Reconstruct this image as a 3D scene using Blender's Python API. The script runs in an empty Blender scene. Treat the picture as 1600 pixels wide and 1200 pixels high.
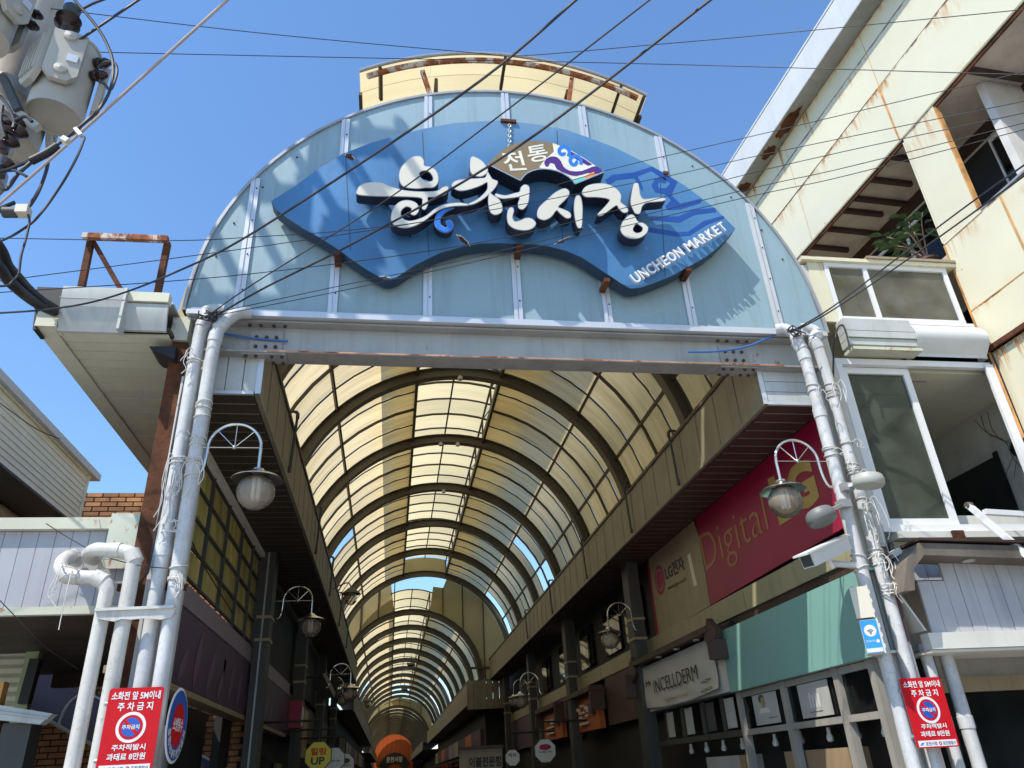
import bpy, math, random
from mathutils import Vector, Matrix
from mathutils.geometry import tessellate_polygon
random.seed(11)
R_ = math.radians
SC = bpy.context.scene
COL = SC.collection

# ------------------------------------------------------------------ camera
F_, PI_, YA_, RO_ = 1168.9, 0.479225, 0.170707, -0.0561999      # focal (px of 1600), pitch, yaw, roll
cp, sp, cy, sy, cr, sr = math.cos(PI_), math.sin(PI_), math.cos(YA_), math.sin(YA_), math.cos(RO_), math.sin(RO_)
FW = Vector((sy*cp, cy*cp, sp)); RT0 = Vector((cy, -sy, 0)); UP0 = RT0.cross(FW)
RT = RT0*cr + UP0*sr
UP = UP0*cr - RT0*sr
CAM = Vector((0, 0, 1.6))
cam = bpy.data.cameras.new('camera'); camo = bpy.data.objects.new('camera', cam); COL.objects.link(camo)
m3 = Matrix((RT, UP, -FW)).transposed()
camo.matrix_world = Matrix.Translation(CAM) @ m3.to_4x4()
cam.sensor_fit = 'HORIZONTAL'; cam.sensor_width = 36; cam.lens = 36*F_/1600
cam.clip_start = 0.05; cam.clip_end = 2000
SC.camera = camo

# ------------------------------------------------------------------ sky, sun, exposure
SUN = Vector((-0.55, -0.43, 1.0)).normalized()
el = math.asin(SUN.z); az = math.atan2(SUN.x, SUN.y)
w = bpy.data.worlds.new('World'); SC.world = w; w.use_nodes = True
nt = w.node_tree
bg = nt.nodes['Background']; sky = nt.nodes.new('ShaderNodeTexSky')
sky.sky_type = 'NISHITA'; sky.sun_disc = False; sky.sun_elevation = el; sky.sun_rotation = az
sky.altitude = 50; sky.air_density = 1.5; sky.dust_density = 0.0; sky.ozone_density = 10.0
nt.links.new(sky.outputs[0], bg.inputs[0]); bg.inputs[1].default_value = 0.15
sl = bpy.data.lights.new('sun', 'SUN'); sl.energy = 3.5; sl.angle = R_(0.5); sl.color = (1, 0.93, 0.82)
so = bpy.data.objects.new('sun', sl); COL.objects.link(so); so.rotation_euler = SUN.to_track_quat('Z', 'Y').to_euler()
so.location = (-8, -6, 20)
SC.view_settings.view_transform = 'Standard'; SC.view_settings.look = 'None'
SC.view_settings.exposure = 0.6; SC.view_settings.gamma = 1
SC.view_settings.use_curve_mapping = False
SC.render.engine = 'CYCLES'
cy_ = SC.cycles
cy_.use_denoising = True; cy_.max_bounces = 7; cy_.diffuse_bounces = 3; cy_.glossy_bounces = 3
cy_.transmission_bounces = 5; cy_.transparent_max_bounces = 12
cy_.sample_clamp_indirect = 6; cy_.caustics_reflective = False; cy_.caustics_refractive = False

# ------------------------------------------------------------------ projection helpers: a direction of sight meets a real plane
def ray(x, y): return FW*F_ + RT*(x-800) + UP*(600-y)
def YP(v, x, y):
    d = ray(x, y); return CAM + d*(v/d.y)
def XP(v, x, y):
    d = ray(x, y); return CAM + d*(v/d.x)
def ZP(v, x, y):
    d = ray(x, y); return CAM + d*((v-1.6)/d.z)
WK = 0.06; WX, WY = 6.62, 6.5                                     # wall of the metal clad building: x = WX - WK*(y-WY)
WU = Vector((-WK, 1, 0)).normalized(); WN = Vector((-1, -WK, 0)).normalized()   # along it (away), out of it (left)
def WP(x, y, off=0.0):
    d = ray(x, y); o = Vector((WX, WY, 0)) + WN*off
    t = (o - CAM).dot(WN)/d.dot(WN); return CAM + d*t
def W(u, z, off=0.0): return Vector((WX, WY, 0)) + WU*u + WN*off + Vector((0, 0, z))

# ------------------------------------------------------------------ materials
MATS = {}
def mat(name, col, rough=0.6, metal=0.0, var=0.12, scale=2.5, rust=0.0, streak=0.0, bump=0.0, rustcol=(0.20, 0.065, 0.022),
        spec=0.5, dirt=(0.09, 0.075, 0.06), fine=0.0, coat=0.0, rscale=3.0, island=0.0):
    if name in MATS: return MATS[name]
    m = bpy.data.materials.new(name); m.use_nodes = True; n = m.node_tree; N = n.nodes; Lk = n.links
    b = N['Principled BSDF']; b.inputs['Roughness'].default_value = rough; b.inputs['Metallic'].default_value = metal
    b.inputs['Specular IOR Level'].default_value = spec
    if coat: b.inputs['Coat Weight'].default_value = coat; b.inputs['Coat Roughness'].default_value = 0.15
    g = N.new('ShaderNodeNewGeometry')
    def noise(sc, det=4, vec=None, ro=0.55):
        t = N.new('ShaderNodeTexNoise'); t.inputs['Scale'].default_value = sc; t.inputs['Detail'].default_value = det
        t.inputs['Roughness'].default_value = ro
        Lk.new(vec if vec else g.outputs['Position'], t.inputs['Vector']); return t.outputs['Fac']
    def ramp(src, a, b_):
        r = N.new('ShaderNodeMapRange'); r.inputs[1].default_value = a; r.inputs[2].default_value = b_
        Lk.new(src, r.inputs[0]); return r.outputs[0]
    def mixc(fac, A, B):
        x = N.new('ShaderNodeMix'); x.data_type = 'RGBA'
        if isinstance(fac, float): x.inputs[0].default_value = fac
        else: Lk.new(fac, x.inputs[0])
        for i, v in ((6, A), (7, B)):
            if isinstance(v, tuple): x.inputs[i].default_value = (*v, 1)
            else: Lk.new(v, x.inputs[i])
        return x.outputs[2]
    c0 = tuple(max(0, c*(1-var)) for c in col); c1 = tuple(min(1, c*(1+var)) for c in col)
    out = mixc(ramp(noise(scale), 0.3, 0.7), c0, c1)
    if fine: out = mixc(ramp(noise(38, 3), 0.56, 0.70), out, tuple(c*(1-fine) for c in col))
    if island:
        h = N.new('ShaderNodeObjectInfo')
        r = N.new('ShaderNodeMapRange'); Lk.new(h.outputs['Random'], r.inputs[0])
        r.inputs[3].default_value = 1-island; r.inputs[4].default_value = 1+island
        hv = N.new('ShaderNodeHueSaturation'); Lk.new(out, hv.inputs['Color']); Lk.new(r.outputs[0], hv.inputs['Value'])
        out = hv.outputs[0]
    if streak:
        mp = N.new('ShaderNodeMapping'); mp.inputs['Scale'].default_value = (7, 7, 0.35); Lk.new(g.outputs['Position'], mp.inputs[0])
        s = noise(1.6, 5, mp.outputs[0], 0.65)
        r = ramp(s, 0.50, 0.80); q = N.new('ShaderNodeMath'); q.operation = 'MULTIPLY'; q.inputs[1].default_value = streak
        Lk.new(r, q.inputs[0]); out = mixc(q.outputs[0], out, dirt)
    if rust:
        mp = N.new('ShaderNodeMapping'); mp.inputs['Scale'].default_value = (1.3, 1.3, 0.7); Lk.new(g.outputs['Position'], mp.inputs[0])
        s = noise(rscale, 7, mp.outputs[0], 0.68); th = 0.72 - 0.42*rust
        r = ramp(s, th, th+0.07)
        rc = mixc(ramp(noise(14, 4), 0.35, 0.65), rustcol, tuple(c*2.1 for c in rustcol))
        out = mixc(r, out, rc)
        q = N.new('ShaderNodeMapRange'); q.inputs[3].default_value = rough; q.inputs[4].default_value = 0.92
        Lk.new(r, q.inputs[0]); Lk.new(q.outputs[0], b.inputs['Roughness'])
    Lk.new(out, b.inputs['Base Color'])
    if bump:
        bn = N.new('ShaderNodeBump'); bn.inputs['Strength'].default_value = bump; bn.inputs['Distance'].default_value = 0.02
        Lk.new(noise(9, 5), bn.inputs['Height']); Lk.new(bn.outputs[0], b.inputs['Normal'])
    MATS[name] = m; return m

def mat_sheet(name, col, trans=0.62, streak=0.3, dirt=(0.30, 0.22, 0.11)):
    """weathered translucent roofing sheet: part diffuse, part translucent"""
    if name in MATS: return MATS[name]
    m = bpy.data.materials.new(name); m.use_nodes = True; N = m.node_tree.nodes; Lk = m.node_tree.links
    N.remove(N['Principled BSDF']); out = N['Material Output']
    g = N.new('ShaderNodeNewGeometry'); mp = N.new('ShaderNodeMapping'); mp.inputs['Scale'].default_value = (0.8, 5, 0.8)
    Lk.new(g.outputs['Position'], mp.inputs[0])
    t = N.new('ShaderNodeTexNoise'); t.inputs['Scale'].default_value = 1.1; t.inputs['Detail'].default_value = 6; Lk.new(mp.outputs[0], t.inputs['Vector'])
    r = N.new('ShaderNodeMapRange'); r.inputs[1].default_value = 0.42; r.inputs[2].default_value = 0.85; r.inputs[4].default_value = streak; Lk.new(t.outputs['Fac'], r.inputs[0])
    x = N.new('ShaderNodeMix'); x.data_type = 'RGBA'; x.inputs[6].default_value = (*col, 1); x.inputs[7].default_value = (*dirt, 1); Lk.new(r.outputs[0], x.inputs[0])
    h = N.new('ShaderNodeObjectInfo'); rr = N.new('ShaderNodeMapRange'); rr.inputs[3].default_value = 0.80; rr.inputs[4].default_value = 1.08; Lk.new(h.outputs['Random'], rr.inputs[0])
    hv = N.new('ShaderNodeHueSaturation'); Lk.new(x.outputs[2], hv.inputs['Color']); Lk.new(rr.outputs[0], hv.inputs['Value'])
    a = N.new('ShaderNodeBsdfDiffuse'); c = N.new('ShaderNodeBsdfTranslucent'); s = N.new('ShaderNodeMixShader'); s.inputs[0].default_value = trans
    Lk.new(hv.outputs[0], a.inputs[0]); Lk.new(hv.outputs[0], c.inputs[0]); Lk.new(a.outputs[0], s.inputs[1]); Lk.new(c.outputs[0], s.inputs[2])
    Lk.new(s.outputs[0], out.inputs[0]); MATS[name] = m; return m

def mat_glass(name, tint=(0.55, 0.6, 0.55), refl=0.16, haze=0.15, hazecol=(0.25, 0.26, 0.22), rough=0.03):
    if name in MATS: return MATS[name]
    m = bpy.data.materials.new(name); m.use_nodes = True; N = m.node_tree.nodes; Lk = m.node_tree.links
    N.remove(N['Principled BSDF']); out = N['Material Output']
    a = N.new('ShaderNodeBsdfTransparent'); a.inputs[0].default_value = (*tint, 1)
    d = N.new('ShaderNodeBsdfDiffuse'); d.inputs[0].default_value = (*hazecol, 1)
    g = N.new('ShaderNodeBsdfGlossy'); g.inputs[1].default_value = rough
    fr = N.new('ShaderNodeLayerWeight'); fr.inputs[0].default_value = refl
    geo = N.new('ShaderNodeNewGeometry'); t = N.new('ShaderNodeTexNoise'); t.inputs['Scale'].default_value = 3; t.inputs['Detail'].default_value = 6
    Lk.new(geo.outputs['Position'], t.inputs['Vector'])
    r = N.new('ShaderNodeMapRange'); r.inputs[1].default_value = 0.35; r.inputs[2].default_value = 0.8; r.inputs[3].default_value = haze*0.6; r.inputs[4].default_value = min(1, haze*1.8)
    Lk.new(t.outputs['Fac'], r.inputs[0])
    s1 = N.new('ShaderNodeMixShader'); Lk.new(r.outputs[0], s1.inputs[0]); Lk.new(a.outputs[0], s1.inputs[1]); Lk.new(d.outputs[0], s1.inputs[2])
    s2 = N.new('ShaderNodeMixShader'); Lk.new(fr.outputs['Fresnel'], s2.inputs[0]); Lk.new(s1.outputs[0], s2.inputs[1]); Lk.new(g.outputs[0], s2.inputs[2])
    Lk.new(s2.outputs[0], out.inputs[0]); MATS[name] = m; return m

M_asphalt = mat('pale street concrete', (0.42, 0.40, 0.37), 0.9, var=0.2, scale=3, bump=0.3)
M_paver = mat('dark lane paving', (0.05, 0.048, 0.046), 0.85, var=0.2)
M_blue_panel = mat('pale blue panel', (0.295, 0.42, 0.475), 0.42, var=0.05, scale=0.9, streak=0.60, dirt=(0.20, 0.27, 0.28), fine=0.06, island=0.05)
M_alu = mat('white aluminium', (0.66, 0.68, 0.70), 0.38, 0.35, var=0.06, streak=0.15, dirt=(0.35, 0.35, 0.34))
M_alu_dull = mat('dull aluminium', (0.40, 0.41, 0.42), 0.45, 0.4, var=0.12, streak=0.25)
M_steel = mat('grey painted steel', (0.40, 0.42, 0.41), 0.6, 0.1, var=0.12, rust=0.22, streak=0.35, dirt=(0.16, 0.11, 0.07))
M_steel_clean = mat('grey steel flange', (0.36, 0.35, 0.33), 0.62, 0.1, var=0.15, rust=0.12, streak=0.3)
M_copper = mat('coppery painted edge', (0.55, 0.30, 0.18), 0.5, 0.3, var=0.25, rust=0.5)
M_rust = mat('rusty steel', (0.105, 0.036, 0.014), 0.9, 0.1, var=0.6, scale=5, bump=0.5, fine=0.4)
M_rust_light = mat('rusty white steel', (0.60, 0.52, 0.44), 0.7, 0.1, var=0.15, rust=0.70, rscale=4.5)
M_bolt = mat('rusty bolt', (0.10, 0.06, 0.045), 0.8, 0.3, var=0.4, scale=20)
M_rib = mat('olive grey rib paint', (0.105, 0.093, 0.065), 0.6, var=0.15, rust=0.10, streak=0.2)
M_bar = mat('dark brown bar', (0.075, 0.055, 0.038), 0.6, var=0.2)
M_sheet = mat_sheet('cream roof sheet', (0.61, 0.50, 0.295), 0.78, 0.70)
M_sheet_top = mat_sheet('pale cream roof sheet', (0.71, 0.59, 0.33), 0.78, 0.22)
M_infill = mat_sheet('cream end sheet', (0.62, 0.54, 0.32), 0.5, 0.35)
M_val = mat('olive grey valance slat', (0.235, 0.215, 0.155), 0.6, var=0.1, streak=0.45, dirt=(0.12, 0.10, 0.065), island=0.05)
M_cap = mat('pale grey metal', (0.52, 0.55, 0.54), 0.5, 0.1, var=0.08, streak=0.4, dirt=(0.25, 0.24, 0.2))
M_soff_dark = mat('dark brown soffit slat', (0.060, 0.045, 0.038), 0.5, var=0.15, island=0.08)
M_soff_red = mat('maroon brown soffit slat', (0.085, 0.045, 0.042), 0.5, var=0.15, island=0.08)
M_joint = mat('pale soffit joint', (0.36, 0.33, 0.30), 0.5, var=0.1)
M_soff_pale = mat('pale green soffit slat', (0.66, 0.66, 0.52), 0.55, var=0.05, streak=0.1, island=0.03)
M_pipe = mat('grey white pvc', (0.58, 0.59, 0.595), 0.5, var=0.12, scale=5, streak=0.65, dirt=(0.27, 0.28, 0.29), fine=0.22, rust=0.07, rscale=5, rustcol=(0.22, 0.12, 0.06))
M_pipe_st = mat('rust stained white pipe', (0.62, 0.61, 0.57), 0.5, var=0.12, scale=4, streak=0.4, rust=0.20, rustcol=(0.26, 0.12, 0.04), fine=0.2)
M_wpost = mat('dirty white sheet', (0.60, 0.60, 0.57), 0.55, var=0.1, streak=0.45, dirt=(0.26, 0.23, 0.19), rust=0.05)
M_sign = mat('printed blue sign', (0.066, 0.20, 0.40), 0.42, var=0.25, scale=0.9, streak=0.40, dirt=(0.10, 0.15, 0.20), fine=0.10)
M_sign_side = mat('sign return steel', (0.020, 0.045, 0.085), 0.5, var=0.2, rust=0.05)
M_wave = mat('deep blue print', (0.014, 0.075, 0.32), 0.4, var=0.15)
M_letter = mat('cream letter face', (0.70, 0.665, 0.56), 0.4, var=0.04)
M_letter_side = mat('dark navy letter side', (0.012, 0.016, 0.030), 0.5)
M_outline = mat('blue grey outline', (0.30, 0.36, 0.50), 0.4)
M_curl = mat('bright blue', (0.03, 0.20, 0.75), 0.35, var=0.05)
M_fan_br = mat('olive brown print', (0.24, 0.175, 0.085), 0.5, var=0.06)
M_purple = mat('purple print', (0.075, 0.020, 0.20), 0.45)
M_teal = mat('turquoise print', (0.14, 0.62, 0.54), 0.45)
M_orange_p = mat('orange print', (0.85, 0.29, 0.06), 0.45)
M_creamprint = mat('cream print', (0.80, 0.78, 0.66), 0.45)
M_white = mat('white letter', (0.80, 0.80, 0.80), 0.45, var=0.04)
def mat_clad(name, col, stain=(0.57, 0.34, 0.15), rustc=(0.16, 0.055, 0.02)):
    m = mat(name, col, 0.42, var=0.045, scale=1.1, island=0.03, fine=0.03); n = m.node_tree; N = n.nodes; Lk = n.links; b = N['Principled BSDF']
    base = b.inputs['Base Color'].links[0].from_socket; tc = N.new('ShaderNodeTexCoord'); sp = N.new('ShaderNodeSeparateXYZ'); Lk.new(tc.outputs['Generated'], sp.inputs[0])
    g = N.new('ShaderNodeNewGeometry')
    def rng(src, a, b_, c=0.0, d=1.0):
        r = N.new('ShaderNodeMapRange'); r.interpolation_type = 'SMOOTHSTEP'; r.inputs[1].default_value = a; r.inputs[2].default_value = b_; r.inputs[3].default_value = c; r.inputs[4].default_value = d; Lk.new(src, r.inputs[0]); return r.outputs[0]
    def nz(sc, scl, det=5):
        mp = N.new('ShaderNodeMapping'); mp.inputs['Scale'].default_value = scl; Lk.new(g.outputs['Position'], mp.inputs[0])
        t = N.new('ShaderNodeTexNoise'); t.inputs['Scale'].default_value = sc; t.inputs['Detail'].default_value = det; t.inputs['Roughness'].default_value = 0.65; Lk.new(mp.outputs[0], t.inputs[0]); return t.outputs['Fac']
    def mul(a, b_):
        q = N.new('ShaderNodeMath'); q.operation = 'MULTIPLY'; Lk.new(a, q.inputs[0]); Lk.new(b_, q.inputs[1]); return q.outputs[0]
    def mixc(f, a, c):
        x = N.new('ShaderNodeMix'); x.data_type = 'RGBA'; Lk.new(f, x.inputs[0]); Lk.new(a, x.inputs[6]); x.inputs[7].default_value = (*c, 1); return x.outputs[2]
    big = rng(nz(0.9, (1, 1, 1), 3), 0.41, 0.58)
    drip = mul(mul(rng(nz(1.0, (16, 16, 1.6)), 0.44, 0.66), rng(sp.outputs['Z'], 0.62, 0.99)), big)
    wash = mul(rng(nz(1.6, (3, 3, 1.0)), 0.50, 0.75, 0, 0.55), rng(sp.outputs['Z'], 0.55, 1.0))
    foot = mul(rng(nz(2.2, (3, 3, 2)), 0.48, 0.72, 0, 0.6), rng(sp.outputs['Z'], 0.12, 0.0))
    out = mixc(wash, base, (0.74, 0.58, 0.34)); out = mixc(foot, out, (0.70, 0.50, 0.26)); out = mixc(drip, out, stain)
    edge = mul(rng(sp.outputs['Z'], 0.955, 0.992), rng(nz(3.0, (2, 2, 2)), 0.42, 0.60)); out = mixc(edge, out, rustc)
    spots = rng(nz(9.0, (1, 1, 1), 2), 0.735, 0.76); out = mixc(spots, out, (0.50, 0.36, 0.18))
    Lk.new(out, b.inputs['Base Color']); return m
M_cream = mat_clad('cream metal cladding', (0.72, 0.69, 0.515))
M_cream_shop = mat('cream metal strip', (0.33, 0.305, 0.19), 0.5, var=0.1, streak=0.3)
M_stain = mat('orange rust stain', (0.58, 0.30, 0.10), 0.7, var=0.35, scale=7, rust=0.25, rustcol=(0.24, 0.09, 0.03))
M_parapet = mat('white coping', (0.60, 0.62, 0.63), 0.5, var=0.05, streak=0.1)
M_eave = mat('grey eave sheet', (0.30, 0.31, 0.30), 0.6, var=0.2, rust=0.22, rscale=1.7)
M_ceil = mat('stained plaster ceiling', (0.50, 0.45, 0.38), 0.85, var=0.2, streak=0.2, rust=0.12, rustcol=(0.13, 0.09, 0.06), rscale=2.2)
M_inwall = mat('inner white wall', (0.62, 0.61, 0.58), 0.85, var=0.12, streak=0.2, rust=0.06, rustcol=(0.10, 0.08, 0.06))
M_brown = mat('dark brown timber', (0.050, 0.026, 0.020), 0.7, var=0.3)
M_upvc = mat('white window frame', (0.78, 0.79, 0.80), 0.35, var=0.04, streak=0.12, dirt=(0.45, 0.42, 0.38))
M_glass = mat_glass('window glass', (0.50, 0.55, 0.50), 0.22, 0.22, (0.22, 0.24, 0.20))
M_glass_dk = mat_glass('dark window glass', (0.30, 0.33, 0.32), 0.25, 0.12, (0.10, 0.11, 0.11))
M_frost = mat_glass('frosted pane', (0.80, 0.78, 0.70), 0.16, 0.30, (0.34, 0.33, 0.27), 0.10)
M_yel = mat_sheet('yellowed pane', (0.76, 0.68, 0.33), 0.62, 0.75, (0.24, 0.21, 0.10))
M_globe = mat_glass('smoky globe glass', (0.86, 0.80, 0.72), 0.25, 0.34, (0.56, 0.49, 0.40), 0.10)
M_chrome = mat('brushed stainless', (0.62, 0.61, 0.59), 0.25, 0.95, var=0.08)
M_bulb = mat('white bulb tube', (0.85, 0.86, 0.86), 0.3, var=0.02)
M_dark = mat('black rubber', (0.016, 0.016, 0.019), 0.55, var=0.3)
M_wire = mat('dark wire sheath', (0.030, 0.028, 0.034), 0.55, var=0.3)
M_wire_pale = mat('faded pink cable', (0.40, 0.33, 0.31), 0.6, var=0.15)
M_wire_blue = mat('blue cable', (0.05, 0.16, 0.45), 0.5, var=0.1)
M_cord = mat('white cord', (0.68, 0.66, 0.62), 0.8, var=0.12)
M_concrete = mat('pole concrete', (0.46, 0.42, 0.37), 0.85, var=0.1, streak=0.25, bump=0.15)
M_trafo = mat('grey transformer paint', (0.43, 0.415, 0.365), 0.5, var=0.1, streak=0.35, dirt=(0.22, 0.20, 0.17))
M_porc = mat('brown porcelain', (0.025, 0.012, 0.010), 0.2, var=0.1)
M_siding = mat('ivory siding', (0.88, 0.855, 0.72), 0.5, var=0.04, streak=0.08, dirt=(0.42, 0.36, 0.28))
M_panelgrey = mat('lilac grey slat', (0.40, 0.41, 0.44), 0.5, var=0.06, streak=0.15, island=0.03)
M_trimrust = mat('pale green rusty trim', (0.58, 0.58, 0.46), 0.6, var=0.1, rust=0.32, rscale=3.5)
M_brick = mat('brown brick', (0.40, 0.185, 0.075), 0.85, var=0.22, scale=5, island=0.32, bump=0.2)
M_mortar = mat('mortar', (0.06, 0.042, 0.032), 0.95, var=0.15)
M_red = mat('red sign paint', (0.56, 0.010, 0.018), 0.6, var=0.05, spec=0.2)
M_blue = mat('blue sign paint', (0.02, 0.10, 0.45), 0.35, var=0.05)
M_navy = mat('navy sign paint', (0.030, 0.045, 0.22), 0.35)
M_black = mat('black lettering', (0.012, 0.012, 0.012), 0.5)
M_crimson = mat('crimson sign sheet', (0.30, 0.005, 0.048), 0.45, var=0.12, scale=0.8)
M_gold_faint = mat('faint gold print', (0.40, 0.17, 0.08), 0.5, var=0.12)
M_gold = mat('faded gold print', (0.46, 0.31, 0.09), 0.5, var=0.1)
M_creamsign = mat('soiled cream sign', (0.34, 0.275, 0.175), 0.5, var=0.1, streak=0.6, dirt=(0.20, 0.12, 0.06), rust=0.05)
M_tealboard = mat('teal board', (0.21, 0.42, 0.375), 0.5, var=0.05, scale=0.8, streak=0.1, dirt=(0.14, 0.33, 0.30))
M_banner = mat('white banner cloth', (0.54, 0.53, 0.51), 0.75, var=0.05, streak=0.2, dirt=(0.40, 0.36, 0.30))
M_wood = mat('weathered maroon frame', (0.075, 0.043, 0.034), 0.6, var=0.2, streak=0.25)
M_orange = mat('orange sign board', (0.48, 0.115, 0.025), 0.5, var=0.1)
M_orange_far = mat('orange end panel', (0.42, 0.075, 0.008), 0.5, var=0.1)
M_plum = mat('dark plum board', (0.072, 0.036, 0.075), 0.5, var=0.12)
M_plum2 = mat('plum leaf print', (0.135, 0.075, 0.125), 0.5, var=0.1)
M_lilac = mat('lilac grey strip', (0.25, 0.20, 0.255), 0.5, var=0.08)
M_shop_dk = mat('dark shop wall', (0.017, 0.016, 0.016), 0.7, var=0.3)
M_colgrey = mat('grey box column', (0.055, 0.056, 0.054), 0.6, var=0.12, streak=0.3)
M_yellow = mat('yellow sign', (0.66, 0.54, 0.02), 0.45, var=0.05)
M_sigwhite = mat('white sign face', (0.66, 0.66, 0.64), 0.5, var=0.05)
M_wifi = mat('light blue label', (0.02, 0.27, 0.72), 0.4)
M_beige = mat('beige plastic box', (0.62, 0.58, 0.47), 0.5, var=0.06, streak=0.15)
M_lampgrey = mat('grey flood lamp', (0.42, 0.42, 0.38), 0.5, var=0.08)
M_lampdark = mat('dark flood lamp', (0.16, 0.165, 0.16), 0.5, var=0.08)
M_camwhite = mat('white camera housing', (0.72, 0.72, 0.70), 0.4, var=0.06, rust=0.06)
M_slatgrey = mat('bleached grey board', (0.50, 0.50, 0.52), 0.7, var=0.08, streak=0.5, dirt=(0.28, 0.27, 0.27), island=0.04)
M_slatwhite = mat('white painted board', (0.70, 0.69, 0.63), 0.6, var=0.08, streak=0.25, dirt=(0.40, 0.30, 0.2))
M_brownrust = mat('brown stained frame', (0.135, 0.115, 0.095), 0.6, var=0.3, rust=0.28, streak=0.4, rscale=2.2, dirt=(0.30, 0.22, 0.12))
M_leaf = mat('rubber plant leaf', (0.058, 0.13, 0.045), 0.3, var=0.35, scale=14, spec=0.6, island=0.35)
M_twig = mat('pinkish twig', (0.30, 0.20, 0.15), 0.7)
M_clear_awn = mat_sheet('smoky awning sheet', (0.25, 0.25, 0.30), 0.3, 0.3, (0.15, 0.13, 0.12))
M_poster = mat('pale poster', (0.44, 0.44, 0.43), 0.6, var=0.12)
M_posterdk = mat('poster ink', (0.06, 0.06, 0.065), 0.6)
M_card = mat('brown cardboard', (0.34, 0.24, 0.14), 0.8)
M_lime = mat('peeling lime paint', (0.42, 0.52, 0.30), 0.7, var=0.2, rust=0.2)

# ------------------------------------------------------------------ mesh builder
V3 = Vector
WL = {}
class MB:
    def __init__(s): s.v = []; s.f = []
    def add(s, vs, fs):
        b = len(s.v); s.v += [V3(p) for p in vs]; s.f += [tuple(i+b for i in f) for f in fs]; return s
    def box(s, x0, x1, y0, y1, z0, z1):
        x0, x1 = min(x0, x1), max(x0, x1); y0, y1 = min(y0, y1), max(y0, y1); z0, z1 = min(z0, z1), max(z0, z1)
        return s.add([(x, y, z) for z in (z0, z1) for y in (y0, y1) for x in (x0, x1)],
              [(0, 2, 3, 1), (4, 5, 7, 6), (0, 1, 5, 4), (2, 6, 7, 3), (0, 4, 6, 2), (1, 3, 7, 5)])
    def obox(s, c, a, b, d):
        c, a, b, d = V3(c), V3(a), V3(b), V3(d)
        return s.add([c + a*i + b*j + d*k for k in (-1, 1) for j in (-1, 1) for i in (-1, 1)],
              [(0, 2, 3, 1), (4, 5, 7, 6), (0, 1, 5, 4), (2, 6, 7, 3), (0, 4, 6, 2), (1, 3, 7, 5)])
    def bar(s, p, q, w, h, up=(0, 0, 1)):
        p, q = V3(p), V3(q); d = (q-p); L = d.length
        if L < 1e-6: return s
        d /= L; u = V3(up)
        if abs(u.dot(d)) > 0.98: u = V3((0, 1, 0))
        a = d.cross(u).normalized(); b = a.cross(d).normalized()
        return s.obox((p+q)/2, d*(L/2), a*(w/2), b*(h/2))
    def slab(s, poly, ext):
        poly = [V3(p) for p in poly]; ext = V3(ext); n = len(poly)
        tris = [(0, 1, 2, 3)] if n == 4 else tessellate_polygon([poly])
        vs = poly + [p+ext for p in poly]
        fs = [tuple(t) for t in tris] + [tuple(i+n for i in reversed(t)) for t in tris]
        fs += [(i, (i+1) % n, (i+1) % n+n, i+n) for i in range(n)]
        return s.add(vs, fs)
    def ring_slab(s, outer, holes, ext, side=True):
        loops = [[V3(p) for p in outer]] + [[V3(p) for p in h] for h in holes]; ext = V3(ext)
        flat = [p for l in loops for p in l]; n = len(flat)
        tris = tessellate_polygon(loops)
        fs = [tuple(t) for t in tris] + [tuple(i+n for i in reversed(t)) for t in tris]
        o = 0
        for l in loops:
            k = len(l); fs += [(o+i, o+(i+1) % k, o+(i+1) % k+n, o+i+n) for i in range(k)]; o += k
        return s.add(flat + [p+ext for p in flat], fs)
    def sides(s, outer, ext):
        o = [V3(p) for p in outer]; k = len(o); ext = V3(ext)
        return s.add(o + [p+ext for p in o], [(i, (i+1) % k, (i+1) % k+k, i+k) for i in range(k)])
    def tube(s, pts, r, n=8, r1=None):
        pts = [V3(p) for p in pts]; m = len(pts); up = V3((0.31, 0.17, 0.93)); rings = []
        for i, p in enumerate(pts):
            d = (pts[min(i+1, m-1)] - pts[max(i-1, 0)]).normalized()
            a = d.cross(up)
            if a.length < 0.05: a = d.cross(V3((1, 0, 0)))
            a.normalize(); b = d.cross(a).normalized()
            rr = r if r1 is None else r + (r1-r)*i/(m-1)
            rings.append([p + a*(rr*math.cos(2*math.pi*k/n)) + b*(rr*math.sin(2*math.pi*k/n)) for k in range(n)])
        vs = [q for R in rings for q in R]; fs = []
        for i in range(m-1):
            for k in range(n): fs.append((i*n+k, i*n+(k+1) % n, (i+1)*n+(k+1) % n, (i+1)*n+k))
        fs.append(tuple(reversed(range(n)))); fs.append(tuple(range((m-1)*n, m*n)))
        return s.add(vs, fs)
    def lathe(s, prof, c, axis=(0, 0, 1), n=20):
        ax = V3(axis).normalized(); t = V3((1, 0, 0)) if abs(ax.x) < 0.9 else V3((0, 1, 0))
        a = ax.cross(t).normalized(); b = ax.cross(a).normalized(); c = V3(c)
        vs = []; fs = []
        for r, h in prof:
            for k in range(n):
                th = 2*math.pi*k/n; vs.append(c + ax*h + a*(r*math.cos(th)) + b*(r*math.sin(th)))
        for i in range(len(prof)-1):
            for k in range(n): fs.append((i*n+k, i*n+(k+1) % n, (i+1)*n+(k+1) % n, (i+1)*n+k))
        if prof[0][0] > 1e-4: fs.append(tuple(reversed(range(n))))
        if prof[-1][0] > 1e-4: fs.append(tuple(range((len(prof)-1)*n, len(prof)*n)))
        return s.add(vs, fs)
    def grid(s, fn, nu, nv):
        vs = [fn(i/nu, j/nv) for i in range(nu+1) for j in range(nv+1)]
        return s.add(vs, [(i*(nv+1)+j, (i+1)*(nv+1)+j, (i+1)*(nv+1)+j+1, i*(nv+1)+j+1) for i in range(nu) for j in range(nv)])
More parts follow.
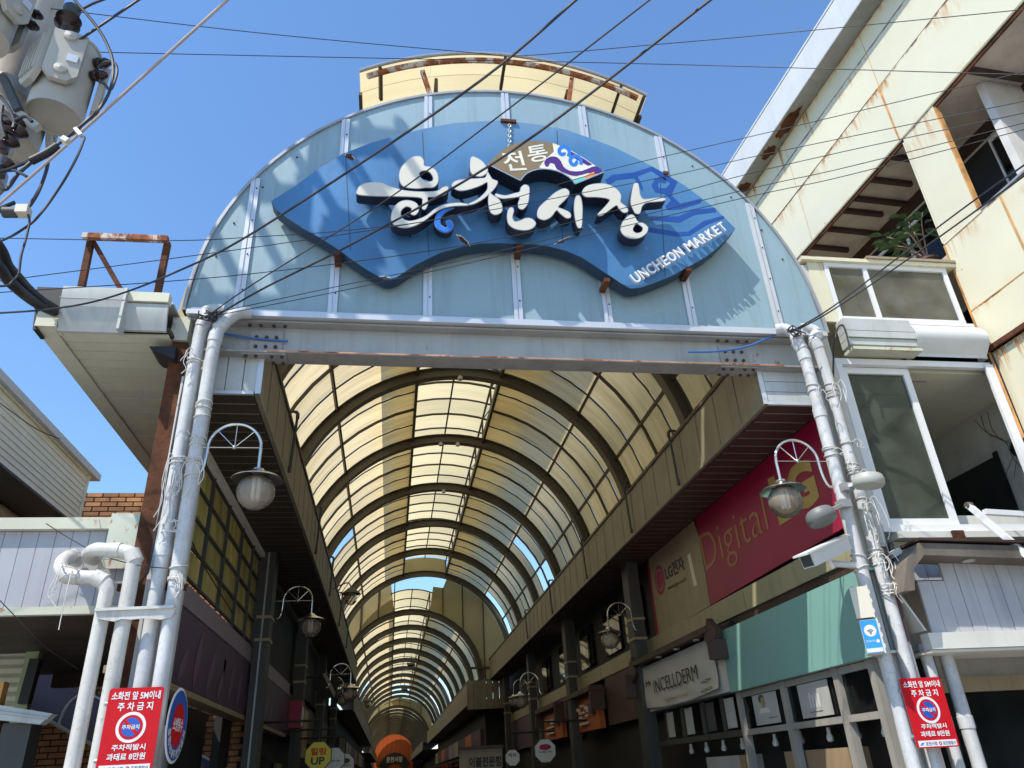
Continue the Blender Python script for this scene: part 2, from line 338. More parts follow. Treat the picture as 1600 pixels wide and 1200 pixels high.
    def build(s, name, m, parent=None, smooth=False, origin=None):
        if parent is not None: o0 = WL[parent]
        elif origin is not None: o0 = V3(origin)
        else:
            xs = [p.x for p in s.v]; ys = [p.y for p in s.v]; zs = [p.z for p in s.v]
            o0 = V3(((min(xs)+max(xs))/2, (min(ys)+max(ys))/2, min(zs)))
        me = bpy.data.meshes.new(name); me.from_pydata([p-o0 for p in s.v], [], s.f)
        me.materials.append(m)
        if smooth:
            me.polygons.foreach_set('use_smooth', [True]*len(me.polygons)); me.set_sharp_from_angle(angle=R_(42))
        me.update()
        o = bpy.data.objects.new(name, me); COL.objects.link(o)
        if parent is not None: o.parent = parent
        else: o.location = o0
        WL[o] = o0
        return o

def tag(o, label=None, cat=None, group=None, kind=None):
    if label: o['label'] = label
    if cat: o['category'] = cat
    if group: o['group'] = group
    if kind or cat: o['kind'] = kind or 'thing'
    return o
def thing(name, loc, label, cat, group=None):
    o = bpy.data.objects.new(name, None); o.empty_display_size = 0.2; COL.objects.link(o); o.location = V3(loc); WL[o] = V3(loc)
    return tag(o, label, cat, group)
def copy_thing(src, loc, label, rotz=None, scale=None):
    r = src.copy(); COL.objects.link(r); r.location = V3(loc); r['label'] = label
    if rotz is not None: r.rotation_euler = (0, 0, rotz)
    if scale is not None: r.scale = (scale,)*3
    WL[r] = V3(loc)
    for ch in list(src.children):
        c = ch.copy(); COL.objects.link(c); c.parent = r
        for g in list(ch.children):
            d = g.copy(); COL.objects.link(d); d.parent = c
    return r
def box(name, m, parent, *a): return MB().box(*a).build(name, m, parent)

_tx = {}
def text_mesh(s, bold=0.0):
    k = (s, bold)
    if k in _tx: return _tx[k]
    c = bpy.data.curves.new('t', 'FONT'); c.body = s; c.offset = bold; c.resolution_u = 3; c.extrude = 0.05
    o = bpy.data.objects.new('t', c)
    me = bpy.data.meshes.new_from_object(o)
    v = [p.co.copy() for p in me.vertices]; f = [tuple(p.vertices) for p in me.polygons]
    x0, x1 = min(p.x for p in v), max(p.x for p in v); y0, y1 = min(p.y for p in v), max(p.y for p in v)
    v = [((p.x-x0)/(x1-x0), (p.y-y0)/(y1-y0), 1 if p.z > 0 else 0) for p in v]
    bpy.data.objects.remove(o); bpy.data.curves.remove(c); bpy.data.meshes.remove(me)
    _tx[k] = (v, f); return _tx[k]
def lettering(s, o, x, y, depth, m, parent, bold=0.0, name='lettering', xy=None, mb=None):
    """text with its outline fitted to the corner points o (bottom left), x (bottom right), y (top left)"""
    o, x, y = V3(o), V3(x), V3(y); xy = V3(xy) if xy is not None else x + y - o
    v, f = text_mesh(s, bold); nrm = (x-o).cross(y-o).normalized()*depth
    q = MB() if mb is None else mb
    q.add([o*(1-a)*(1-b) + x*a*(1-b) + y*(1-a)*b + xy*a*b + nrm*(k+0.02) for a, b, k in v], f)
    if mb is not None: return q
    return q.build(name, m, parent)
def marks(o, x, y, n, m, parent, seed=1, name='print_marks', depth=0.001):
    """an illegible line of print: irregular short strokes along the line"""
    rk = random.Random(seed); o, x, y = V3(o), V3(x), V3(y); q = MB(); ex = (x-o); ey = (y-o); nn = ex.cross(ey).normalized()*depth
    for i in range(n):
        a = (i+0.12)/n; b = (i+0.88)/n; h0, h1 = rk.uniform(0, .2), rk.uniform(.7, 1); k = rk.randrange(3); t_ = 0.22
        R = [(a, b, h1-t_, h1), (a, b, h0, h0+t_)] if k == 0 else ([(a, a+(b-a)*.3, h0, h1), (a+(b-a)*.3, b, .4, .62)] if k == 1 else [(a, b, .42, .64), (b-(b-a)*.3, b, h0, .42), (a, a+(b-a)*.3, .64, h1)])
        for u0, u1, v0, v1 in R: q.slab([o+ex*u0+ey*v0, o+ex*u1+ey*v0, o+ex*u1+ey*v1, o+ex*u0+ey*v1], nn)
    return tag(q.build(name, m, parent), kind='stuff')
def smoothloop(pts, n=3):
    """closed Catmull-Rom through 2-D points"""
    out = []; k = len(pts)
    for i in range(k):
        p0, p1, p2, p3 = pts[i-1], pts[i], pts[(i+1) % k], pts[(i+2) % k]
        for j in range(n):
            t = j/n
            out.append(tuple(0.5*((2*p1[c]) + (-p0[c]+p2[c])*t + (2*p0[c]-5*p1[c]+4*p2[c]-p3[c])*t*t + (-p0[c]+3*p1[c]-3*p2[c]+p3[c])*t**3) for c in (0, 1)))
    return out
def spline(pts, n=6):
    pts = [V3(p) for p in pts]; k = len(pts); out = []
    for i in range(k-1):
        p0, p1, p2, p3 = pts[max(i-1, 0)], pts[i], pts[i+1], pts[min(i+2, k-1)]
        for j in range(n):
            t = j/n; out.append(0.5*((2*p1) + (-p0+p2)*t + (2*p0-5*p1+4*p2-p3)*t*t + (-p0+3*p1-3*p2+p3)*t**3))
    return out + [pts[-1]]

# ================================================================== ground
tag(MB().box(-120, 120, -60, 400, -0.3, 0).build('ground', M_asphalt), kind='structure')
tag(MB().box(-2.0, 4.4, 6.3, 110, 0.004, 0.01).build('market_paving', M_paver), kind='structure')

# ================================================================== arcade: dimensions
YF = 6.2
XC, ZCN = 1.21, 5.485              # axis of the vault, springing height
RR, RS = 3.11, 3.33                # inner rib radius, roof sheet radius
VL, VR = -1.257, 3.672             # inner faces of the two valances
ZV0, ZV1 = 4.775, 5.46             # valance bottom and top
GX, GZ, GR = 1.251, 5.555, 3.214   # gable circle
def arc(cx, cz, r, a0, a1, n, y): return [V3((cx + r*math.cos(R_(a0+(a1-a0)*i/n)), y, cz + r*math.sin(R_(a0+(a1-a0)*i/n)))) for i in range(n+1)]

# ------------------------------------------------------------------ gable
gab = thing('arcade_gable', (GX, YF, GZ), 'big half round pale blue gable of panels above the market entrance', 'gable')
mull = [(388, 370), (531.5, 317), (669, 165), (789, 165), (910, 185), (1036, 262), (1192, 409)]
low = [(523, 450), (668, 440), (812, 450), (948, 470), (1076, 470)]
mx = [YP(YF, *p).x for p in mull]
edges = [GX-GR] + mx + [GX+GR]
for i in range(len(edges)-1):
    a, b = edges[i], edges[i+1]
    if i > 0: a += 0.004
    if i < len(edges)-2: b -= 0.004
    top = []
    for k in range(11):
        x = b + (a-b)*k/10; top.append(V3((x, YF, GZ + math.sqrt(max(0, GR*GR-(x-GX)**2)))))
    poly = [V3((a, YF, GZ)), V3((b, YF, GZ))] + top
    # drop duplicate corner points on the springing line
    q = []
    for p in poly:
        if not q or (p-q[-1]).length > 1e-3: q.append(p)
    if (q[0]-q[-1]).length < 1e-3: q.pop()
    MB().slab(q, (0, 0.04, 0)).build('panel', M_blue_panel, gab)
lowx = [YP(YF, *p).x for p in low]
for x in mx:
    zt = GZ + math.sqrt(GR*GR-(x-GX)**2)
    mb = MB().box(x-0.044, x-0.006, YF-0.022, YF-0.001, GZ+0.03, zt-0.01).box(x+0.006, x+0.044, YF-0.022, YF-0.001, GZ+0.03, zt-0.01).box(x-0.006, x+0.006, YF-0.012, YF-0.001, GZ+0.03, zt-0.01)
    mu = mb.build('mullion', M_alu, gab)
    sc_ = MB()
    z = GZ+0.25
    while z < zt-0.1:
        sc_.lathe([(0.008, 0), (0.008, 0.008), (0.0, 0.009)], (x+0.02, YF-0.022, z), (0, -1, 0), 6); z += 0.42
    tag(sc_.build('screws', M_bolt, mu), kind='stuff')
pts = arc(GX, GZ, GR+0.012, 0, 180, 64, YF+0.01)
trim = MB()
for i in range(len(pts)-1):
    p, q = pts[i], pts[i+1]; n1 = (p-V3((GX, p.y, GZ))).normalized(); n2 = (q-V3((GX, q.y, GZ))).normalized()
    ring = []
    for P, nn in ((p, n1), (q, n2)):
        ring += [P - nn*0.012 + V3((0, -0.035, 0)), P + nn*0.018 + V3((0, -0.035, 0)), P + nn*0.018 + V3((0, 0.08, 0)), P - nn*0.012 + V3((0, 0.08, 0))]
    trim.add(ring, [(0, 1, 5, 4), (1, 2, 6, 5), (2, 3, 7, 6), (3, 0, 4, 7)])
trim.build('edge_trim', M_alu_dull, gab, smooth=True)
MB().box(GX-GR+0.02, GX+GR-0.02, YF-0.055, YF+0.045, GZ-0.055, GZ-0.005).box(GX-GR+0.05, GX+GR-0.05, YF-0.03, YF-0.002, GZ-0.004, GZ+0.028).build('base_rail', M_alu, gab)
dots = MB()
for a in (18, 26, 36, 47, 128, 140, 150, 160, 168):
    x = GX+(GR-0.12)*math.cos(R_(a)); z = GZ+(GR-0.12)*math.sin(R_(a))
    dots.lathe([(0.010, 0), (0.010, 0.01), (0, 0.012)], (x, YF, z), (0, -1, 0), 6)
tag(dots.build('screws', M_bolt, gab), kind='stuff')

# ------------------------------------------------------------------ fan shaped market sign
YS = YF-0.22
def SG(x, y, d=0.0): return YP(YS-d, x, y)
out = [(424, 314), (462, 290), (500, 262), (536, 240), (580, 223), (625, 210), (662, 201), (712, 192), (782, 188), (845, 195), (885, 203), (920, 215),
       (962, 231), (1000, 250), (1036, 269), (1070, 290), (1117, 325), (1149, 357), (1133, 375), (1121, 387), (1103, 401), (1082, 413), (1049, 431), (1016, 444),
       (1000, 449), (985, 450), (970, 442), (940, 422), (910, 402), (884, 391), (857, 384), (835, 381), (812, 380), (780, 379), (750, 380), (725, 384), (687, 395), (650, 413), (620, 433), (610, 436),
       (600, 436), (575, 422), (550, 405), (525, 387), (500, 371), (475, 357), (450, 341), (432, 327)]
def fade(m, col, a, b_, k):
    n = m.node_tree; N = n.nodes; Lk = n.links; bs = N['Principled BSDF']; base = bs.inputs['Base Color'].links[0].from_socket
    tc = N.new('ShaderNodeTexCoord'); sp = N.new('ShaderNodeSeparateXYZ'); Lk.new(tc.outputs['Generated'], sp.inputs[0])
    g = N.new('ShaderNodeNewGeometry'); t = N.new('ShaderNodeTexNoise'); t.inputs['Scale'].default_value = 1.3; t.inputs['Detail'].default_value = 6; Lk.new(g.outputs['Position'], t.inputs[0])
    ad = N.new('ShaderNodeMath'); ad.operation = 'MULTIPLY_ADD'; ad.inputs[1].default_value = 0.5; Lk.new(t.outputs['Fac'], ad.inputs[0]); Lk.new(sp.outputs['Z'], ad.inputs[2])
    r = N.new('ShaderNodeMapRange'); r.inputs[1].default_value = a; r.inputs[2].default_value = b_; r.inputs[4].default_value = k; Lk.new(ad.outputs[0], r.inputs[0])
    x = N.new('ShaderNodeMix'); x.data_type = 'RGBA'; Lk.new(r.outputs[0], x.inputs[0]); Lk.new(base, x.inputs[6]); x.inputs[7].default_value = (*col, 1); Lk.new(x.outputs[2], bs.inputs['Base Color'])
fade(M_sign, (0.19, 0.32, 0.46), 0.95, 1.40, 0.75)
sgn = thing('market_sign', SG(786, 330), 'large blue fan shaped market name sign with raised cream Korean letters', 'sign')
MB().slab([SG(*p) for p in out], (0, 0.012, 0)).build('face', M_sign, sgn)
MB().sides([SG(*p) + V3((0, 0.012, 0)) for p in out], (0, 0.15, 0)).build('side_return', M_sign_side, sgn)
for px0, y0, y1 in ((1031, 268, 436), (870, 200, 386), (660, 203, 402), (540, 240, 396)):
    a, b = SG(px0, y0+4), SG(px0+(y1-y0)*0.05, y1-4); MB().bar(a+V3((0, -0.001, 0)), b+V3((0, -0.001, 0)), 0.006, 0.003, (0, 1, 0)).build('sheet_seam', M_sign_side, sgn)
# printed waves at the right of the fan
S4 = lambda u, v: (750+u/4, 150+v/4)
waves = [[(785, 525), (825, 492), (960, 478), (1075, 440), (1235, 535), (1195, 618), (1250, 672), (1385, 640), (1380, 668), (1255, 706), (1175, 712), (1160, 690), (1195, 650), (1155, 612), (1095, 600), (1072, 560), (1090, 520), (1135, 500), (1165, 520), (1160, 545), (1120, 535), (1108, 555), (1120, 578), (1165, 575), (1190, 545), (1070, 468), (985, 500), (1015, 560), (1020, 600), (990, 560), (962, 512), (850, 525), (800, 560)],
         [(1060, 752), (1240, 752), (1330, 712), (1470, 698), (1478, 724), (1340, 742), (1245, 790), (1070, 775)],
         [(1060, 820), (1240, 850), (1300, 848), (1400, 780), (1520, 748), (1530, 762), (1415, 806), (1310, 872), (1225, 878), (1045, 848)]]
for wv in waves: MB().slab([SG(*S4(*p), d=0.002) for p in wv], (0, 0.0015, 0)).build('wave_print', M_wave, sgn)
Z7 = lambda u, v: (540+u/3.3333, 60+v/3.3333)
glyphs = [
 (Z7, [(345, 620), (385, 615), (405, 635), (410, 665), (440, 670), (470, 690), (482, 725), (478, 755), (455, 775), (420, 775), (380, 780), (335, 778), (300, 768), (285, 745), (280, 710), (290, 675), (315, 645)],
      [[(385, 697), (410, 686), (440, 697), (458, 725), (450, 745), (420, 746), (395, 732), (383, 712)]]),
 (Z7, [(62, 790), (80, 765), (130, 750), (190, 753), (230, 771), (290, 790), (350, 798), (420, 800), (480, 795), (505, 778), (530, 772), (532, 795), (510, 814), (460, 824), (427, 826), (428, 860), (415, 888), (400, 885), (402, 855), (395, 830), (330, 823), (250, 821), (150, 819), (65, 812)], []),
 (Z7, [(340, 912), (362, 918), (380, 895), (370, 862), (335, 846), (295, 848), (262, 870), (243, 905), (239, 950), (262, 975), (310, 985), (360, 974), (410, 948), (455, 913), (500, 886), (560, 872), (640, 868), (600, 858), (555, 860), (505, 870), (465, 890), (425, 922), (380, 943), (330, 953), (297, 940), (285, 912), (295, 887), (320, 874), (345, 886)], []),
 (Z7, [(655, 620), (680, 622), (715, 645), (738, 680), (733, 702), (700, 718), (660, 705), (650, 670)], []),
 (Z7, [(555, 770), (570, 745), (620, 735), (690, 731), (730, 725), (738, 697), (750, 715), (765, 735), (790, 745), (785, 765), (765, 792), (720, 832), (670, 860), (640, 864), (690, 838), (735, 795), (742, 765), (735, 748), (700, 766), (640, 786), (590, 791)], []),
 (Z7, [(750, 803), (765, 817), (800, 842), (815, 880), (810, 905), (780, 917), (756, 903), (746, 860), (746, 825)], []),
 (Z7, [(785, 810), (830, 820), (880, 808), (908, 800), (915, 777), (935, 763), (955, 777), (955, 820), (948, 860), (925, 888), (905, 884), (900, 860), (908, 828), (870, 828), (820, 833), (785, 822)], []),
 (Z7, [(850, 890), (868, 882), (875, 900), (868, 930), (880, 955), (910, 950), (940, 937), (970, 941), (990, 965), (970, 989), (930, 998), (880, 989), (850, 965), (843, 925)], []),
 (Z7, [(1000, 910), (1010, 880), (1050, 842), (1095, 802), (1140, 783), (1162, 797), (1160, 820), (1132, 850), (1106, 878), (1130, 890), (1165, 907), (1172, 930), (1150, 934), (1120, 912), (1098, 894), (1070, 928), (1035, 944), (1005, 934)], []),
 (Z7, [(1205, 820), (1222, 826), (1232, 870), (1232, 930), (1228, 980), (1212, 984), (1200, 950), (1192, 890), (1195, 845)], []),
 (S4, [(640, 600), (665, 566), (720, 550), (790, 551), (850, 580), (880, 620), (878, 663), (910, 690), (925, 718), (900, 728), (872, 706), (855, 682), (820, 703), (770, 740), (742, 747), (738, 738), (770, 705), (800, 672), (812, 648), (780, 636), (720, 630), (660, 628)], []),
 (S4, [(965, 546), (985, 546), (995, 580), (1000, 615), (1020, 645), (1080, 641), (1130, 636), (1160, 645), (1140, 655), (1090, 660), (1040, 666), (1012, 690), (1000, 730), (975, 734), (960, 710), (945, 670), (950, 610)], []),
 (S4, [(905, 772), (940, 743), (965, 752), (985, 785), (1020, 796), (1048, 822), (1040, 855), (1000, 884), (950, 889), (905, 874), (882, 840), (886, 803)],
      [[(956, 826), (975, 797), (1000, 806), (1020, 826), (1010, 850), (980, 859), (958, 846)]])]
DL = 0.21
def grow(pts, k):
    cx = sum(p[0] for p in pts)/len(pts); cy2 = sum(p[1] for p in pts)/len(pts); A = 0
    for i in range(len(pts)): A += pts[i-1][0]*pts[i][1]-pts[i][0]*pts[i-1][1]
    sg = 1 if A > 0 else -1; o = []
    for i in range(len(pts)):
        a, b, c = pts[i-1], pts[i], pts[(i+1) % len(pts)]
        tx, ty = c[0]-a[0], c[1]-a[1]; l = math.hypot(tx, ty) or 1
        o.append((b[0]+sg*ty/l*k, b[1]-sg*tx/l*k))
    return o
for gi, (fn, o_, hs) in enumerate(glyphs):
    o2 = smoothloop(o_, 3); h2 = [smoothloop(h, 3) for h in hs]
    face = [SG(*fn(*p), d=DL) for p in o2]; hol = [[SG(*fn(*p), d=DL) for p in h] for h in h2]
    gl = MB().ring_slab(face, hol, (0, 0.006, 0)).build('letter_stroke', M_letter, sgn)
    ol = MB(); k = 3.2
    og = [SG(*fn(*p), d=DL-0.006) for p in grow(o2, k)]; hg = [[SG(*fn(*p), d=DL-0.006) for p in grow(h, -k)] for h in h2]
    ol.ring_slab(og, hg, (0, 0.006, 0)); ol.build('letter_rim', M_outline, gl)
    sd = MB(); sd.sides([p+V3((0, 0.006, 0)) for p in og], (0, 0.12, 0))
    for h in hg: sd.sides([p+V3((0, 0.006, 0)) for p in h], (0, 0.12, 0))
    tr = max(tessellate_polygon([face]), key=lambda t: (face[t[1]]-face[t[0]]).cross(face[t[2]]-face[t[0]]).length); c_ = (face[tr[0]]+face[tr[1]]+face[tr[2]])/3
    sd.box(c_.x-0.012, c_.x+0.012, c_.y+0.05, YS, c_.z-0.012, c_.z+0.012)
    sd.build('letter_side', M_letter_side, gl)
curl = [(600, 868), (550, 872), (510, 888), (480, 915), (465, 955), (480, 990), (520, 1008), (550, 995), (558, 970), (545, 950), (525, 955), (530, 970), (533, 980), (520, 988), (497, 975), (490, 950), (502, 920), (527, 896), (560, 881)]
c2 = smoothloop(curl, 3)
cu = MB().slab([SG(*Z7(*p), d=DL-0.02) for p in c2], (0, 0.012, 0)).build('letter_curl', M_curl, sgn)
MB().slab([SG(*Z7(*p), d=DL-0.03) for p in grow(c2, 4)], (0, 0.01, 0)).build('letter_rim', M_outline, cu)
MB().sides([SG(*Z7(*p), d=DL-0.04) for p in grow(c2, 4)], (0, 0.09, 0)).build('letter_side', M_letter_side, cu)
# small emblem fan at the top
fan = [(740, 655), (765, 630), (790, 605), (820, 580), (850, 560), (890, 545), (930, 536), (1000, 533), (1080, 545), (1120, 558), (1160, 575), (1230, 615), (1290, 655), (1348, 695), (1195, 758), (1180, 738), (1160, 720), (1130, 702), (1100, 690), (1065, 682), (1030, 679), (1000, 682), (970, 690), (945, 702), (930, 715), (910, 740)]
FD = 0.20
em = MB().slab([SG(*Z7(*p), d=FD) for p in fan], (0, 0.008, 0)).build('emblem_fan', M_fan_br, sgn)
MB().sides([SG(*Z7(*p), d=FD) + V3((0, 0.008, 0)) for p in fan], (0, 0.18, 0)).build('emblem_side', M_letter_side, em)
rim = MB()
ff = [SG(*Z7(*p), d=FD+0.003) for p in fan]
for i in range(13, len(ff)): rim.bar(ff[i], ff[(i+1) % len(ff)], 0.012, 0.006, (0, 1, 0))
rim.build('emblem_rim', M_outline, em)
def flat(poly, d, m, name='print', n=3, par=em): return MB().slab([SG(*Z7(*p), d=d) for p in (smoothloop(poly, n) if n > 1 else poly)], (0, 0.0012, 0)).build(name, m, par)
flat([(1078, 545), (1160, 576), (1230, 616), (1290, 656), (1346, 695), (1197, 756), (1160, 719), (1100, 689), (1030, 678), (1008, 672), (1030, 640), (1062, 610), (1085, 590)], FD+0.002, M_creamprint, n=1)
flat([(1150, 575), (1225, 616), (1285, 656), (1262, 662), (1200, 628), (1160, 600)], FD+0.0045, M_purple, n=1)
flat([(1035, 640), (1065, 616), (1100, 618), (1122, 640), (1135, 668), (1170, 690), (1230, 690), (1285, 668), (1312, 668), (1338, 692), (1300, 706), (1262, 700), (1200, 716), (1150, 704), (1100, 680), (1088, 655), (1066, 648), (1056, 664), (1042, 666)], FD+0.0045, M_purple, n=2)
flat([(1240, 720), (1292, 694), (1302, 708), (1260, 730)], FD+0.0052, M_orange_p, n=1)
flat([(1182, 735), (1238, 722), (1256, 733), (1198, 755)], FD+0.0052, M_teal, n=1)
def spiral(cx, cy2, r0, r1, a0, turns, wd, d, m):
    P = []
    for i in range(25):
        t = i/24; a = a0 + turns*2*math.pi*t; r = r0+(r1-r0)*t; P.append((cx+r*math.cos(a), cy2+r*math.sin(a)))
    L_, Rr = [], []
    for i, p in enumerate(P):
        q0, q1 = P[max(i-1, 0)], P[min(i+1, 24)]; tx, ty = q1[0]-q0[0], q1[1]-q0[1]; l = math.hypot(tx, ty) or 1
        L_.append((p[0]-ty/l*wd, p[1]+tx/l*wd)); Rr.append((p[0]+ty/l*wd, p[1]-tx/l*wd))
    mb = MB(); vs = [SG(*Z7(*p), d=d) for p in L_+Rr]; mb.add(vs, [(i, i+1, i+26, i+25) for i in range(24)])
    mb.build('print', m, em)
spiral(1132, 590, 8, 36, 0.4, 1.05, 9, FD+0.005, M_curl); spiral(1192, 640, 8, 36, -0.5, 1.15, 9, FD+0.006, M_curl)
lettering('전', SG(*Z7(835, 692), d=FD+0.001), SG(*Z7(945, 685), d=FD+0.001), SG(*Z7(808, 592), d=FD+0.001), 0.002, M_creamprint, em, 0.012)
lettering('통', SG(*Z7(958, 650), d=FD+0.001), SG(*Z7(1062, 632), d=FD+0.001), SG(*Z7(938, 566), d=FD+0.001), 0.002, M_creamprint, em, 0.012)
# raised western letters, one part each
txt = 'UNCHEON MARKET'; wd = [1.0, 1.0, 1.0, 1.0, .85, 1.05, 1.0, .45, 1.2, 1.0, .95, .95, .85, .9]
tot = sum(wd); p0, p1 = SG(992, 446, d=0.045), SG(1137, 360, d=0.045); upv = SG(981, 433, d=0.045)-p0; acc = 0
for ch, wi in zip(txt, wd):
    a = p0+(p1-p0)*((acc+0.09)/tot); b = p0+(p1-p0)*((acc+wi-0.09)/tot); acc += wi
    if ch != ' ': lettering(ch, a, b, a+upv, 0.03, M_white, sgn, 0.012, 'letter')
# brackets, cracks and rusty tears
for x, y in ((792, 190), (545, 243), (1040, 270), (527, 395), (812, 384), (948, 437), (1076, 420)):
    p = SG(x, y); MB().box(p.x-0.03, p.x+0.03, YS-0.015, YF-0.03, p.z-0.03, p.z+0.012).build('bracket', M_rust, sgn)
def tear(cx, cy2, w_, h_, n, name='torn_rust_patch', tilt=0.6):
    rnd = random.Random(int(cx)); P = []
    for i in range(n):
        a = 2*math.pi*i/n; r = 0.6+0.5*rnd.random(); x = math.cos(a)*w_*r; y = math.sin(a)*h_*r
        P.append((cx + x*math.cos(tilt)-y*math.sin(tilt), cy2 + x*math.sin(tilt)+y*math.cos(tilt)))
    MB().slab([SG(*p, d=0.0025) for p in P], (0, 0.002, 0)).build(name, M_rust, sgn)
    P2 = [((p[0]-cx)*1.22+cx-0.5, (p[1]-cy2)*1.22+cy2-1) for p in P]
    MB().slab([SG(*p, d=0.0012) for p in P2], (0, 0.001, 0)).build('flaked_paint_edge', M_letter, sgn)
tear(547, 246, 9, 3.2, 13); tear(724, 376, 12, 3.6, 15, tilt=0.7); tear(905, 360, 7, 2.2, 11, tilt=-0.5); tear(880, 376, 12, 1.8, 13, tilt=-0.45); tear(602, 434, 9, 1.4, 11, tilt=0.1)
# a chain hangs at the crown
chn = MB()
for i in range(9):
    c = SG(796, 196+i*4.0, d=0.02); a = i % 2
    pts = [c+V3(((0.016*math.cos(t))*(1-a), 0.016*math.cos(t)*a, 0.022*math.sin(t))) for t in [k*math.pi/4 for k in range(9)]]
    chn.tube(pts, 0.005, 5)
chn.build('chain', M_alu, sgn, smooth=True)
MB().box(SG(782, 190).x, SG(806, 190).x, YS-0.03, YS+0.02, SG(795, 193).z, SG(795, 189).z).build('rusty_clip', M_rust, sgn)

# ------------------------------------------------------------------ entrance beam
bm = thing('entrance_beam', (GX, YF+0.1, 5.2), 'grey painted steel I beam across the entrance under the blue gable', 'beam')
BX0, BX1 = -2.02, 4.36
ZB1, ZB0 = 5.485, 5.145
box('upper_flange', M_steel_clean, bm, BX0, BX1, YF+0.00, YF+0.22, ZB1-0.018, ZB1)
box('web', M_steel, bm, BX0, BX1, YF+0.105, YF+0.117, ZB0+0.018, ZB1-0.018)
box('lower_flange', M_steel_clean, bm, BX0, BX1, YF+0.004, YF+0.22, ZB0, ZB0+0.018)
box('flange_edge', M_copper, bm, -1.2, 3.9, YF-0.001, YF+0.0035, ZB0+0.006, ZB0+0.02)
for xs, w_ in ((-1.23, 0.30), (3.42, 0.30)):
    pl = box('splice_plate', M_steel_clean, bm, xs-w_/2, xs+w_/2, YF+0.085, YF+0.1045, ZB0+0.05, ZB1-0.06)
    b_ = MB()
    for i in (-0.09, 0.0, 0.09):
        for j in (0.10, 0.20): b_.lathe([(0.017, 0), (0.017, 0.018), (0.0, 0.02)], (xs+i, YF+0.085, ZB0+j), (0, -1, 0), 6)
    tag(b_.build('bolts', M_bolt, pl), kind='stuff')
    pl = box('flange_plate', M_steel_clean, bm, xs-0.2, xs+0.2, YF+0.02, YF+0.2, ZB0-0.014, ZB0-0.001)
    b_ = MB()
    for i in (-0.16, -0.07, 0.07, 0.16):
        for j in (0.05, 0.17): b_.lathe([(0.017, 0), (0.017, 0.018), (0.0, 0.02)], (xs+i, YF+j, ZB0-0.014), (0, 0, -1), 6)
    tag(b_.build('bolts', M_bolt, pl), kind='stuff')
    b_ = MB()
    for i in (-0.16, -0.06, 0.06, 0.16): b_.lathe([(0.017, 0), (0.017, 0.018), (0.0, 0.02)], (xs+i, YF+0.055, ZB1-0.018), (0, 0, -1), 6)
    tag(b_.build('bolts', M_bolt, bm), kind='stuff')
pts = [YP(YF+0.07, x, y) for x, y in ((275, 524), (310, 517), (345, 521), (400, 529), (450, 533))]
tag(MB().tube(spline(pts, 5), 0.011, 6).build('blue_cable', M_wire_blue, smooth=True), 'blue cable lying along the left end of the entrance beam', 'cable', 'blue cables at the entrance beam')
pts = [YP(YF-0.03, x, y) for x, y in ((1075, 550), (1120, 549), (1165, 542), (1200, 528), (1222, 518))]
tag(MB().tube(spline(pts, 5), 0.011, 6).build('blue_cable', M_wire_blue, smooth=True), 'blue cable curving up to the pipe at the right end of the entrance beam', 'cable', 'blue cables at the entrance beam')

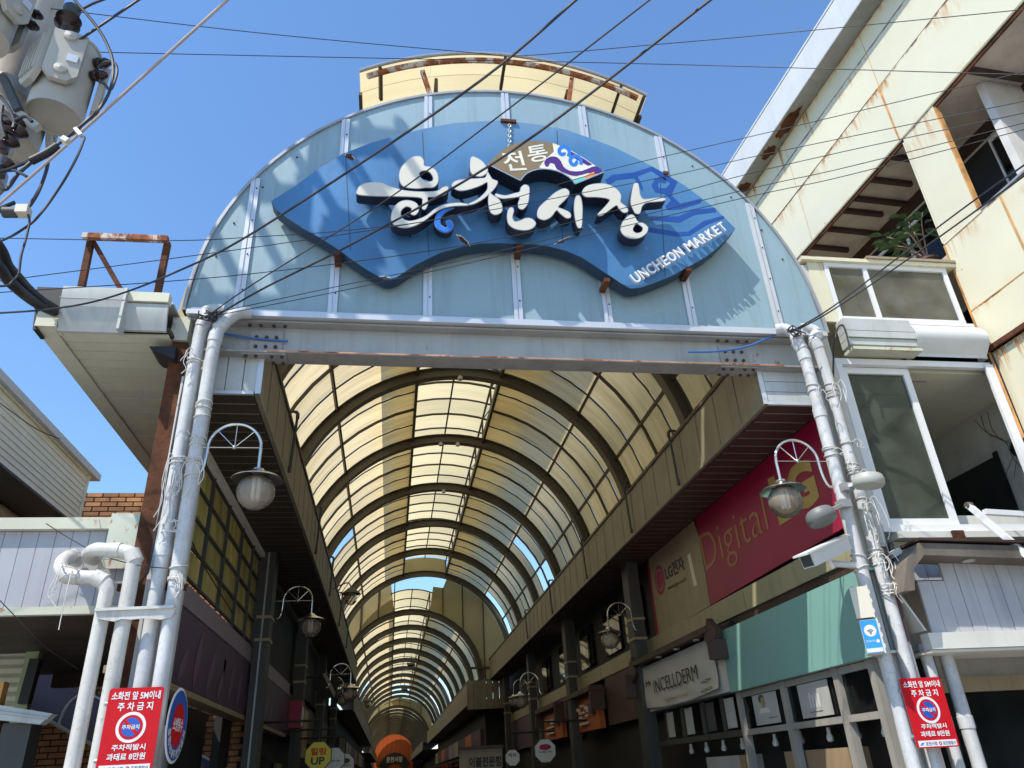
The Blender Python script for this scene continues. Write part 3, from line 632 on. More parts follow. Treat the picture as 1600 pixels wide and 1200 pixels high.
# ------------------------------------------------------------------ vaulted roof, built once per stretch of the arcade
def vault(name, label, cx, zs, rr, y0, bays, bay, mon_half, mon_gap, gaps=(), near=True, mon_full=1.73):
    t = thing(name, (cx, y0, zs), label, 'arcade roof', 'vaulted arcade roofs')
    rs = rr+0.22; a_m = math.degrees(math.acos(mon_half/rs)); nseg = 4 if near else 2
    zc_m = zs + math.sqrt(rs*rs-mon_half**2) + mon_gap     # crown of the raised skylight roof
    sag = 0.29*mon_full; rm = (mon_full**2+sag**2)/(2*sag); zmc = zc_m-rm; a_mm = math.degrees(math.acos(mon_full/rm))
    st = bay/nseg
    cuts = [0, 25, 45, a_m] if near else [0, 45, a_m]
    n_b = bays
    for k in range(n_b+1):
        y = y0 + k*bay
        if k > 0 or not near:
            mb = MB(); n = 40 if near else 24
            for (ra, rb, ya, yb) in ((rr, rr+0.016, -0.095, 0.095), (rr+0.016, rr+0.19, -0.008, 0.008), (rr+0.19, rr+0.206, -0.095, 0.095)):
                P = []
                for i in range(n+1):
                    a = R_(180*i/n); c, s_ = math.cos(a), math.sin(a)
                    P += [V3((cx+ra*c, y+ya, zs+ra*s_)), V3((cx+rb*c, y+ya, zs+rb*s_)), V3((cx+rb*c, y+yb, zs+rb*s_)), V3((cx+ra*c, y+yb, zs+ra*s_))]
                fs = []
                for i in range(n):
                    o = i*4
                    for j in range(4): fs.append((o+j, o+(j+1) % 4, o+4+(j+1) % 4, o+4+j))
                mb.add(P, fs)
            mb.build('rib', M_rib, t, smooth=True)
    def strip(r0, r1, a0, a1, ya, yb, ccz=zs, n=10):
        P = []; fs = []
        for i in range(n+1):
            a = R_(a0+(a1-a0)*i/n); c, s_ = math.cos(a), math.sin(a)
            P += [V3((cx+r0*c, ya, ccz+r0*s_)), V3((cx+r1*c, ya, ccz+r1*s_)), V3((cx+r1*c, yb, ccz+r1*s_)), V3((cx+r0*c, yb, ccz+r0*s_))]
        for i in range(n):
            for j in range(4): fs.append((i*4+j, i*4+(j+1) % 4, i*4+4+(j+1) % 4, i*4+4+j))
        return P, fs
    for k in range(n_b):
        for q in range(nseg):
            ya = y0 + k*bay + q*st; yb = ya+st
            for side in (0, 1):
                for c in range(len(cuts)-1):
                    a0, a1 = cuts[c], cuts[c+1]
                    if side: a0, a1 = 180-a1, 180-a0
                    if (k, side, c, q) in gaps or (k, side, c, None) in gaps or (k, None, c, q) in gaps: continue
                    MB().grid(lambda u, v: V3((cx+rs*math.cos(R_(a0+(a1-a0)*u)), ya+0.006+(st-0.012)*v, zs+rs*math.sin(R_(a0+(a1-a0)*u)))), 6, 1).build('roof_panel', M_sheet, t, smooth=True)
                wdt = 0.026 if q == nseg//2 else 0.016; dpt = 0.05 if q == nseg//2 else 0.025
                if q > 0: MB().add(*strip(rs-dpt, rs-0.004, (180-a_m) if side else 0, 180 if side else a_m, ya-wdt, ya+wdt)).build('seam_bar', M_bar, t, smooth=True)
            if near or q == 0:
                yb2 = ya + (st if near else bay)
                for h0, h1 in ((a_mm, 90), (90, 180-a_mm)):
                    MB().grid(lambda u, v: V3((cx+rm*math.cos(R_(h0+(h1-h0)*u)), ya+0.006+(yb2-ya-0.012)*v, zmc+rm*math.sin(R_(h0+(h1-h0)*u)))), 6, 1).build('skylight_panel', M_sheet_top, t, smooth=True)
            wdt = 0.024 if q in (0, nseg//2) else 0.013
            if not (near and k == 0 and q == 0): MB().add(*strip(rm-0.04, rm-0.004, a_mm, 180-a_mm, ya-wdt, ya+wdt, zmc)).build('skylight_bar', M_bar, t, smooth=True)
    yE = y0+n_b*bay
    ang = [25, 45, 135, 155] if near else [45, 135]
    for a in ang:
        c, s_ = math.cos(R_(a)), math.sin(R_(a)); p = V3((cx+(rs-0.035)*c, 0, zs+(rs-0.035)*s_)); rad = V3((c, 0, s_)); tan = V3((-s_, 0, c))
        MB().obox(p+V3((0, (y0+yE)/2, 0)), rad*0.03, tan*0.022, V3((0, (yE-y0)/2, 0))).build('purlin', M_bar, t)
    zo = zs + math.sqrt(rs*rs-mon_half**2)
    for s_ in (-1, 1):
        MB().box(cx+s_*mon_half-0.03, cx+s_*mon_half+0.03, y0, yE, zo-0.10, zo+0.05).build('opening_rail', M_bar, t)
        x = cx+s_*(mon_half); zz = zmc+math.sqrt(rm*rm-mon_half**2)-0.05
        MB().box(x-0.02, x+0.02, y0, yE, zz-0.04, zz+0.004).build('skylight_rail', M_bar, t)
        x = cx+s_*mon_full; zz = zmc+math.sqrt(rm*rm-mon_full**2)
        MB().box(x-0.02, x+0.02, y0, yE, zz-0.05, zz-0.004).build('skylight_edge', M_bar, t)
        for k in range(n_b+1):
            for h in ((0, 0.5) if near else (0,)):
                yy = y0+(k+h)*bay
                if yy > yE+0.01: continue
                MB().box(cx+s_*mon_half-0.02, cx+s_*mon_half+0.02, yy-0.02, yy+0.02, zo+0.05, zmc+math.sqrt(rm*rm-mon_half**2)-0.09).build('skylight_post', M_bar, t)
        if near:
            fl = MB()
            for k in range(n_b*2):
                yy = y0+k*bay/2; zt = zmc+math.sqrt(rm*rm-mon_half**2)-0.09
                fl.bar((cx+s_*mon_half, yy+0.05, zo+0.06), (cx+s_*mon_half, yy+bay/2-0.05, zt), 0.018, 0.018)
            tag(fl.build('lattice', M_bar, t), kind='stuff')
    MB().box(cx-0.018, cx+0.018, y0, yE, zc_m-0.07, zc_m-0.045).build('ridge_bar', M_bar, t)
    return t, zmc, rm, a_mm
GAPS = {(4, 1, 0, 0), (4, 1, 0, 1), (4, 0, 0, 1), (4, 0, 0, 2), (4, 0, 1, 2), (4, 1, 1, 1), (6, 0, 1, 3), (6, 0, 0, 3)}
R1, zmc, rm, amm = vault('vaulted_arcade', 'near stretch of cream vaulted arcade roof right behind the blue gable', XC, ZCN, RR, 6.45, 7, 3.3, 0.83, 0.68, GAPS)
YE1 = 6.45+7*3.3
# front hood of the raised skylight above the gable
hood = thing('roof_hood', (XC, YF, 8.9), 'yellowed arched hood with a rusty white rim on top of the blue gable', 'roof hood')
for i in range(4):
    h0 = amm+(180-2*amm)*i/4; h1 = amm+(180-2*amm)*(i+1)/4
    MB().grid(lambda u, v: V3((XC+(rm+0.004)*math.cos(R_(h0+0.02+(h1-h0-0.04)*u)), YF-0.05+0.312*v, zmc+(rm+0.004)*math.sin(R_(h0+0.02+(h1-h0-0.04)*u)))), 6, 1).build('hood_panel', M_sheet_top, hood, smooth=True)
def arctube(r, a0, a1, y, rad, name, m, n=26):
    return MB().tube([V3((XC+r*math.cos(R_(a0+(a1-a0)*i/n)), y, zmc+r*math.sin(R_(a0+(a1-a0)*i/n)))) for i in range(n+1)], rad, 8).build(name, m, hood, smooth=True)
arctube(rm+0.005, amm, 180-amm, YF-0.05, 0.022, 'front_edge', M_alu_dull)
arctube(rm-0.06, amm+1.6, 180-amm-1.2, YF+0.0, 0.036, 'rusty_tube', M_rust_light)
for a in (amm+0.4, amm+6, 90, 180-amm-4.5):
    c, s_ = math.cos(R_(a)), math.sin(R_(a)); MB().bar((XC+(rm-0.03)*c, YF-0.04, zmc+(rm-0.03)*s_), (XC+(rm-0.03)*c, YF+0.43, zmc+(rm-0.03)*s_), 0.035, 0.045, (c, 0, s_)).build('hood_bar', M_bar, hood)
for x0, z0, x1 in ((YP(YF, 660, 108).x, YP(YF, 660, 108).z, YP(YF, 676, 140).x), (YP(YF, 894, 120).x, YP(YF, 894, 120).z, YP(YF, 889, 150).x)):
    z1 = GZ+math.sqrt(GR*GR-(x1-GX)**2)+0.02
    MB().bar((x0, YF+0.03, z0), (x1, YF+0.09, z1), 0.05, 0.05, (0, 1, 0)).build('strut', M_rust_light, hood)
    MB().bar((x0+0.02, YF+0.40, z0+0.02), (x1+0.02, YF+0.42, z1), 0.035, 0.035, (0, 1, 0)).build('strut', M_bar, hood)

# the near skylight is closed at its far end
_h0 = ZCN+math.sqrt(RS*RS-0.83**2)
P = [V3((XC-0.83, YE1+0.01, _h0-0.1)), V3((XC+0.83, YE1+0.01, _h0-0.1))] + [V3((XC+0.83-1.66*k/8, YE1+0.01, zmc+math.sqrt(rm*rm-(0.83-1.66*k/8)**2)-0.05)) for k in range(9)]
MB().slab(P, (0, 0.02, 0)).build('skylight_end_sheet', M_infill, R1)
X2, Z2, RR2, Y2, N2 = 0.74, 4.70, 2.52, YE1+0.38, 10
vault('vaulted_arcade', 'second lower stretch of cream vaulted arcade roof farther down the lane', X2, Z2, RR2, Y2, N2, 3.3, 0.68, 0.85, {(4, 0, 0, None), (4, 1, 0, None), (5, 0, 0, 0), (7, 0, 1, 0), (7, 0, 0, 1)}, near=False, mon_full=1.15)
Y3 = Y2+N2*3.3+0.4
X3, Z3, RR3 = 0.52, 4.15, 2.35
vault('vaulted_arcade', 'last and farthest stretch of cream vaulted arcade roof before the orange wall', X3, Z3, RR3, Y3, 11, 3.3, 0.62, 0.42, {(3, 0, 0, 0), (3, 1, 0, 0), (3, 1, 0, 1)}, near=False, mon_full=1.0)
Y4 = Y3+11*3.3

def infill(label, y, cx, zs, r, x0, x1, zlow, tops, cuts):
    t = thing('end_wall', ((x0+x1)/2, y, zlow), label, 'wall', 'cream end walls above the lane')
    for x, xb in zip(cuts[:-1], cuts[1:]):
        def low(xx): return max(zlow, zs+math.sqrt(max(0, r*r-(xx-cx)**2))) if abs(xx-cx) < r else zlow
        if tops((x+xb)/2) < 0.1: continue
        P = []
        for i in range(5): xx = x+0.008+(xb-x-0.016)*i/4; P.append(V3((xx, y, low(xx))))
        for i in range(5): xx = xb-0.008-(xb-x-0.016)*i/4; P.append(V3((xx, y, max(tops(xx), low(xx)+0.02))))
        MB().slab(P, (0, 0.02, 0)).build('wall_sheet', M_infill, t)
        if xb < x1-0.05: MB().box(xb-0.02, xb+0.02, y-0.05, y-0.004, low(xb), max(tops(xb-0.01), low(xb)+0.02)).build('stud', M_bar, t)
    return t
def top1(x):
    rim = ZCN+math.sqrt(max(0, (RR+0.19)**2-(x-XC)**2))
    return rim if x > 1.95 or x < 0.05 else (rim-0.5 if x > 1.43 else 0)
ew = infill('cream end wall of sheets closing the near arcade above the second lower vault', YE1+0.35, X2, Z2, RR2+0.21, -1.9, 4.3, 4.72, top1, [-1.9, -1.2, -0.55, 0.06, 1.42, 1.93, 2.7, 3.5, 4.3])
MB().box(2.9, 4.3, YE1+0.27, YE1+0.34, 5.15, 5.23).build('rail', M_bar, ew); MB().box(3.2, 4.3, YE1+0.27, YE1+0.34, 4.70, 4.78).build('rail', M_bar, ew)
def top2(x):
    rim = Z2+math.sqrt(max(0, (RR2+0.19)**2-(x-X2)**2)); return rim if x < 0.9 else rim-0.2
infill('smaller cream end wall of sheets between the second and the farthest vault', Y3-0.02, X3, Z3, RR3+0.21, -1.75, 3.2, 4.1, top2, [-1.75, -0.9, -0.1, 0.7, 1.5, 2.35, 3.2])
# orange wall with a black fan sign at the far end
ow = thing('end_gate', (X3, Y4+0.5, 0), 'orange half round gate wall closing the far end of the arcade', 'gate wall')
nst = 9
for i in range(nst):
    xa = X3-2.3+4.6*i/nst; xb = X3-2.3+4.6*(i+1)/nst
    P = [V3((xa+0.01, Y4+0.5, 2.6)), V3((xb-0.01, Y4+0.5, 2.6))]
    for x in (xb-0.01, (xa+xb)/2, xa+0.01): P.append(V3((x, Y4+0.5, Z3+math.sqrt(max(0.01, 2.3**2-(x-X3)**2)))))
    MB().slab(P, (0, 0.05, 0)).build('orange_sheet', M_orange_far, ow)
fs_ = thing('gate_sign', (X3+0.1, Y4+0.42, 3.2), 'small black fan shaped sign with cream letters on the orange gate wall', 'sign')
P = [V3((X3+0.1+1.9*math.cos(R_(a)), Y4+0.42, 2.5+2.0*math.sin(R_(a)))) for a in range(20, 161, 14)] + [V3((X3+0.1+1.1*math.cos(R_(a)), Y4+0.42, 2.2+1.1*math.sin(R_(a)))) for a in range(160, 19, -14)]
MB().slab(P, (0, 0.06, 0)).build('sign_face', M_black, fs_)
lettering('운천시장', (X3-0.85, Y4+0.41, 3.45), (X3+1.05, Y4+0.41, 3.45), (X3-0.85, Y4+0.41, 4.05), 0.02, M_letter, fs_, 0.02)

# ------------------------------------------------------------------ eave boxes with valance and soffit, both sides
def eave(label, xv, xo, y0, y1, z0, z1, msoff, near_end, side, cap, detail=True, msl=None):
    t = thing('eave_box', ((xv+xo)/2, y0, z0), label, 'eave', 'eave boxes along the lane')
    th = 0.02*(1 if xo > xv else -1); yy = y0; rest = MB(); k = 0
    while yy < y1-0.01:
        yb = min(y1, yy+0.19); e = 0.003*(k % 3)*(1 if xo > xv else -1)
        if detail and yy < near_end: MB().box(xv+e, xv+th+e, yy+0.004, yb-0.004, z0+0.03, z1).build('valance_slat', M_val, t)
        else: rest.box(xv+e, xv+th+e, yy+0.006, yb-0.006, z0+0.03, z1)
        yy = yb; k += 1
    if rest.v: tag(rest.build('valance_slats', M_val, t), kind='stuff')
    MB().box(xv+th+0.03*(1 if th > 0 else -1), xv+th+0.004*(1 if th > 0 else -1), y0+0.02, y1, z0+0.06, z1-0.02).build('backing', M_bar, t)
    MB().box(xv-th*0.9, xv+th*2.2, y0, y1, z1+0.002, z1+0.05).build('top_rail', M_bar, t)
    MB().box(xv-th*0.5, xv+th*1.6, y0, y1, z0-0.006, z0+0.028).build('bottom_trim', M_val, t)
    xa, xb = sorted((xv+th*1.7, xo)); yy = y0+0.02; rest = MB(); jn = MB(); k = 0
    while yy < y1-0.02:
        yb = min(y1, yy+0.215)
        if detail and yy < near_end+4: MB().box(xa, xb, yy+0.004, yb-0.026, z0, z0+0.014).build('soffit_slat', msoff, t)
        else: rest.box(xa, xb, yy+0.004, yb-0.026, z0, z0+0.014)
        jn.box(xa+0.05, xb-0.02, yb-0.022, yb-0.002, z0+0.004, z0+0.012); yy = yb; k += 1
    if rest.v: tag(rest.build('soffit_slats', msoff, t), kind='stuff')
    tag(jn.build('soffit_joints', M_joint if msl is None else msl, t), kind='stuff')
    MB().box(xa, xb, y0, y1, z0+0.02, z0+0.04).build('soffit_deck', M_bar, t)
    MB().box(xa, xb, y0+0.02, y1, z1-0.04, z1-0.02).build('top_deck', M_cap, t)
    if cap:
        for i in range(5):
            if side < 0:
                w_ = (xb-xa+0.04)/5; MB().box(xa-0.0+w_*i+0.004, xa+w_*(i+1)-0.004, y0-0.012, y0+0.006, z0+0.02, z1-0.08).build('end_slat', M_cap, t)
            else:
                h = (z1-z0-0.1)/5; MB().box(xa-0.0, xb, y0-0.012, y0+0.006, z0+0.02+h*i+0.003, z0+0.02+h*(i+1)-0.003).build('end_slat', M_cap, t)
        MB().box(xv-0.025, xv+0.025, y0-0.02, y0-0.0125, z0-0.005, z1-0.09).build('corner_trim', M_alu, t)
        MB().box(xa-0.01, xb, y0-0.03, y0+0.004, z0-0.016, z0+0.016).build('cap_sill', M_alu, t)
    return t
YV = YF+0.13
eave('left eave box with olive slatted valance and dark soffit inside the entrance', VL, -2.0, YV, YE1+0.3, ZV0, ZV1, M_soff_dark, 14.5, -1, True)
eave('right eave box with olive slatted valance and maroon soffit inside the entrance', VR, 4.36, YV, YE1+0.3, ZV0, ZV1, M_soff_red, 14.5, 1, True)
eave('left eave box of the second vault, small and far down the lane', X2-2.05, -2.2, Y2, Y3-0.5, 3.9, 4.66, M_soff_dark, 0, -1, False, False)
eave('right eave box of the second vault stepping in towards the lane', X2+2.05, 4.2, Y2-0.1, Y3-0.5, 3.9, 4.66, M_soff_dark, 0, 1, False, False)
eave('left eave box of the farthest vault', X3-1.95, -2.4, Y3, Y4, 3.5, 4.1, M_soff_dark, 0, -1, False, False)
eave('right eave box of the farthest vault', X3+1.95, 4.0, Y3, Y4, 3.5, 4.1, M_soff_dark, 0, 1, False, False)
# slatted closing panels where the lane narrows
jg = thing('closing_panel', (3.5, Y2-0.2, 3.9), 'dark slatted panel where the right eave steps inward', 'panel')
for i in range(6): MB().box(2.80+i*0.24, 3.03+i*0.24, Y2-0.2, Y2-0.17, 3.75, 4.75).build('slat', M_val, jg)

# short rain pipes hooked over the valances
pos_l = [8.35, 11.9, 15.0, 18.2, 21.5]; pos_r = [8.75, 10.9, 13.9, 17.3, 20.8]
wl_ = ['nearest', 'second', 'third', 'fourth', 'farthest']
for i in range(5):
    for side, xs, pos in (('left', VL, pos_l), ('right', VR, pos_r)):
        s_ = 1 if side == 'left' else -1; y = pos[i]; zt = ZV1+0.10
        P = [(xs-s_*0.02, y, zt), (xs+s_*0.06, y, zt), (xs+s_*0.085, y, zt-0.03), (xs+s_*0.07, y, zt-0.3), (xs+s_*0.05, y+0.02, ZV0+0.12), (xs+s_*0.045, y+0.02, ZV0+0.03)]
        mb = MB().tube(P, 0.017, 7); mb.tube([P[1], P[2], V3(P[2])-V3((0, 0, 0.06))], 0.023, 7); mb.tube([V3(P[5])+V3((0, 0, 0.07)), V3(P[5])+V3((0, 0, -0.005))], 0.022, 7)
        tag(mb.build('rain_pipe', M_colgrey, smooth=True), '%s short rain pipe hooked over the %s valance' % (wl_[i], side), 'pipe', 'rain pipes on the valances')

# ================================================================== right: cream metal clad building, lower floor open
mb_ = thing('metal_clad_building', (WX, WY, 0), 'tall cream metal clad building with rust stained joints and open balconies on the right', 'building')
def wbox(u0, u1, z0, z1, o0, o1): 
    a = (W(u0, z0, o0) + W(u1, z1, o1))/2
    return MB().obox(a, WU*abs(u1-u0)/2, WN*abs(o1-o0)/2, V3((0, 0, abs(z1-z0)/2)))
G = 0.006
def clad(u0, u1, z0, z1, o=0.0, name='cladding_panel'): return wbox(u0+G, u1-G, z0+G, z1-G, o, o-0.03).build(name, M_cream, mb_)
ZT, ZJ1, ZM, ZL = 11.02, 10.62, 9.93, 8.90
us = [-9.0, -6.2, -3.1, 0.04, 2.2, 4.4, 7.0, 10.5]
for i in range(len(us)-1):
    for z0, z1 in ((ZL, ZM), (ZM, ZJ1), (ZJ1, ZT)): clad(us[i], us[i+1], z0, z1, 0.002*((i*3) % 4))
clad(-0.585, 0.0, 7.135, ZL-0.004, 0.004, 'pillar_panel')
ub = [-9.0, -5.6, -3.3, -0.88, -0.0]
for i in range(len(ub)-1):
    clad(ub[i], ub[i+1], 6.13, 7.13, 0.003*(i % 2), 'parapet_panel'); clad(ub[i], ub[i+1], 5.63, 6.13, 0.0, 'parapet_panel')
    clad(ub[i], ub[i+1], 4.35, 5.57, -0.05, 'lower_panel')
clad(3.3, 10.5, 4.0, ZL, 0.0, 'far_panel')
wbox(-9, -0.01, 5.573, 5.628, -0.02, 0.012).build('rusty_ledge', M_rust, mb_)
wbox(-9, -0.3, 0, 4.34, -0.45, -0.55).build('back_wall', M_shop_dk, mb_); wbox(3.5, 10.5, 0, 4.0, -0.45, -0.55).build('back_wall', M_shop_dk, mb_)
# rust lines in the joints, drips and stains
wbox(-9, 10.5, ZM-0.010, ZM+0.010, -0.02, 0.0025).build('rust_joint', M_rust, mb_)
wbox(-9, 10.5, ZJ1-0.006, ZJ1+0.006, -0.02, 0.0012).build('rust_joint', M_brown, mb_)
for u in (0.04, 2.2, 4.4, -3.1): wbox(u-0.006, u+0.006, ZL, ZT, -0.02, 0.0015).build('rust_joint', M_stain, mb_)
wbox(-9, 0, 6.125, 6.137, -0.02, 0.004).build('rust_joint', M_stain, mb_)
wbox(-0.005, 0.02, 4.4, 7.1, -0.02, 0.006).build('rust_joint', M_stain, mb_)
dr = random.Random(4)
def drips(u0, u1, z, n, ln, wd_, o=0.012, par=mb_):
    """rust washed down from a joint: tapering tongues"""
    q = MB()
    for i in range(n):
        u = u0+(u1-u0)*dr.random(); L_ = ln*(0.3+0.7*dr.random()); w2 = wd_*(0.5+dr.random())
        q.add([W(u-w2, z, o), W(u+w2, z, o), W(u+w2*0.3, z-L_*0.7, o), W(u, z-L_, o), W(u-w2*0.3, z-L_*0.6, o)], [(0, 1, 2, 3, 4)])
    return tag(q.build('rust_drips', M_stain, par), kind='stuff')
drips(1.0, 1.5, ZM-0.008, 26, 0.13, 0.005); drips(-0.1, 0.25, ZM-0.008, 30, 0.17, 0.006); drips(-0.7, 0, 5.56, 26, 0.35, 0.007, -0.035)
for u, z0, z1, w2 in ((0.05, ZL+0.02, ZM, 0.016), (-0.03, 4.5, 5.55, 0.03), (-0.9, 6.2, 7.1, 0.016)):
    MB().add([W(u-w2, z0, 0.0125), W(u+w2*0.4, z0, 0.0125), W(u+w2, z1, 0.0125), W(u-w2*0.6, z1, 0.0125)], [(0, 1, 2, 3)]).build('rust_streak', M_stain, mb_)
# eave and coping
OV = 0.30
wbox(-9, 10.5, ZT+0.02, ZT+0.60, OV, OV-0.06).build('coping', M_parapet, mb_)
wbox(-9, 10.5, ZT+0.605, ZT+0.64, OV+0.01, -0.3).build('coping_top', M_parapet, mb_)
wbox(-9, 10.5, ZT+0.0, ZT+0.018, OV-0.001, -0.03).build('eave_soffit', M_eave, mb_)
wbox(-9, 10.5, ZT+0.03, ZT+0.6, -0.05, -0.15).build('eave_core', M_eave, mb_)
for u, l in ((2.45, 0.35), (1.75, 0.75), (3.35, 0.30)):
    rnd = random.Random(int(u*10)); n = 18; P = []; P2 = []
    for i in range(n):
        a = 2*math.pi*i/n; r = 0.65+0.5*rnd.random(); du = l/2*r*math.cos(a); do = 0.11*r*math.sin(a)
        P.append(W(u+du, ZT-0.004, 0.15+do)); P2.append(W(u+du*1.12, ZT-0.0015, 0.15+do*1.15))
    MB().slab(P, (0, 0, 0.0015)).build('rust_hole', M_rust, mb_); MB().slab(P2, (0, 0, 0.001)).build('flaked_edge', M_creamsign, mb_)
    drips(u-l*0.4, u-l*0.2, ZT-0.01, 3, 0.62, 0.013)
# the balcony: deep floor, ceiling, beams, back wall, windows
DB = 1.0
wbox(-9, 8, ZL+0.0, ZL+0.03, -0.04, -DB).build('balcony_ceiling', M_ceil, mb_)
wbox(-9, 8, 6.9, 7.0, -0.04, -DB).build('balcony_floor', M_ceil, mb_)
wbox(-9, 8, 6.9, ZL, -DB-0.002, -DB-0.1).build('balcony_back_wall', M_inwall, mb_)
wbox(-9, 8, ZL-0.075, ZL-0.002, -0.005, -0.035).build('rusty_lintel', M_rust, mb_)
wbox(-9, 8, ZL-0.03, ZL-0.004, 0.001, 0.012).build('lintel_trim', M_cream_shop, mb_)
wbox(-9, 8, ZL-0.16, ZL-0.003, -DB+0.07, -DB+0.001).build('ceiling_edge_beam', M_brown, mb_)
for i, u in enumerate((0.3, 0.75, 1.15, 1.42, 1.85, 2.3, 2.72, 3.1, 3.5)):
    wbox(u-0.03, u+0.03, ZL-0.075, ZL-0.002, -0.04, -DB+(0.08 if i % 2 == 0 else 0.30)).build('ceiling_batten', M_brown, mb_)
for u in (-1.15, -3.4): wbox(u-0.03, u+0.03, ZL-0.08, ZL-0.002, -0.04, -DB+0.08).build('ceiling_batten', M_brown, mb_)
wbox(2.75, 2.85, 7.0, ZL-0.08, -0.05, -0.15).build('post', M_brown, mb_)
wbox(-0.6, -0.58, 7.14, ZL-0.08, 0.008, -0.06).build('rusty_jamb', M_stain, mb_)
wbox(0.0, 0.02, 7.14, ZL-0.08, 0.006, -0.06).build('pale_jamb', M_cream, mb_)
wbox(-1.02, -0.92, 7.0, ZL-0.01, -0.35, -DB).build('cross_wall', M_inwall, mb_)
wbox(-1.35, -1.28, 7.0, ZL-0.16, -DB+0.12, -DB+0.01).build('rusty_post', M_rust, mb_)
wbox(-1.62, -1.58, 7.0, ZL-0.16, -DB+0.05, -DB+0.01).build('conduit', M_brown, mb_)
wbox(-0.62, 0, 7.105, 7.14, 0.012, -0.14).build('sill', M_cream, mb_)
wbox(-9, -0.62, 7.125, 7.15, 0.014, -0.10).build('sill', M_alu_dull, mb_)
def wframe(u0, u1, z0, z1, o, n, th=0.05, glass=M_glass_dk, par=mb_):
    f = wbox(u0, u1, z1-th, z1, o, o-0.05); q = wbox(u0, u1, z0, z0+th, o, o-0.05)
    f.add(q.v, q.f)
    for i in range(n+1):
        u = u0+(u1-u0)*i/n; q = wbox(max(u0, u-th/2), min(u1, u+th/2), z0+th, z1-th, o, o-0.05); f.add(q.v, q.f)
    fr = f.build('window', M_upvc, par)
    for i in range(n):
        a = u0+(u1-u0)*i/n+th/2; b = u0+(u1-u0)*(i+1)/n-th/2; wbox(a, b, z0+th, z1-th, o-0.02, o-0.026).build('pane', glass, fr)
wframe(0.15, 3.2, 7.25, ZL-0.35, -DB+0.06, 5); wframe(-0.9, -0.35, 7.05, ZL-0.25, -DB+0.06, 2)
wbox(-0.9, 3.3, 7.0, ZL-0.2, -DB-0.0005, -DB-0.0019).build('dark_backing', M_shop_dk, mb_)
# body behind
wbox(-9, 10.5, 0, ZT, -3.0, -3.2).build('core_wall', M_shop_dk, mb_)
wbox(-9, 10.5, ZT-0.05, ZT+0.1, -0.16, -3.2).build('roof_slab', M_eave, mb_)
wbox(10.45, 10.55, 0, ZT, -0.04, -3.2).build('far_gable_wall', M_cream, mb_)

# ------------------------------------------------------------------ rubber plant on the balcony
plant = thing('rubber_plant', W(0.55, 7.0, -0.25), 'rubber plant with glossy leaves in the open balcony beside the cream pillar', 'plant')
MB().lathe([(0.11, 0), (0.14, 0.26), (0.15, 0.26), (0.15, 0.29), (0.12, 0.29), (0.10, 0.24)], W(0.55, 7.0, -0.25), (0, 0, 1), 14).build('pot', M_wood, plant, smooth=True)
rp = random.Random(5)
base = W(0.5, 7.25, -0.22)
tips = []
for j, (du, dz, do) in enumerate(((0.05, 0.78, 0.05), (0.42, 0.52, 0.13), (0.78, 0.46, 0.16), (0.2, 0.38, 0.2), (-0.18, 0.58, 0.05), (1.0, 0.60, 0.16), (0.5, 0.7, 0.0), (0.3, 0.62, 0.22), (0.65, 0.34, 0.24), (-0.05, 0.42, 0.22))):
    e = base + WU*du + WN*do + V3((0, 0, dz)); mid = base*0.45+e*0.55 + V3((0, 0, 0.07))
    MB().tube(spline([base, mid, e], 5), 0.012, 6, 0.006).build('stem', M_twig, plant, smooth=True); tips.append((mid, e))
for mid, e in tips:
    for k in range(7):
        p = mid.lerp(e, 0.25+0.75*k/6); an = k*2.4+rp.random(); d = (V3((math.cos(an), math.sin(an), 0.1+0.7*rp.random()-0.45*(k < 3)))+WN*0.35).normalized()
        L_ = 0.15+0.09*rp.random(); sd = d.cross(V3((0, 0, 1))).normalized(); nn = sd.cross(d).normalized(); wv_ = L_*0.26
        prof = [(0.02, 0.02), (0.18, 0.6), (0.42, 1.0), (0.7, 0.86), (0.9, 0.4), (1.0, 0.03)]
        vs = []
        for t, ww in prof:
            c = p + d*(0.03+L_*t) - V3((0, 0, 0.30*L_*t*t)); vs += [c - sd*wv_*ww + nn*0.018*ww, c, c + sd*wv_*ww + nn*0.018*ww]
        fs = []
        for i in range(5): fs += [(3*i, 3*i+1, 3*i+4, 3*i+3), (3*i+1, 3*i+2, 3*i+5, 3*i+4)]
        MB().add(vs, fs).build('leaf', M_leaf, plant, smooth=True)

# ------------------------------------------------------------------ glazed annex facing the street (plane y = 6.5)
YA = 6.5
an = thing('glazed_annex', (5.7, YA, 0), 'street facing annex with white sliding windows between arcade and cream building', 'building')
def ab(x0, x1, z0, z1, y0, y1): return MB().box(x0, x1, y0, y1, z0, z1)
AX0, AX1 = 4.70, 6.58
# upper window
ZU0, ZU1 = 5.94, 6.74
def frame(par, x0, x1, z0, z1, xs, y, th, glasses, m=M_upvc, name='window'):
    q = MB().box(x0, x1, y, y+0.06, z1-th, z1).box(x0, x1, y, y+0.06, z0, z0+th)
    e = [x0]+xs+[x1]
    for i, x in enumerate(e):
        a, b = (x, x+th) if i == 0 else ((x-th, x) if i == len(e)-1 else (x-th/2, x+th/2)); q.box(a, b, y+0.002, y+0.058, z0+th, z1-th)
    f = q.build(name, m, par)
    for i in range(len(e)-1):
        if glasses[i] is not None: MB().box(e[i]+th*0.5, e[i+1]-th*0.5, y+0.028, y+0.034, z0+th*0.7, z1-th*0.7).build('pane', glasses[i], f)
    return f
frame(an, 4.90, 6.50, ZU0, ZU1, [5.42], YA, 0.055, [M_frost, M_frost])
ab(4.70, 4.895, ZU0-0.02, ZU1+0.02, YA+0.01, YA+0.05).build('side_panel', M_cream, an)
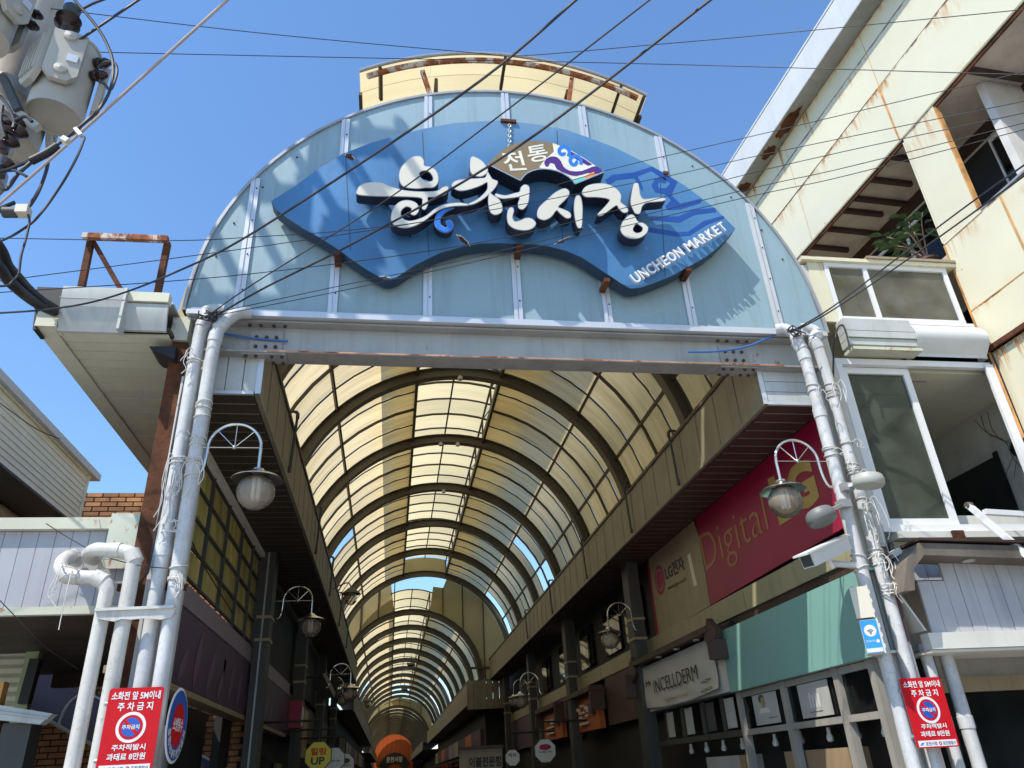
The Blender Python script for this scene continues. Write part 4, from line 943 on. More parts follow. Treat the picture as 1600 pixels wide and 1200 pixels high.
ab(4.62, 6.62, ZU1+0.003, ZU1+0.05, YA-0.04, YA+2.2).build('roof_sheet', M_cream, an)
ab(5.45, 6.62, ZU1+0.053, ZU1+0.085, YA-0.06, YA+1.0).build('roof_patch', M_creamsign, an)
ab(4.86, 6.56, ZU0-0.045, ZU0-0.003, YA-0.03, YA+0.06).build('sill', M_upvc, an)
ab(4.85, 5.0, ZU0, ZU1, YA+0.45, YA+0.55).build('inner_post', M_rust, an); ab(5.55, 5.65, ZU0, ZU1, YA+0.35, YA+0.45).build('inner_post', M_rust, an)
ab(4.72, 6.6, ZU0-0.1, ZU1, YA+1.6, YA+1.7).build('back_wall', M_inwall, an)
# rounded shutter box under it
ZS0, ZS1 = 5.47, 5.885
def bulge(x0, x1, name, m, n=10):
    P = []
    for i in range(n+1):
        t = i/n; z = ZS1-(ZS1-ZS0)*t; y = YA-0.015-0.15*math.sin(math.pi*min(1, t*1.12)*0.9+0.15)
        P += [V3((x0, y, z)), V3((x1, y, z))]
    fs = [(2*i, 2*i+1, 2*i+3, 2*i+2) for i in range(n)]
    b = len(P); Q = [V3((p.x, YA+0.1, p.z)) for p in P]
    fs += [(2*i, 2*i+2, b+2*i+2, b+2*i) for i in range(n)] + [(2*i+1, 2*i+3, b+2*i+3, b+2*i+1) for i in range(n)]
    return MB().add(P+Q, fs).build(name, m, an, smooth=True)
bulge(5.66, 6.56, 'rounded_cover', M_parapet)
for i in range(4):
    z1 = ZS1-0.005-i*0.085; ab(4.84, 5.65, z1-0.078, z1, YA-0.13-0.02*(i in (1, 2)), YA+0.02).build('cover_slat', M_cap, an)
ab(4.84, 5.67, ZS0+0.0, ZS0+0.035, YA-0.16, YA+0.02).build('cover_lip', M_trimrust, an)
pts = [YP(YA-0.2, x, y) for x, y in ((1302, 590), (1303, 545), (1308, 515), (1316, 508), (1322, 520), (1328, 546))]
MB().tube(spline(pts, 5), 0.010, 6).build('cable_loop', M_wire, an, smooth=True)
# big window, left leaf glazed, right bay open into an empty room
ZB0_, ZB1_ = 3.50, 5.44
f = frame(an, 4.70, 6.62, ZB0_, ZB1_, [], YA, 0.07, [None])
frame(an, 4.775, 5.60, ZB0_+0.075, ZB1_-0.075, [], YA+0.062, 0.075, [M_glass], name='sliding_leaf')
ab(6.50, 6.60, 3.4, 5.40, YA-0.03, YA-0.002).build('corner_post', M_upvc, an)
ab(6.601, 6.75, 3.0, 5.55, YA-0.02, YA+0.10).build('dark_return', M_brown, an)
ab(4.40, 4.695, 0, 5.47, YA+0.00, YA+0.04).build('white_jamb_sheet', M_wpost, an)
ab(4.3, 4.7, 5.475, 6.7, YA+0.02, YA+0.06).build('jamb_infill', M_wpost, an)
ab(4.72, 7.6, 5.36, 5.44, YA+0.13, YA+3.4).build('room_ceiling', M_soff_pale, an)
for i in range(6): ab(4.8, 6.0, 5.345, 5.358, YA+0.3+i*0.34, YA+0.33+i*0.34).build('ceiling_line', M_joint, an)
ab(7.3, 7.4, 3.0, 5.36, YA+0.13, YA+3.4).build('room_side_wall', M_inwall, an)
ab(4.72, 7.3, 3.0, 5.36, YA+2.6, YA+2.7).build('room_back_wall', M_ceil, an)
ab(6.75, 7.299, 4.95, 5.358, YA+2.45, YA+2.59).build('stained_beam', M_ceil, an)
ab(4.72, 4.78, 3.0, 5.36, YA+0.13, YA+2.6).build('room_left_wall', M_shop_dk, an)
ab(4.72, 7.3, 3.0, 3.05, YA+0.13, YA+2.6).build('room_floor', M_ceil, an)
dw = ab(7.255, 7.295, 3.05, 4.75, YA+1.1, YA+2.1).build('door', M_shop_dk, an)
ab(7.245, 7.254, 3.05, 4.80, YA+1.02, YA+1.10).build('door_frame', M_black, dw)
hole = MB().lathe([(0.10, 0), (0.10, 0.03), (0.06, 0.035), (0.0, 0.02)], (7.30, YA+0.75, 4.72), (-1, 0, 0), 14).build('vent_hole', M_black, an)
wr = random.Random(2)
for j in range(3):
    P = [V3((7.27, YA+1.2-0.12*j, 5.3)), V3((7.24, YA+0.95+wr.random()*0.1, 5.05)), V3((7.25, YA+0.85, 4.85)), V3((7.22, YA+0.8-0.1*j, 4.6+0.1*j)), V3((7.23, YA+0.7+0.2*j, 4.4))]
    MB().tube(spline(P, 5), 0.0035, 5).build('loose_cable', M_wire, an)
# timber rail and boards below the window
ab(5.35, 7.0, 3.62, 3.76, YA+0.32, YA+0.42).build('timber_rail', M_slatwhite, an)
ab(4.75, 7.2, 3.40, 3.46, YA-0.14, YA+0.16).build('white_ledge', M_slatwhite, an)
ab(4.75, 5.9, 3.30, 3.395, YA-0.02, YA+0.05).build('ledge_lower_board', M_trimrust, an)  # pale trim board right under the ledge
ab(5.30, 5.42, 3.38, 3.46, YA-0.17, YA-0.142).build('rusty_bracket', M_rust, an)
for i in range(13):
    x = 4.74+i*0.145; ab(x+0.004, x+0.141, 3.03, 3.299, YA+0.01, YA+0.03).build('upright_board', M_slatgrey, an)
ab(4.62, 9.5, 2.2, 3.02, YA+0.45, YA+0.5).build('shop_upper_wall', M_inwall, an)
ab(4.62, 9.5, 3.3, 3.39, YA+0.06, YA+0.5).build('floor_edge', M_brown, an)
# dropped white rails leaning out at the right edge
lr = thing('aluminium_rail', YP(6.0, 1515, 790), 'loose white aluminium rail leaning out beside the open window', 'rail')
p, q = YP(6.15, 1514, 790), YP(5.75, 1625, 885); MB().bar(p, q, 0.055, 0.05).build('rail_bar', M_upvc, lr)
MB().lathe([(0.03, -0.03), (0.036, 0), (0.03, 0.03)], p, (1, 0, 0), 10).build('end_wheel', M_brownrust, lr, smooth=True)
lr2 = thing('aluminium_rail', YP(6.2, 1540, 800), 'short horizontal white rail under the open window at the right edge', 'rail')
MB().bar(YP(6.2, 1538, 800), YP(6.2, 1640, 806), 0.05, 0.05).build('rail_bar', M_upvc, lr2)

# ------------------------------------------------------------------ sign box with bleached boards over the right shop
sb = thing('shop_awning', (5.6, 6.2, 2.4), 'shop sign box of bleached grey boards with a brown stained hood on the right', 'awning')
YB = 6.08
zt, zb = YP(YB, 1500, 872).z, YP(YB, 1500, 988).z
xl_t, xl_b = YP(YB, 1440, 885).x, YP(YB, 1432, 990).x
n = 26; wbd = 0.135; x0 = 4.58
for i in range(n):
    xa = x0+i*wbd; ztop = zt if xa > 4.80 else zt-0.20
    MB().box(xa+0.003, xa+wbd-0.003, YB+0.002*(i % 3), YB+0.022+0.002*(i % 3), zb, ztop).build('board', M_slatgrey, sb)
MB().box(4.50, x0+n*wbd, YB-0.05, YB+0.06, zb-0.135, zb-0.003).build('bottom_rail', M_slatwhite, sb)
MB().box(4.50, x0+n*wbd, YB-0.02, YB+0.5, zb-0.16, zb-0.138).build('bottom_plank', M_slatwhite, sb)
MB().box(4.8, x0+n*wbd, YB-0.03, YB+0.03, zt+0.003, zt+0.10).build('head_board', M_brownrust, sb)
# hood: top bar with a broken slope at its left end
YH = YB-0.24
hpoly = [(1436, 848), (1417, 874), (1412, 924), (1430, 922), (1428, 889), (1444, 867), (1700, 876), (1700, 856)]
MB().slab([YP(YH, *p) for p in hpoly], (0, 0.30, 0)).build('hood_frame', M_brownrust, sb)
a = YP(YH, 1434, 845); b = YP(YH, 1700, 852); MB().bar(a+V3((0, 0.15, 0.012)), b+V3((0, 0.15, 0.012)), 0.36, 0.022, (0, 0, 1)).build('hood_top', M_brown, sb)
for x in (5.05, 5.5, 5.95):
    MB().lathe([(0.055, 0), (0.05, 0.012), (0.0, 0.014)], (x, YB-0.12, YP(YH, 1500, 870).z-0.004), (0, 0, -1), 14).build('spot_lamp', M_lampgrey, sb, smooth=True)
MB().slab([(4.36, YB+0.0, zt-0.30), (4.50, YB-0.02, zb+0.02), (4.50, YB+0.3, zb+0.02), (4.30, YB+0.3, zt-0.25)], (0.02, 0, 0)).build('side_cheek', M_slatwhite, sb)
MB().bar(YP(YB+0.02, 1378, 855), YP(YB+0.02, 1416, 1008), 0.06, 0.05).build('maroon_post', M_wood, sb)
MB().bar(YP(YB+0.04, 1392, 862), YP(YB+0.04, 1398, 870), 0.14, 0.10).build('white_block', M_wpost, sb)
# shop glass below
MB().box(4.9, 9.5, YA+0.35, YA+0.37, 0.3, 2.05).build('shop_glass', M_glass_dk, sb)
MB().box(4.62, 9.5, YA+0.30, YA+0.44, 2.06, 2.19).build('shop_header', M_creamsign, sb)
MB().box(4.62, 9.5, YA+1.6, YA+1.65, 0.0, 2.9).build('shop_back', M_shop_dk, sb)
MB().box(4.6, 9.5, YB+0.03, YA+0.45, zb-0.12, zb-0.10).build('soffit_board', M_ceil, sb)

# ================================================================== entrance columns and their pipes
cl = thing('entrance_column', (-1.95, 6.3, 0), 'left entrance column of rusty steel with grey white sheet strips behind the pipes', 'column')
MB().box(-2.03, -1.895, 6.20, 6.212, 0, 5.22).box(-2.03, -1.895, 6.33, 6.342, 0, 5.22).box(-1.97, -1.96, 6.212, 6.33, 0, 5.22).build('rusty_post', M_rust, cl)
MB().box(-1.885, -1.85, 6.16, 6.26, 0, 4.85).build('white_strip', M_wpost, cl)
MB().box(-1.84, -1.66, 6.24, 6.42, 0, 5.14).build('grey_box', M_cap, cl)
MB().box(-2.05, -1.90, 6.17, 6.33, 5.225, 5.47).build('column_head', M_trimrust, cl)
MB().bar((-1.69, 6.15, 3.0), (-1.69, 6.15, 5.3), 0.05, 0.02).build('rusty_strip', M_stain, cl)
MB().tube([(-1.82, 6.10, 5.4), (-1.84, 6.09, 4.6), (-1.845, 6.08, 3.6), (-1.86, 6.08, 3.1), (-2.0, 6.15, 2.9)], 0.010, 6).build('black_cable', M_wire, cl, smooth=True)
MB().bar((-2.1, 6.22, 3.02), (-1.6, 6.22, 3.02), 0.05, 0.05).build('rusty_cross_bar', M_rust, cl)

def pipe(name, label, pts, r, m=M_pipe, collars=(), cat='pipe', group=None, n=14):
    t = thing(name, pts[-1], label, cat, group)
    MB().tube(spline(pts, 8), r, n).build('pipe_run', m, t, smooth=True)
    P = spline(pts, 8)
    for k in collars:
        i = min(len(P)-2, int(k*len(P))); d = (P[i+1]-P[i]).normalized()
        MB().lathe([(r+0.001, -0.05), (r+0.007, -0.047), (r+0.007, 0.047), (r+0.001, 0.05)], P[i], d, n).build('collar', m, t, smooth=True)
    return t
def vert(px, py, y): p = YP(y, px, py); return p.x, p.z
PR = 0.056
# front left: two long down pipes with bends at the top
x1 = vert(299, 760, 6.02)[0]; x2 = vert(262, 820, 6.09)[0]
pA = [YP(6.13, 391, 489), YP(6.09, 372, 490), YP(6.05, 352, 503), V3((x1+0.02, 6.03, YP(6.02, 342, 515).z)), V3((x1+0.004, 6.02, YP(6.02, 338, 545).z)), V3((x1, 6.02, 4.4)), V3((x1, 6.02, 2.0)), V3((x1, 6.02, 0.02))]
pipe('down_pipe', 'front left grey white down pipe nearest to the left globe lamp', pA, PR, M_pipe, (0.36, 0.52, 0.74, 0.86), group='down pipes at the entrance')
pB = [YP(6.16, 350, 486), YP(6.15, 336, 484), YP(6.12, 322, 488), V3((x2+0.03, 6.10, YP(6.1, 314, 500).z)), V3((x2+0.005, 6.09, YP(6.09, 310, 525).z)), V3((x2, 6.09, 4.4)), V3((x2, 6.09, 2.0)), V3((x2, 6.09, 0.02))]
pipe('down_pipe', 'second grey white down pipe on the left column, left of the one nearest the lamp', pB, PR, M_pipe, (0.5, 0.78), group='down pipes at the entrance')
# left: two pipes elbowing out of the grey slatted awning
yP = 6.02
xa_ = vert(190, 985, yP)[0]; xb_ = vert(140, 1060, yP)[0]
zA = YP(6.05, 170, 862).z; zB = YP(6.05, 150, 905).z
pC = [YP(6.36, 148, 874), YP(6.22, 138, 868), YP(6.10, 150, 859), YP(6.06, 172, 860), V3((xa_-0.10, yP+0.02, zA)), V3((xa_-0.012, yP, zA-0.05)), V3((xa_, yP, zA-0.22)), V3((xa_, yP, 2.0)), V3((xa_, yP, 0.02))]
pipe('down_pipe', 'white pipe elbowing high out of the grey slatted awning left of the column', pC, 0.054, M_pipe_st, (0.42, 0.62), group='down pipes at the entrance')
pD = [YP(6.38, 119, 877), YP(6.22, 112, 870), YP(6.10, 99, 876), YP(6.05, 96, 888), YP(6.03, 106, 899), YP(6.02, 130, 902), V3((xb_-0.09, yP, zB)), V3((xb_-0.012, yP, zB-0.06)), V3((xb_, yP, zB-0.22)), V3((xb_, yP, 2.0)), V3((xb_, yP, 0.02))]
pipe('down_pipe', 'outermost rust stained white pipe with an S bend left of the entrance', pD, 0.052, M_pipe_st, (0.12, 0.44, 0.62), group='down pipes at the entrance')
st = thing('pipe_strap', YP(5.95, 210, 960), 'torn white strap of sheet across the four left pipes', 'strap')
P = [YP(5.95, x, y) for x, y in ((149, 951), (180, 950), (215, 948), (250, 946), (273, 945), (275, 951), (268, 965), (250, 968), (225, 966), (205, 968), (190, 967), (178, 971), (165, 969), (150, 966))]
MB().slab(P, (0, 0.012, 0)).build('strap_sheet', M_pipe_st, st); MB().bar(YP(5.945, 149, 953), YP(5.945, 273, 948), 0.03, 0.02).build('strap_fold', M_wpost, st)
# front right
x3 = vert(1312, 762, 6.02)[0]; x4 = vert(1330, 725, 6.09)[0]; x5 = vert(1460, 1150, 6.16)[0]
pE = [YP(6.14, 1212, 515), YP(6.10, 1226, 514), YP(6.06, 1242, 523), V3((x3-0.03, 6.03, YP(6.03, 1257, 537).z)), V3((x3-0.004, 6.02, YP(6.02, 1264, 565).z)), V3((x3, 6.02, 4.2)), V3((x3, 6.02, 2.0)), V3((x3, 6.02, 0.02))]
pipe('down_pipe', 'front right grey white down pipe carrying the globe lamp and the wifi box', pE, PR, M_pipe, (0.34, 0.46, 0.55, 0.68), group='down pipes at the entrance')
pF = [YP(6.18, 1252, 514), YP(6.16, 1262, 513), YP(6.12, 1276, 520), V3((x4-0.03, 6.10, YP(6.1, 1288, 535).z)), V3((x4-0.004, 6.09, YP(6.09, 1293, 560).z)), V3((x4, 6.09, 4.2)), V3((x4, 6.09, 2.0)), V3((x4, 6.09, 0.02))]
pipe('down_pipe', 'second grey white down pipe on the right column, beside the white window jamb', pF, PR, M_pipe, (0.36, 0.5), group='down pipes at the entrance')
for (px0, lab, m, yy, r) in ((1421, 'orange stained pipe running down behind the right red no parking sign', M_pipe_st, 6.12, 0.050), (1450, 'short grey pipe standing under the bleached sign box behind the red sign', M_pipe, 6.25, 0.05), (1481, 'grey pipe standing right of the red sign under the bleached sign box', M_pipe, 6.3, 0.058)):
    p = YP(yy, px0, 1035); pipe('down_pipe', lab, [(p.x, yy, 2.42), (p.x, yy, 1.5), (p.x, yy, 0.02)], r, m, (0.4,), group='down pipes at the entrance')
crr = thing('entrance_column', (4.3, 6.3, 0), 'right entrance column of grey sheet stained orange behind the pipes', 'column')
MB().box(4.30, 4.39, 6.20, 6.34, 0, 5.14).build('grey_box', M_cap, crr)
MB().box(4.392, 4.43, 6.22, 6.30, 0, 5.45).build('stained_strip', M_stain, crr)
MB().box(4.22, 4.27, 6.17, 6.2, 0, 4.85).build('grey_angle', M_wpost, crr)
lp = [YP(6.0, 1382, 1025), YP(6.0, 1412, 1140), YP(6.0, 1428, 1200)]
MB().bar(YP(6.05, 1377, 1015), YP(6.05, 1424, 1205), 0.06, 0.03).build('lime_strip', M_lime, crr)
# inner columns of the lane
def column(x, y, lab, z=ZV0, wdt=0.20):
    i_near = 'nearest grey box column on the left' in lab
    t = thing('arcade_column', (x, y, 0), lab, 'column', 'inner columns of the arcade')
    MB().box(x-wdt/2, x+wdt/2, y-0.17, y+0.17, 0, z).build('column_box', M_colgrey, t)
    MB().box(x-0.012, x+0.012, y-0.182, y-0.171, 0, z).build('column_seam', M_alu_dull if i_near else M_colgrey, t)
    for zz in (3.5, 3.82): MB().box(x-wdt/2-0.015, x+wdt/2+0.015, y-0.185, y+0.185, zz-0.02, zz+0.02).build('strap', M_creamsign, t)
for i, y in enumerate((11.9, 17.2, 22.5, 27.8)):
    column(-1.88, y, '%s grey box column on the left side of the lane' % ('nearest', 'second', 'third', 'fourth')[i])
    column(4.12, y+0.9, '%s grey box column on the right side of the lane' % ('nearest', 'second', 'third', 'fourth')[i])

# ------------------------------------------------------------------ globe lamps on curled arms
def globe_lamp(loc, s, label, m_arm=M_chrome):
    """arm starts at loc and reaches s (+1 right, -1 left); globe hangs at its tip"""
    L = V3(loc); t = thing('globe_lamp', loc, label, 'lamp', 'globe lamps on curled arms')
    def P(x, z): return L + V3((s*x, 0, z))
    c = (0.25, 0.22); r = 0.21
    pts = [P(-0.02, 0.0), P(0.02, 0.0), P(0.04, 0.08)]
    pts = [P(-0.03, -0.03), P(0.005, -0.02), P(0.03, 0.06), P(0.04, 0.15)] + [P(c[0]-r*math.cos(R_(a)), c[1]+r*math.sin(R_(a))) for a in range(10, 181, 17)] + [P(c[0]+r, 0.12), P(c[0]+r, 0.03)]
    MB().tube(spline(pts, 3), 0.0125, 8).build('arm', m_arm, t, smooth=True)
    sp_ = MB()
    for a in (45, 90, 135): sp_.tube([P(*c), P(c[0]-r*math.cos(R_(a)), c[1]+r*math.sin(R_(a)))], 0.0045, 5)
    sp_.tube([P(-0.08, c[1]), P(c[0]+r, c[1])], 0.0045, 5)
    tag(sp_.build('spokes', m_arm, t, smooth=True), kind='stuff')
    MB().lathe([(0.0, -0.02), (0.014, -0.014), (0.02, 0), (0.014, 0.014), (0, 0.02)], P(*c), (0, 0, 1), 10).build('hub', m_arm, t, smooth=True)
    g = P(c[0]+r, -0.165)
    MB().lathe([(0.0, 0.20), (0.045, 0.195), (0.055, 0.175), (0.085, 0.155), (0.18, 0.120), (0.205, 0.102), (0.202, 0.098), (0.17, 0.110), (0.08, 0.142), (0.0, 0.146)], g, (0, 0, 1), 28).build('lamp_shade', M_chrome, t, smooth=True)
    R = 0.150; prof = [(R*math.sin(R_(a)), -R*math.cos(R_(a))) for a in range(0, 146, 9)]; prof[0] = (0.0, -R)
    MB().lathe(prof, g, (0, 0, 1), 28).build('glass_globe', M_globe, t, smooth=True)
    b = MB()
    for k in range(4):
        a = R_(45+90*k); b.tube([g+V3((0.028*math.cos(a), 0.028*math.sin(a), 0.11)), g+V3((0.028*math.cos(a), 0.028*math.sin(a), -0.07))], 0.014, 8)
    b.lathe([(0.045, 0.10), (0.045, 0.15), (0.0, 0.15)], g, (0, 0, 1), 12)
    b.build('bulb', M_bulb, t, smooth=True)
    return t
pL = YP(6.0, 311, 738); pRt = YP(6.0, 1294, 756)
globe_lamp(pL, 1, 'nearest left globe lamp on a curled arm tied to the front left pipe')
globe_lamp(pRt, -1, 'nearest right globe lamp on a curled arm in front of the crimson sign')
p = YP(11.7, 436, 963); globe_lamp(p, 1, 'second left globe lamp, on the nearest inner left column')
p = YP(12.6, 993, 982); globe_lamp(p, -1, 'second right globe lamp, on the nearest inner right column')
p = YP(17.0, 512, 1072); globe_lamp(p, 1, 'third left globe lamp, deep in the dark lane')
p = YP(17.9, 845, 1082); globe_lamp(p, -1, 'third right globe lamp, before a bright gap in the dark lane')
globe_lamp((-1.75, 22.3, 3.75), 1, 'fourth left globe lamp, smallest on the left of the lane')
globe_lamp((4.0, 23.2, 3.6), -1, 'fourth right globe lamp, smallest on the right of the lane')
# hooded lamps fixed to the left valance
for y, lab in ((16.4, 'hooded lantern on a bracket of the left valance, nearer one'), (33.5, 'hooded lantern on a bracket of the left valance, far one')):
    xv = VL if y < 30 else X2-2.05; zz = 5.25 if y < 30 else 4.6
    t = thing('hooded_lamp', (xv, y, zz), lab, 'lamp', 'hooded lanterns on the left valance')
    MB().tube(spline([(xv, y, zz), (xv+0.12, y, zz+0.06), (xv+0.3, y, zz+0.12), (xv+0.38, y, zz+0.02)], 5), 0.014, 6).build('arm', M_bar, t, smooth=True)
    MB().lathe([(0, 0.12), (0.06, 0.11), (0.19, 0.0), (0.2, -0.02), (0.17, -0.02), (0, 0.05)], (xv+0.38, y, zz-0.1), (0, 0, 1), 14).build('hood', M_colgrey, t, smooth=True)
    MB().lathe([(0.12, 0), (0.12, -0.16), (0.06, -0.22), (0, -0.22)], (xv+0.38, y, zz-0.12), (0, 0, 1), 12).build('glass', M_globe, t, smooth=True)
# flood lights hanging from the skylight ridge
for y, z, x, lab in ((10.6, 8.05, 1.62, 'dark square flood light hanging on a chain under the near skylight'), (37.0, 6.3, 0.9, 'small dark flood light hanging under the second vault'), (48.0, 6.3, 0.8, 'tiny dark flood light hanging farthest down the lane')):
    t = thing('flood_light', (x, y, z), lab, 'flood light', 'flood lights hanging from the vault')
    MB().obox((x, y, z), V3((0.17, 0.02, 0.0)), V3((-0.02, 0.13, 0.06)), V3((0, -0.02, 0.035))).build('housing', M_dark, t)
    MB().obox(V3((x, y, z))+V3((0, 0.018, -0.038)), V3((0.14, 0.017, 0.0)), V3((-0.016, 0.10, 0.047)), V3((0, -0.001, 0.003))).build('lens', M_cap, t)
    MB().tube([(x, y, z+0.03), (x, y, z+0.35)], 0.02, 6).tube([(x-0.17, y, z), (x-0.17, y, z+0.12), (x+0.17, y, z+0.12), (x+0.17, y, z)], 0.012, 5).build('yoke', M_dark, t)
    MB().tube([(x, y, z+0.3), (x-0.02, y-0.05, z+1.15)], 0.008, 5).build('chain', M_dark, t)
# small bulbs under the ribs
bi = 0
for k, dx in ((2, 0.0), (3, -0.18), (3, 0.22), (4, 0.1)):
    y = 6.45+3.3*k-0.06; bi += 1
    tag(MB().lathe([(0.03, 0.02), (0.055, -0.02), (0.05, -0.07), (0, -0.09)], (XC+dx, y, ZCN+math.sqrt(RR**2-dx*dx)-0.01), (0, 0, 1), 10).build('rib_bulb', M_lampgrey, smooth=True),
        ['', 'pale bulb under the crown of the first fully visible rib', 'pale bulb left of the crown of the next rib', 'pale bulb right of the crown of the next rib', 'pale bulb under the crown of the third visible rib'][bi], 'bulb', 'small bulbs under the vault ribs')

# ------------------------------------------------------------------ disc lamps, camera, boxes on the right pipe
def disc_lamp(c, nrm, r, h, m, arm_to, lab):
    t = thing('disc_lamp', c, lab, 'lamp', 'disc lamps on the right pipe')
    c = V3(c); n_ = V3(nrm).normalized()
    MB().lathe([(r*0.90, -h*0.55), (r, -h*0.35), (r*1.0, h*0.2), (r*0.93, h*0.35), (r*0.93, h*0.5), (r*0.86, h*0.62), (0.0, h*0.62)], c, n_, 26).build('lamp_head', m, t, smooth=True)
    MB().lathe([(0.0, -h*0.50), (r*0.88, -h*0.52), (r*0.88, -h*0.545), (0, -h*0.525)], c, n_, 26).build('lens', M_lampgrey, t, smooth=True)
    MB().bar(c+n_*h*0.3, arm_to, 0.045, 0.03).build('arm', M_camwhite if m is M_lampgrey else M_lampgrey, t)
    MB().obox(arm_to, V3((0.05, 0, 0)), V3((0, 0.05, 0)), V3((0, 0, 0.035))).build('clamp', M_alu_dull, t)
disc_lamp(YP(5.72, 1357, 752), (0.10, -0.05, 1.0), 0.132, 0.085, M_lampgrey, YP(5.95, 1322, 762), 'pale disc lamp on the right pipe in front of the big window')
disc_lamp(YP(5.75, 1283, 808), (-0.15, 0.25, 1.0), 0.128, 0.085, M_lampdark, YP(5.95, 1318, 788), 'dark disc lamp on the right pipe in front of the crimson sign')
cc = thing('security_camera', YP(5.85, 1290, 862), 'long white security camera housing with a rusty back end on the right pipe', 'camera')
p, q = YP(5.55, 1256, 879), YP(5.85, 1318, 850); d = (q-p).normalized()
MB().bar(p+d*0.06, q, 0.115, 0.11).build('housing', M_camwhite, cc)
MB().bar(p-d*0.03+V3((0, 0, 0.062)), q+d*0.02+V3((0, 0, 0.062)), 0.14, 0.016).build('sun_shield', M_camwhite, cc)
MB().bar(p+d*0.05, p+d*0.062, 0.095, 0.09).build('front_glass', M_glass_dk, cc)
MB().tube([p.lerp(q, 0.55)-V3((0, 0, 0.06)), p.lerp(q, 0.6)-V3((0, 0, 0.13)), YP(5.95, 1300, 882), YP(6.0, 1338, 884)], 0.02, 8).build('arm', M_camwhite, cc)
MB().bar(YP(6.0, 1300, 880), YP(6.0, 1340, 884), 0.04, 0.05).build('bracket', M_wpost, cc)
def cabinet(px, y, w_, h_, dd, lab, front):
    p = YP(y, *px); t = thing('junction_box', p, lab, 'box', 'boxes on the right pipe')
    ang = R_(32); ax = V3((math.cos(ang), -math.sin(ang), 0)); ay = V3((math.sin(ang), math.cos(ang), 0)); 
    MB().obox(p, ax*(w_/2), ay*(dd/2), V3((0, 0, h_/2))).build('case', M_beige, t)
    MB().obox(p+ax*(w_/2+0.004), ay*(dd/2+0.006), ax*0.006, V3((0, 0, h_/2+0.006))).build('lid', M_beige, t)
    for zz in (-0.3, 0.02, 0.3): MB().obox(p+ax*(w_/2+0.012)-ay*(dd*0.42)+V3((0, 0, zz*h_)), ax*0.006, ay*0.012, V3((0, 0, 0.016))).build('latch', M_camwhite, t)
    for zz in (-0.5, 0.5): MB().tube([p+ay*dd*0.5+V3((0, 0, zz*h_)), p+ay*(dd*0.5+0.13)+V3((0, 0, zz*h_))+ax*0.05], 0.012, 6).build('clamp', M_alu_dull, t)
    return t, p, ax, ay
cabinet((1346, 943), 5.88, 0.13, 0.25, 0.15, 'upper beige junction box without a label on the right pipe', False)
t, p, ax, ay = cabinet((1362, 996), 5.86, 0.13, 0.26, 0.15, 'lower beige junction box with a light blue wifi label', True)
def LP(a, b, k=0.001): return p - ay*(0.075+0.002+k) + ax*(a*0.062) + V3((0, 0, b*0.127))
n_ = -ay
MB().slab([LP(-1, -1), LP(1, -1), LP(1, 1), LP(-1, 1)], n_*0.002).build('wifi_label', M_wifi, t)
def disc(c, u, v, r0, r1, a0=0, a1=360, n=24, k=n_):
    q = MB(); vs = []
    for i in range(n+1):
        a = R_(a0+(a1-a0)*i/n); dd = u*math.cos(a)+v*math.sin(a); vs += [c+dd*r0, c+dd*r1]
    return q.add(vs, [(2*i, 2*i+1, 2*i+3, 2*i+2) for i in range(n)])
u_, v_ = ax*0.053, V3((0, 0, 0.053))
disc(LP(0, 0.34, 0.004), u_, v_, 0.0, 0.86).build('label_disc', M_sigwhite, t)
for r in (0.20, 0.40, 0.60): disc(LP(0, 0.14, 0.0055), u_, v_, r-0.05, r+0.05, 45, 135).build('wifi_arc', M_black, t)
disc(LP(0, 0.14, 0.0055), u_, v_, 0, 0.09).build('wifi_dot', M_black, t)
MB().slab([LP(-0.95, -0.95, 0.003), LP(0.95, -0.95, 0.003), LP(0.95, -0.72, 0.003), LP(-0.95, -0.72, 0.003)], n_*0.001).build('label_strip', M_sigwhite, t)
marks(LP(-0.8, -0.35, 0.004), LP(0.3, -0.35, 0.004), LP(-0.8, -0.22, 0.004), 6, M_sigwhite, t)
disc(LP(0.62, -0.32, 0.004), u_, v_, 0, 0.24).build('label_dot', M_sigwhite, t)

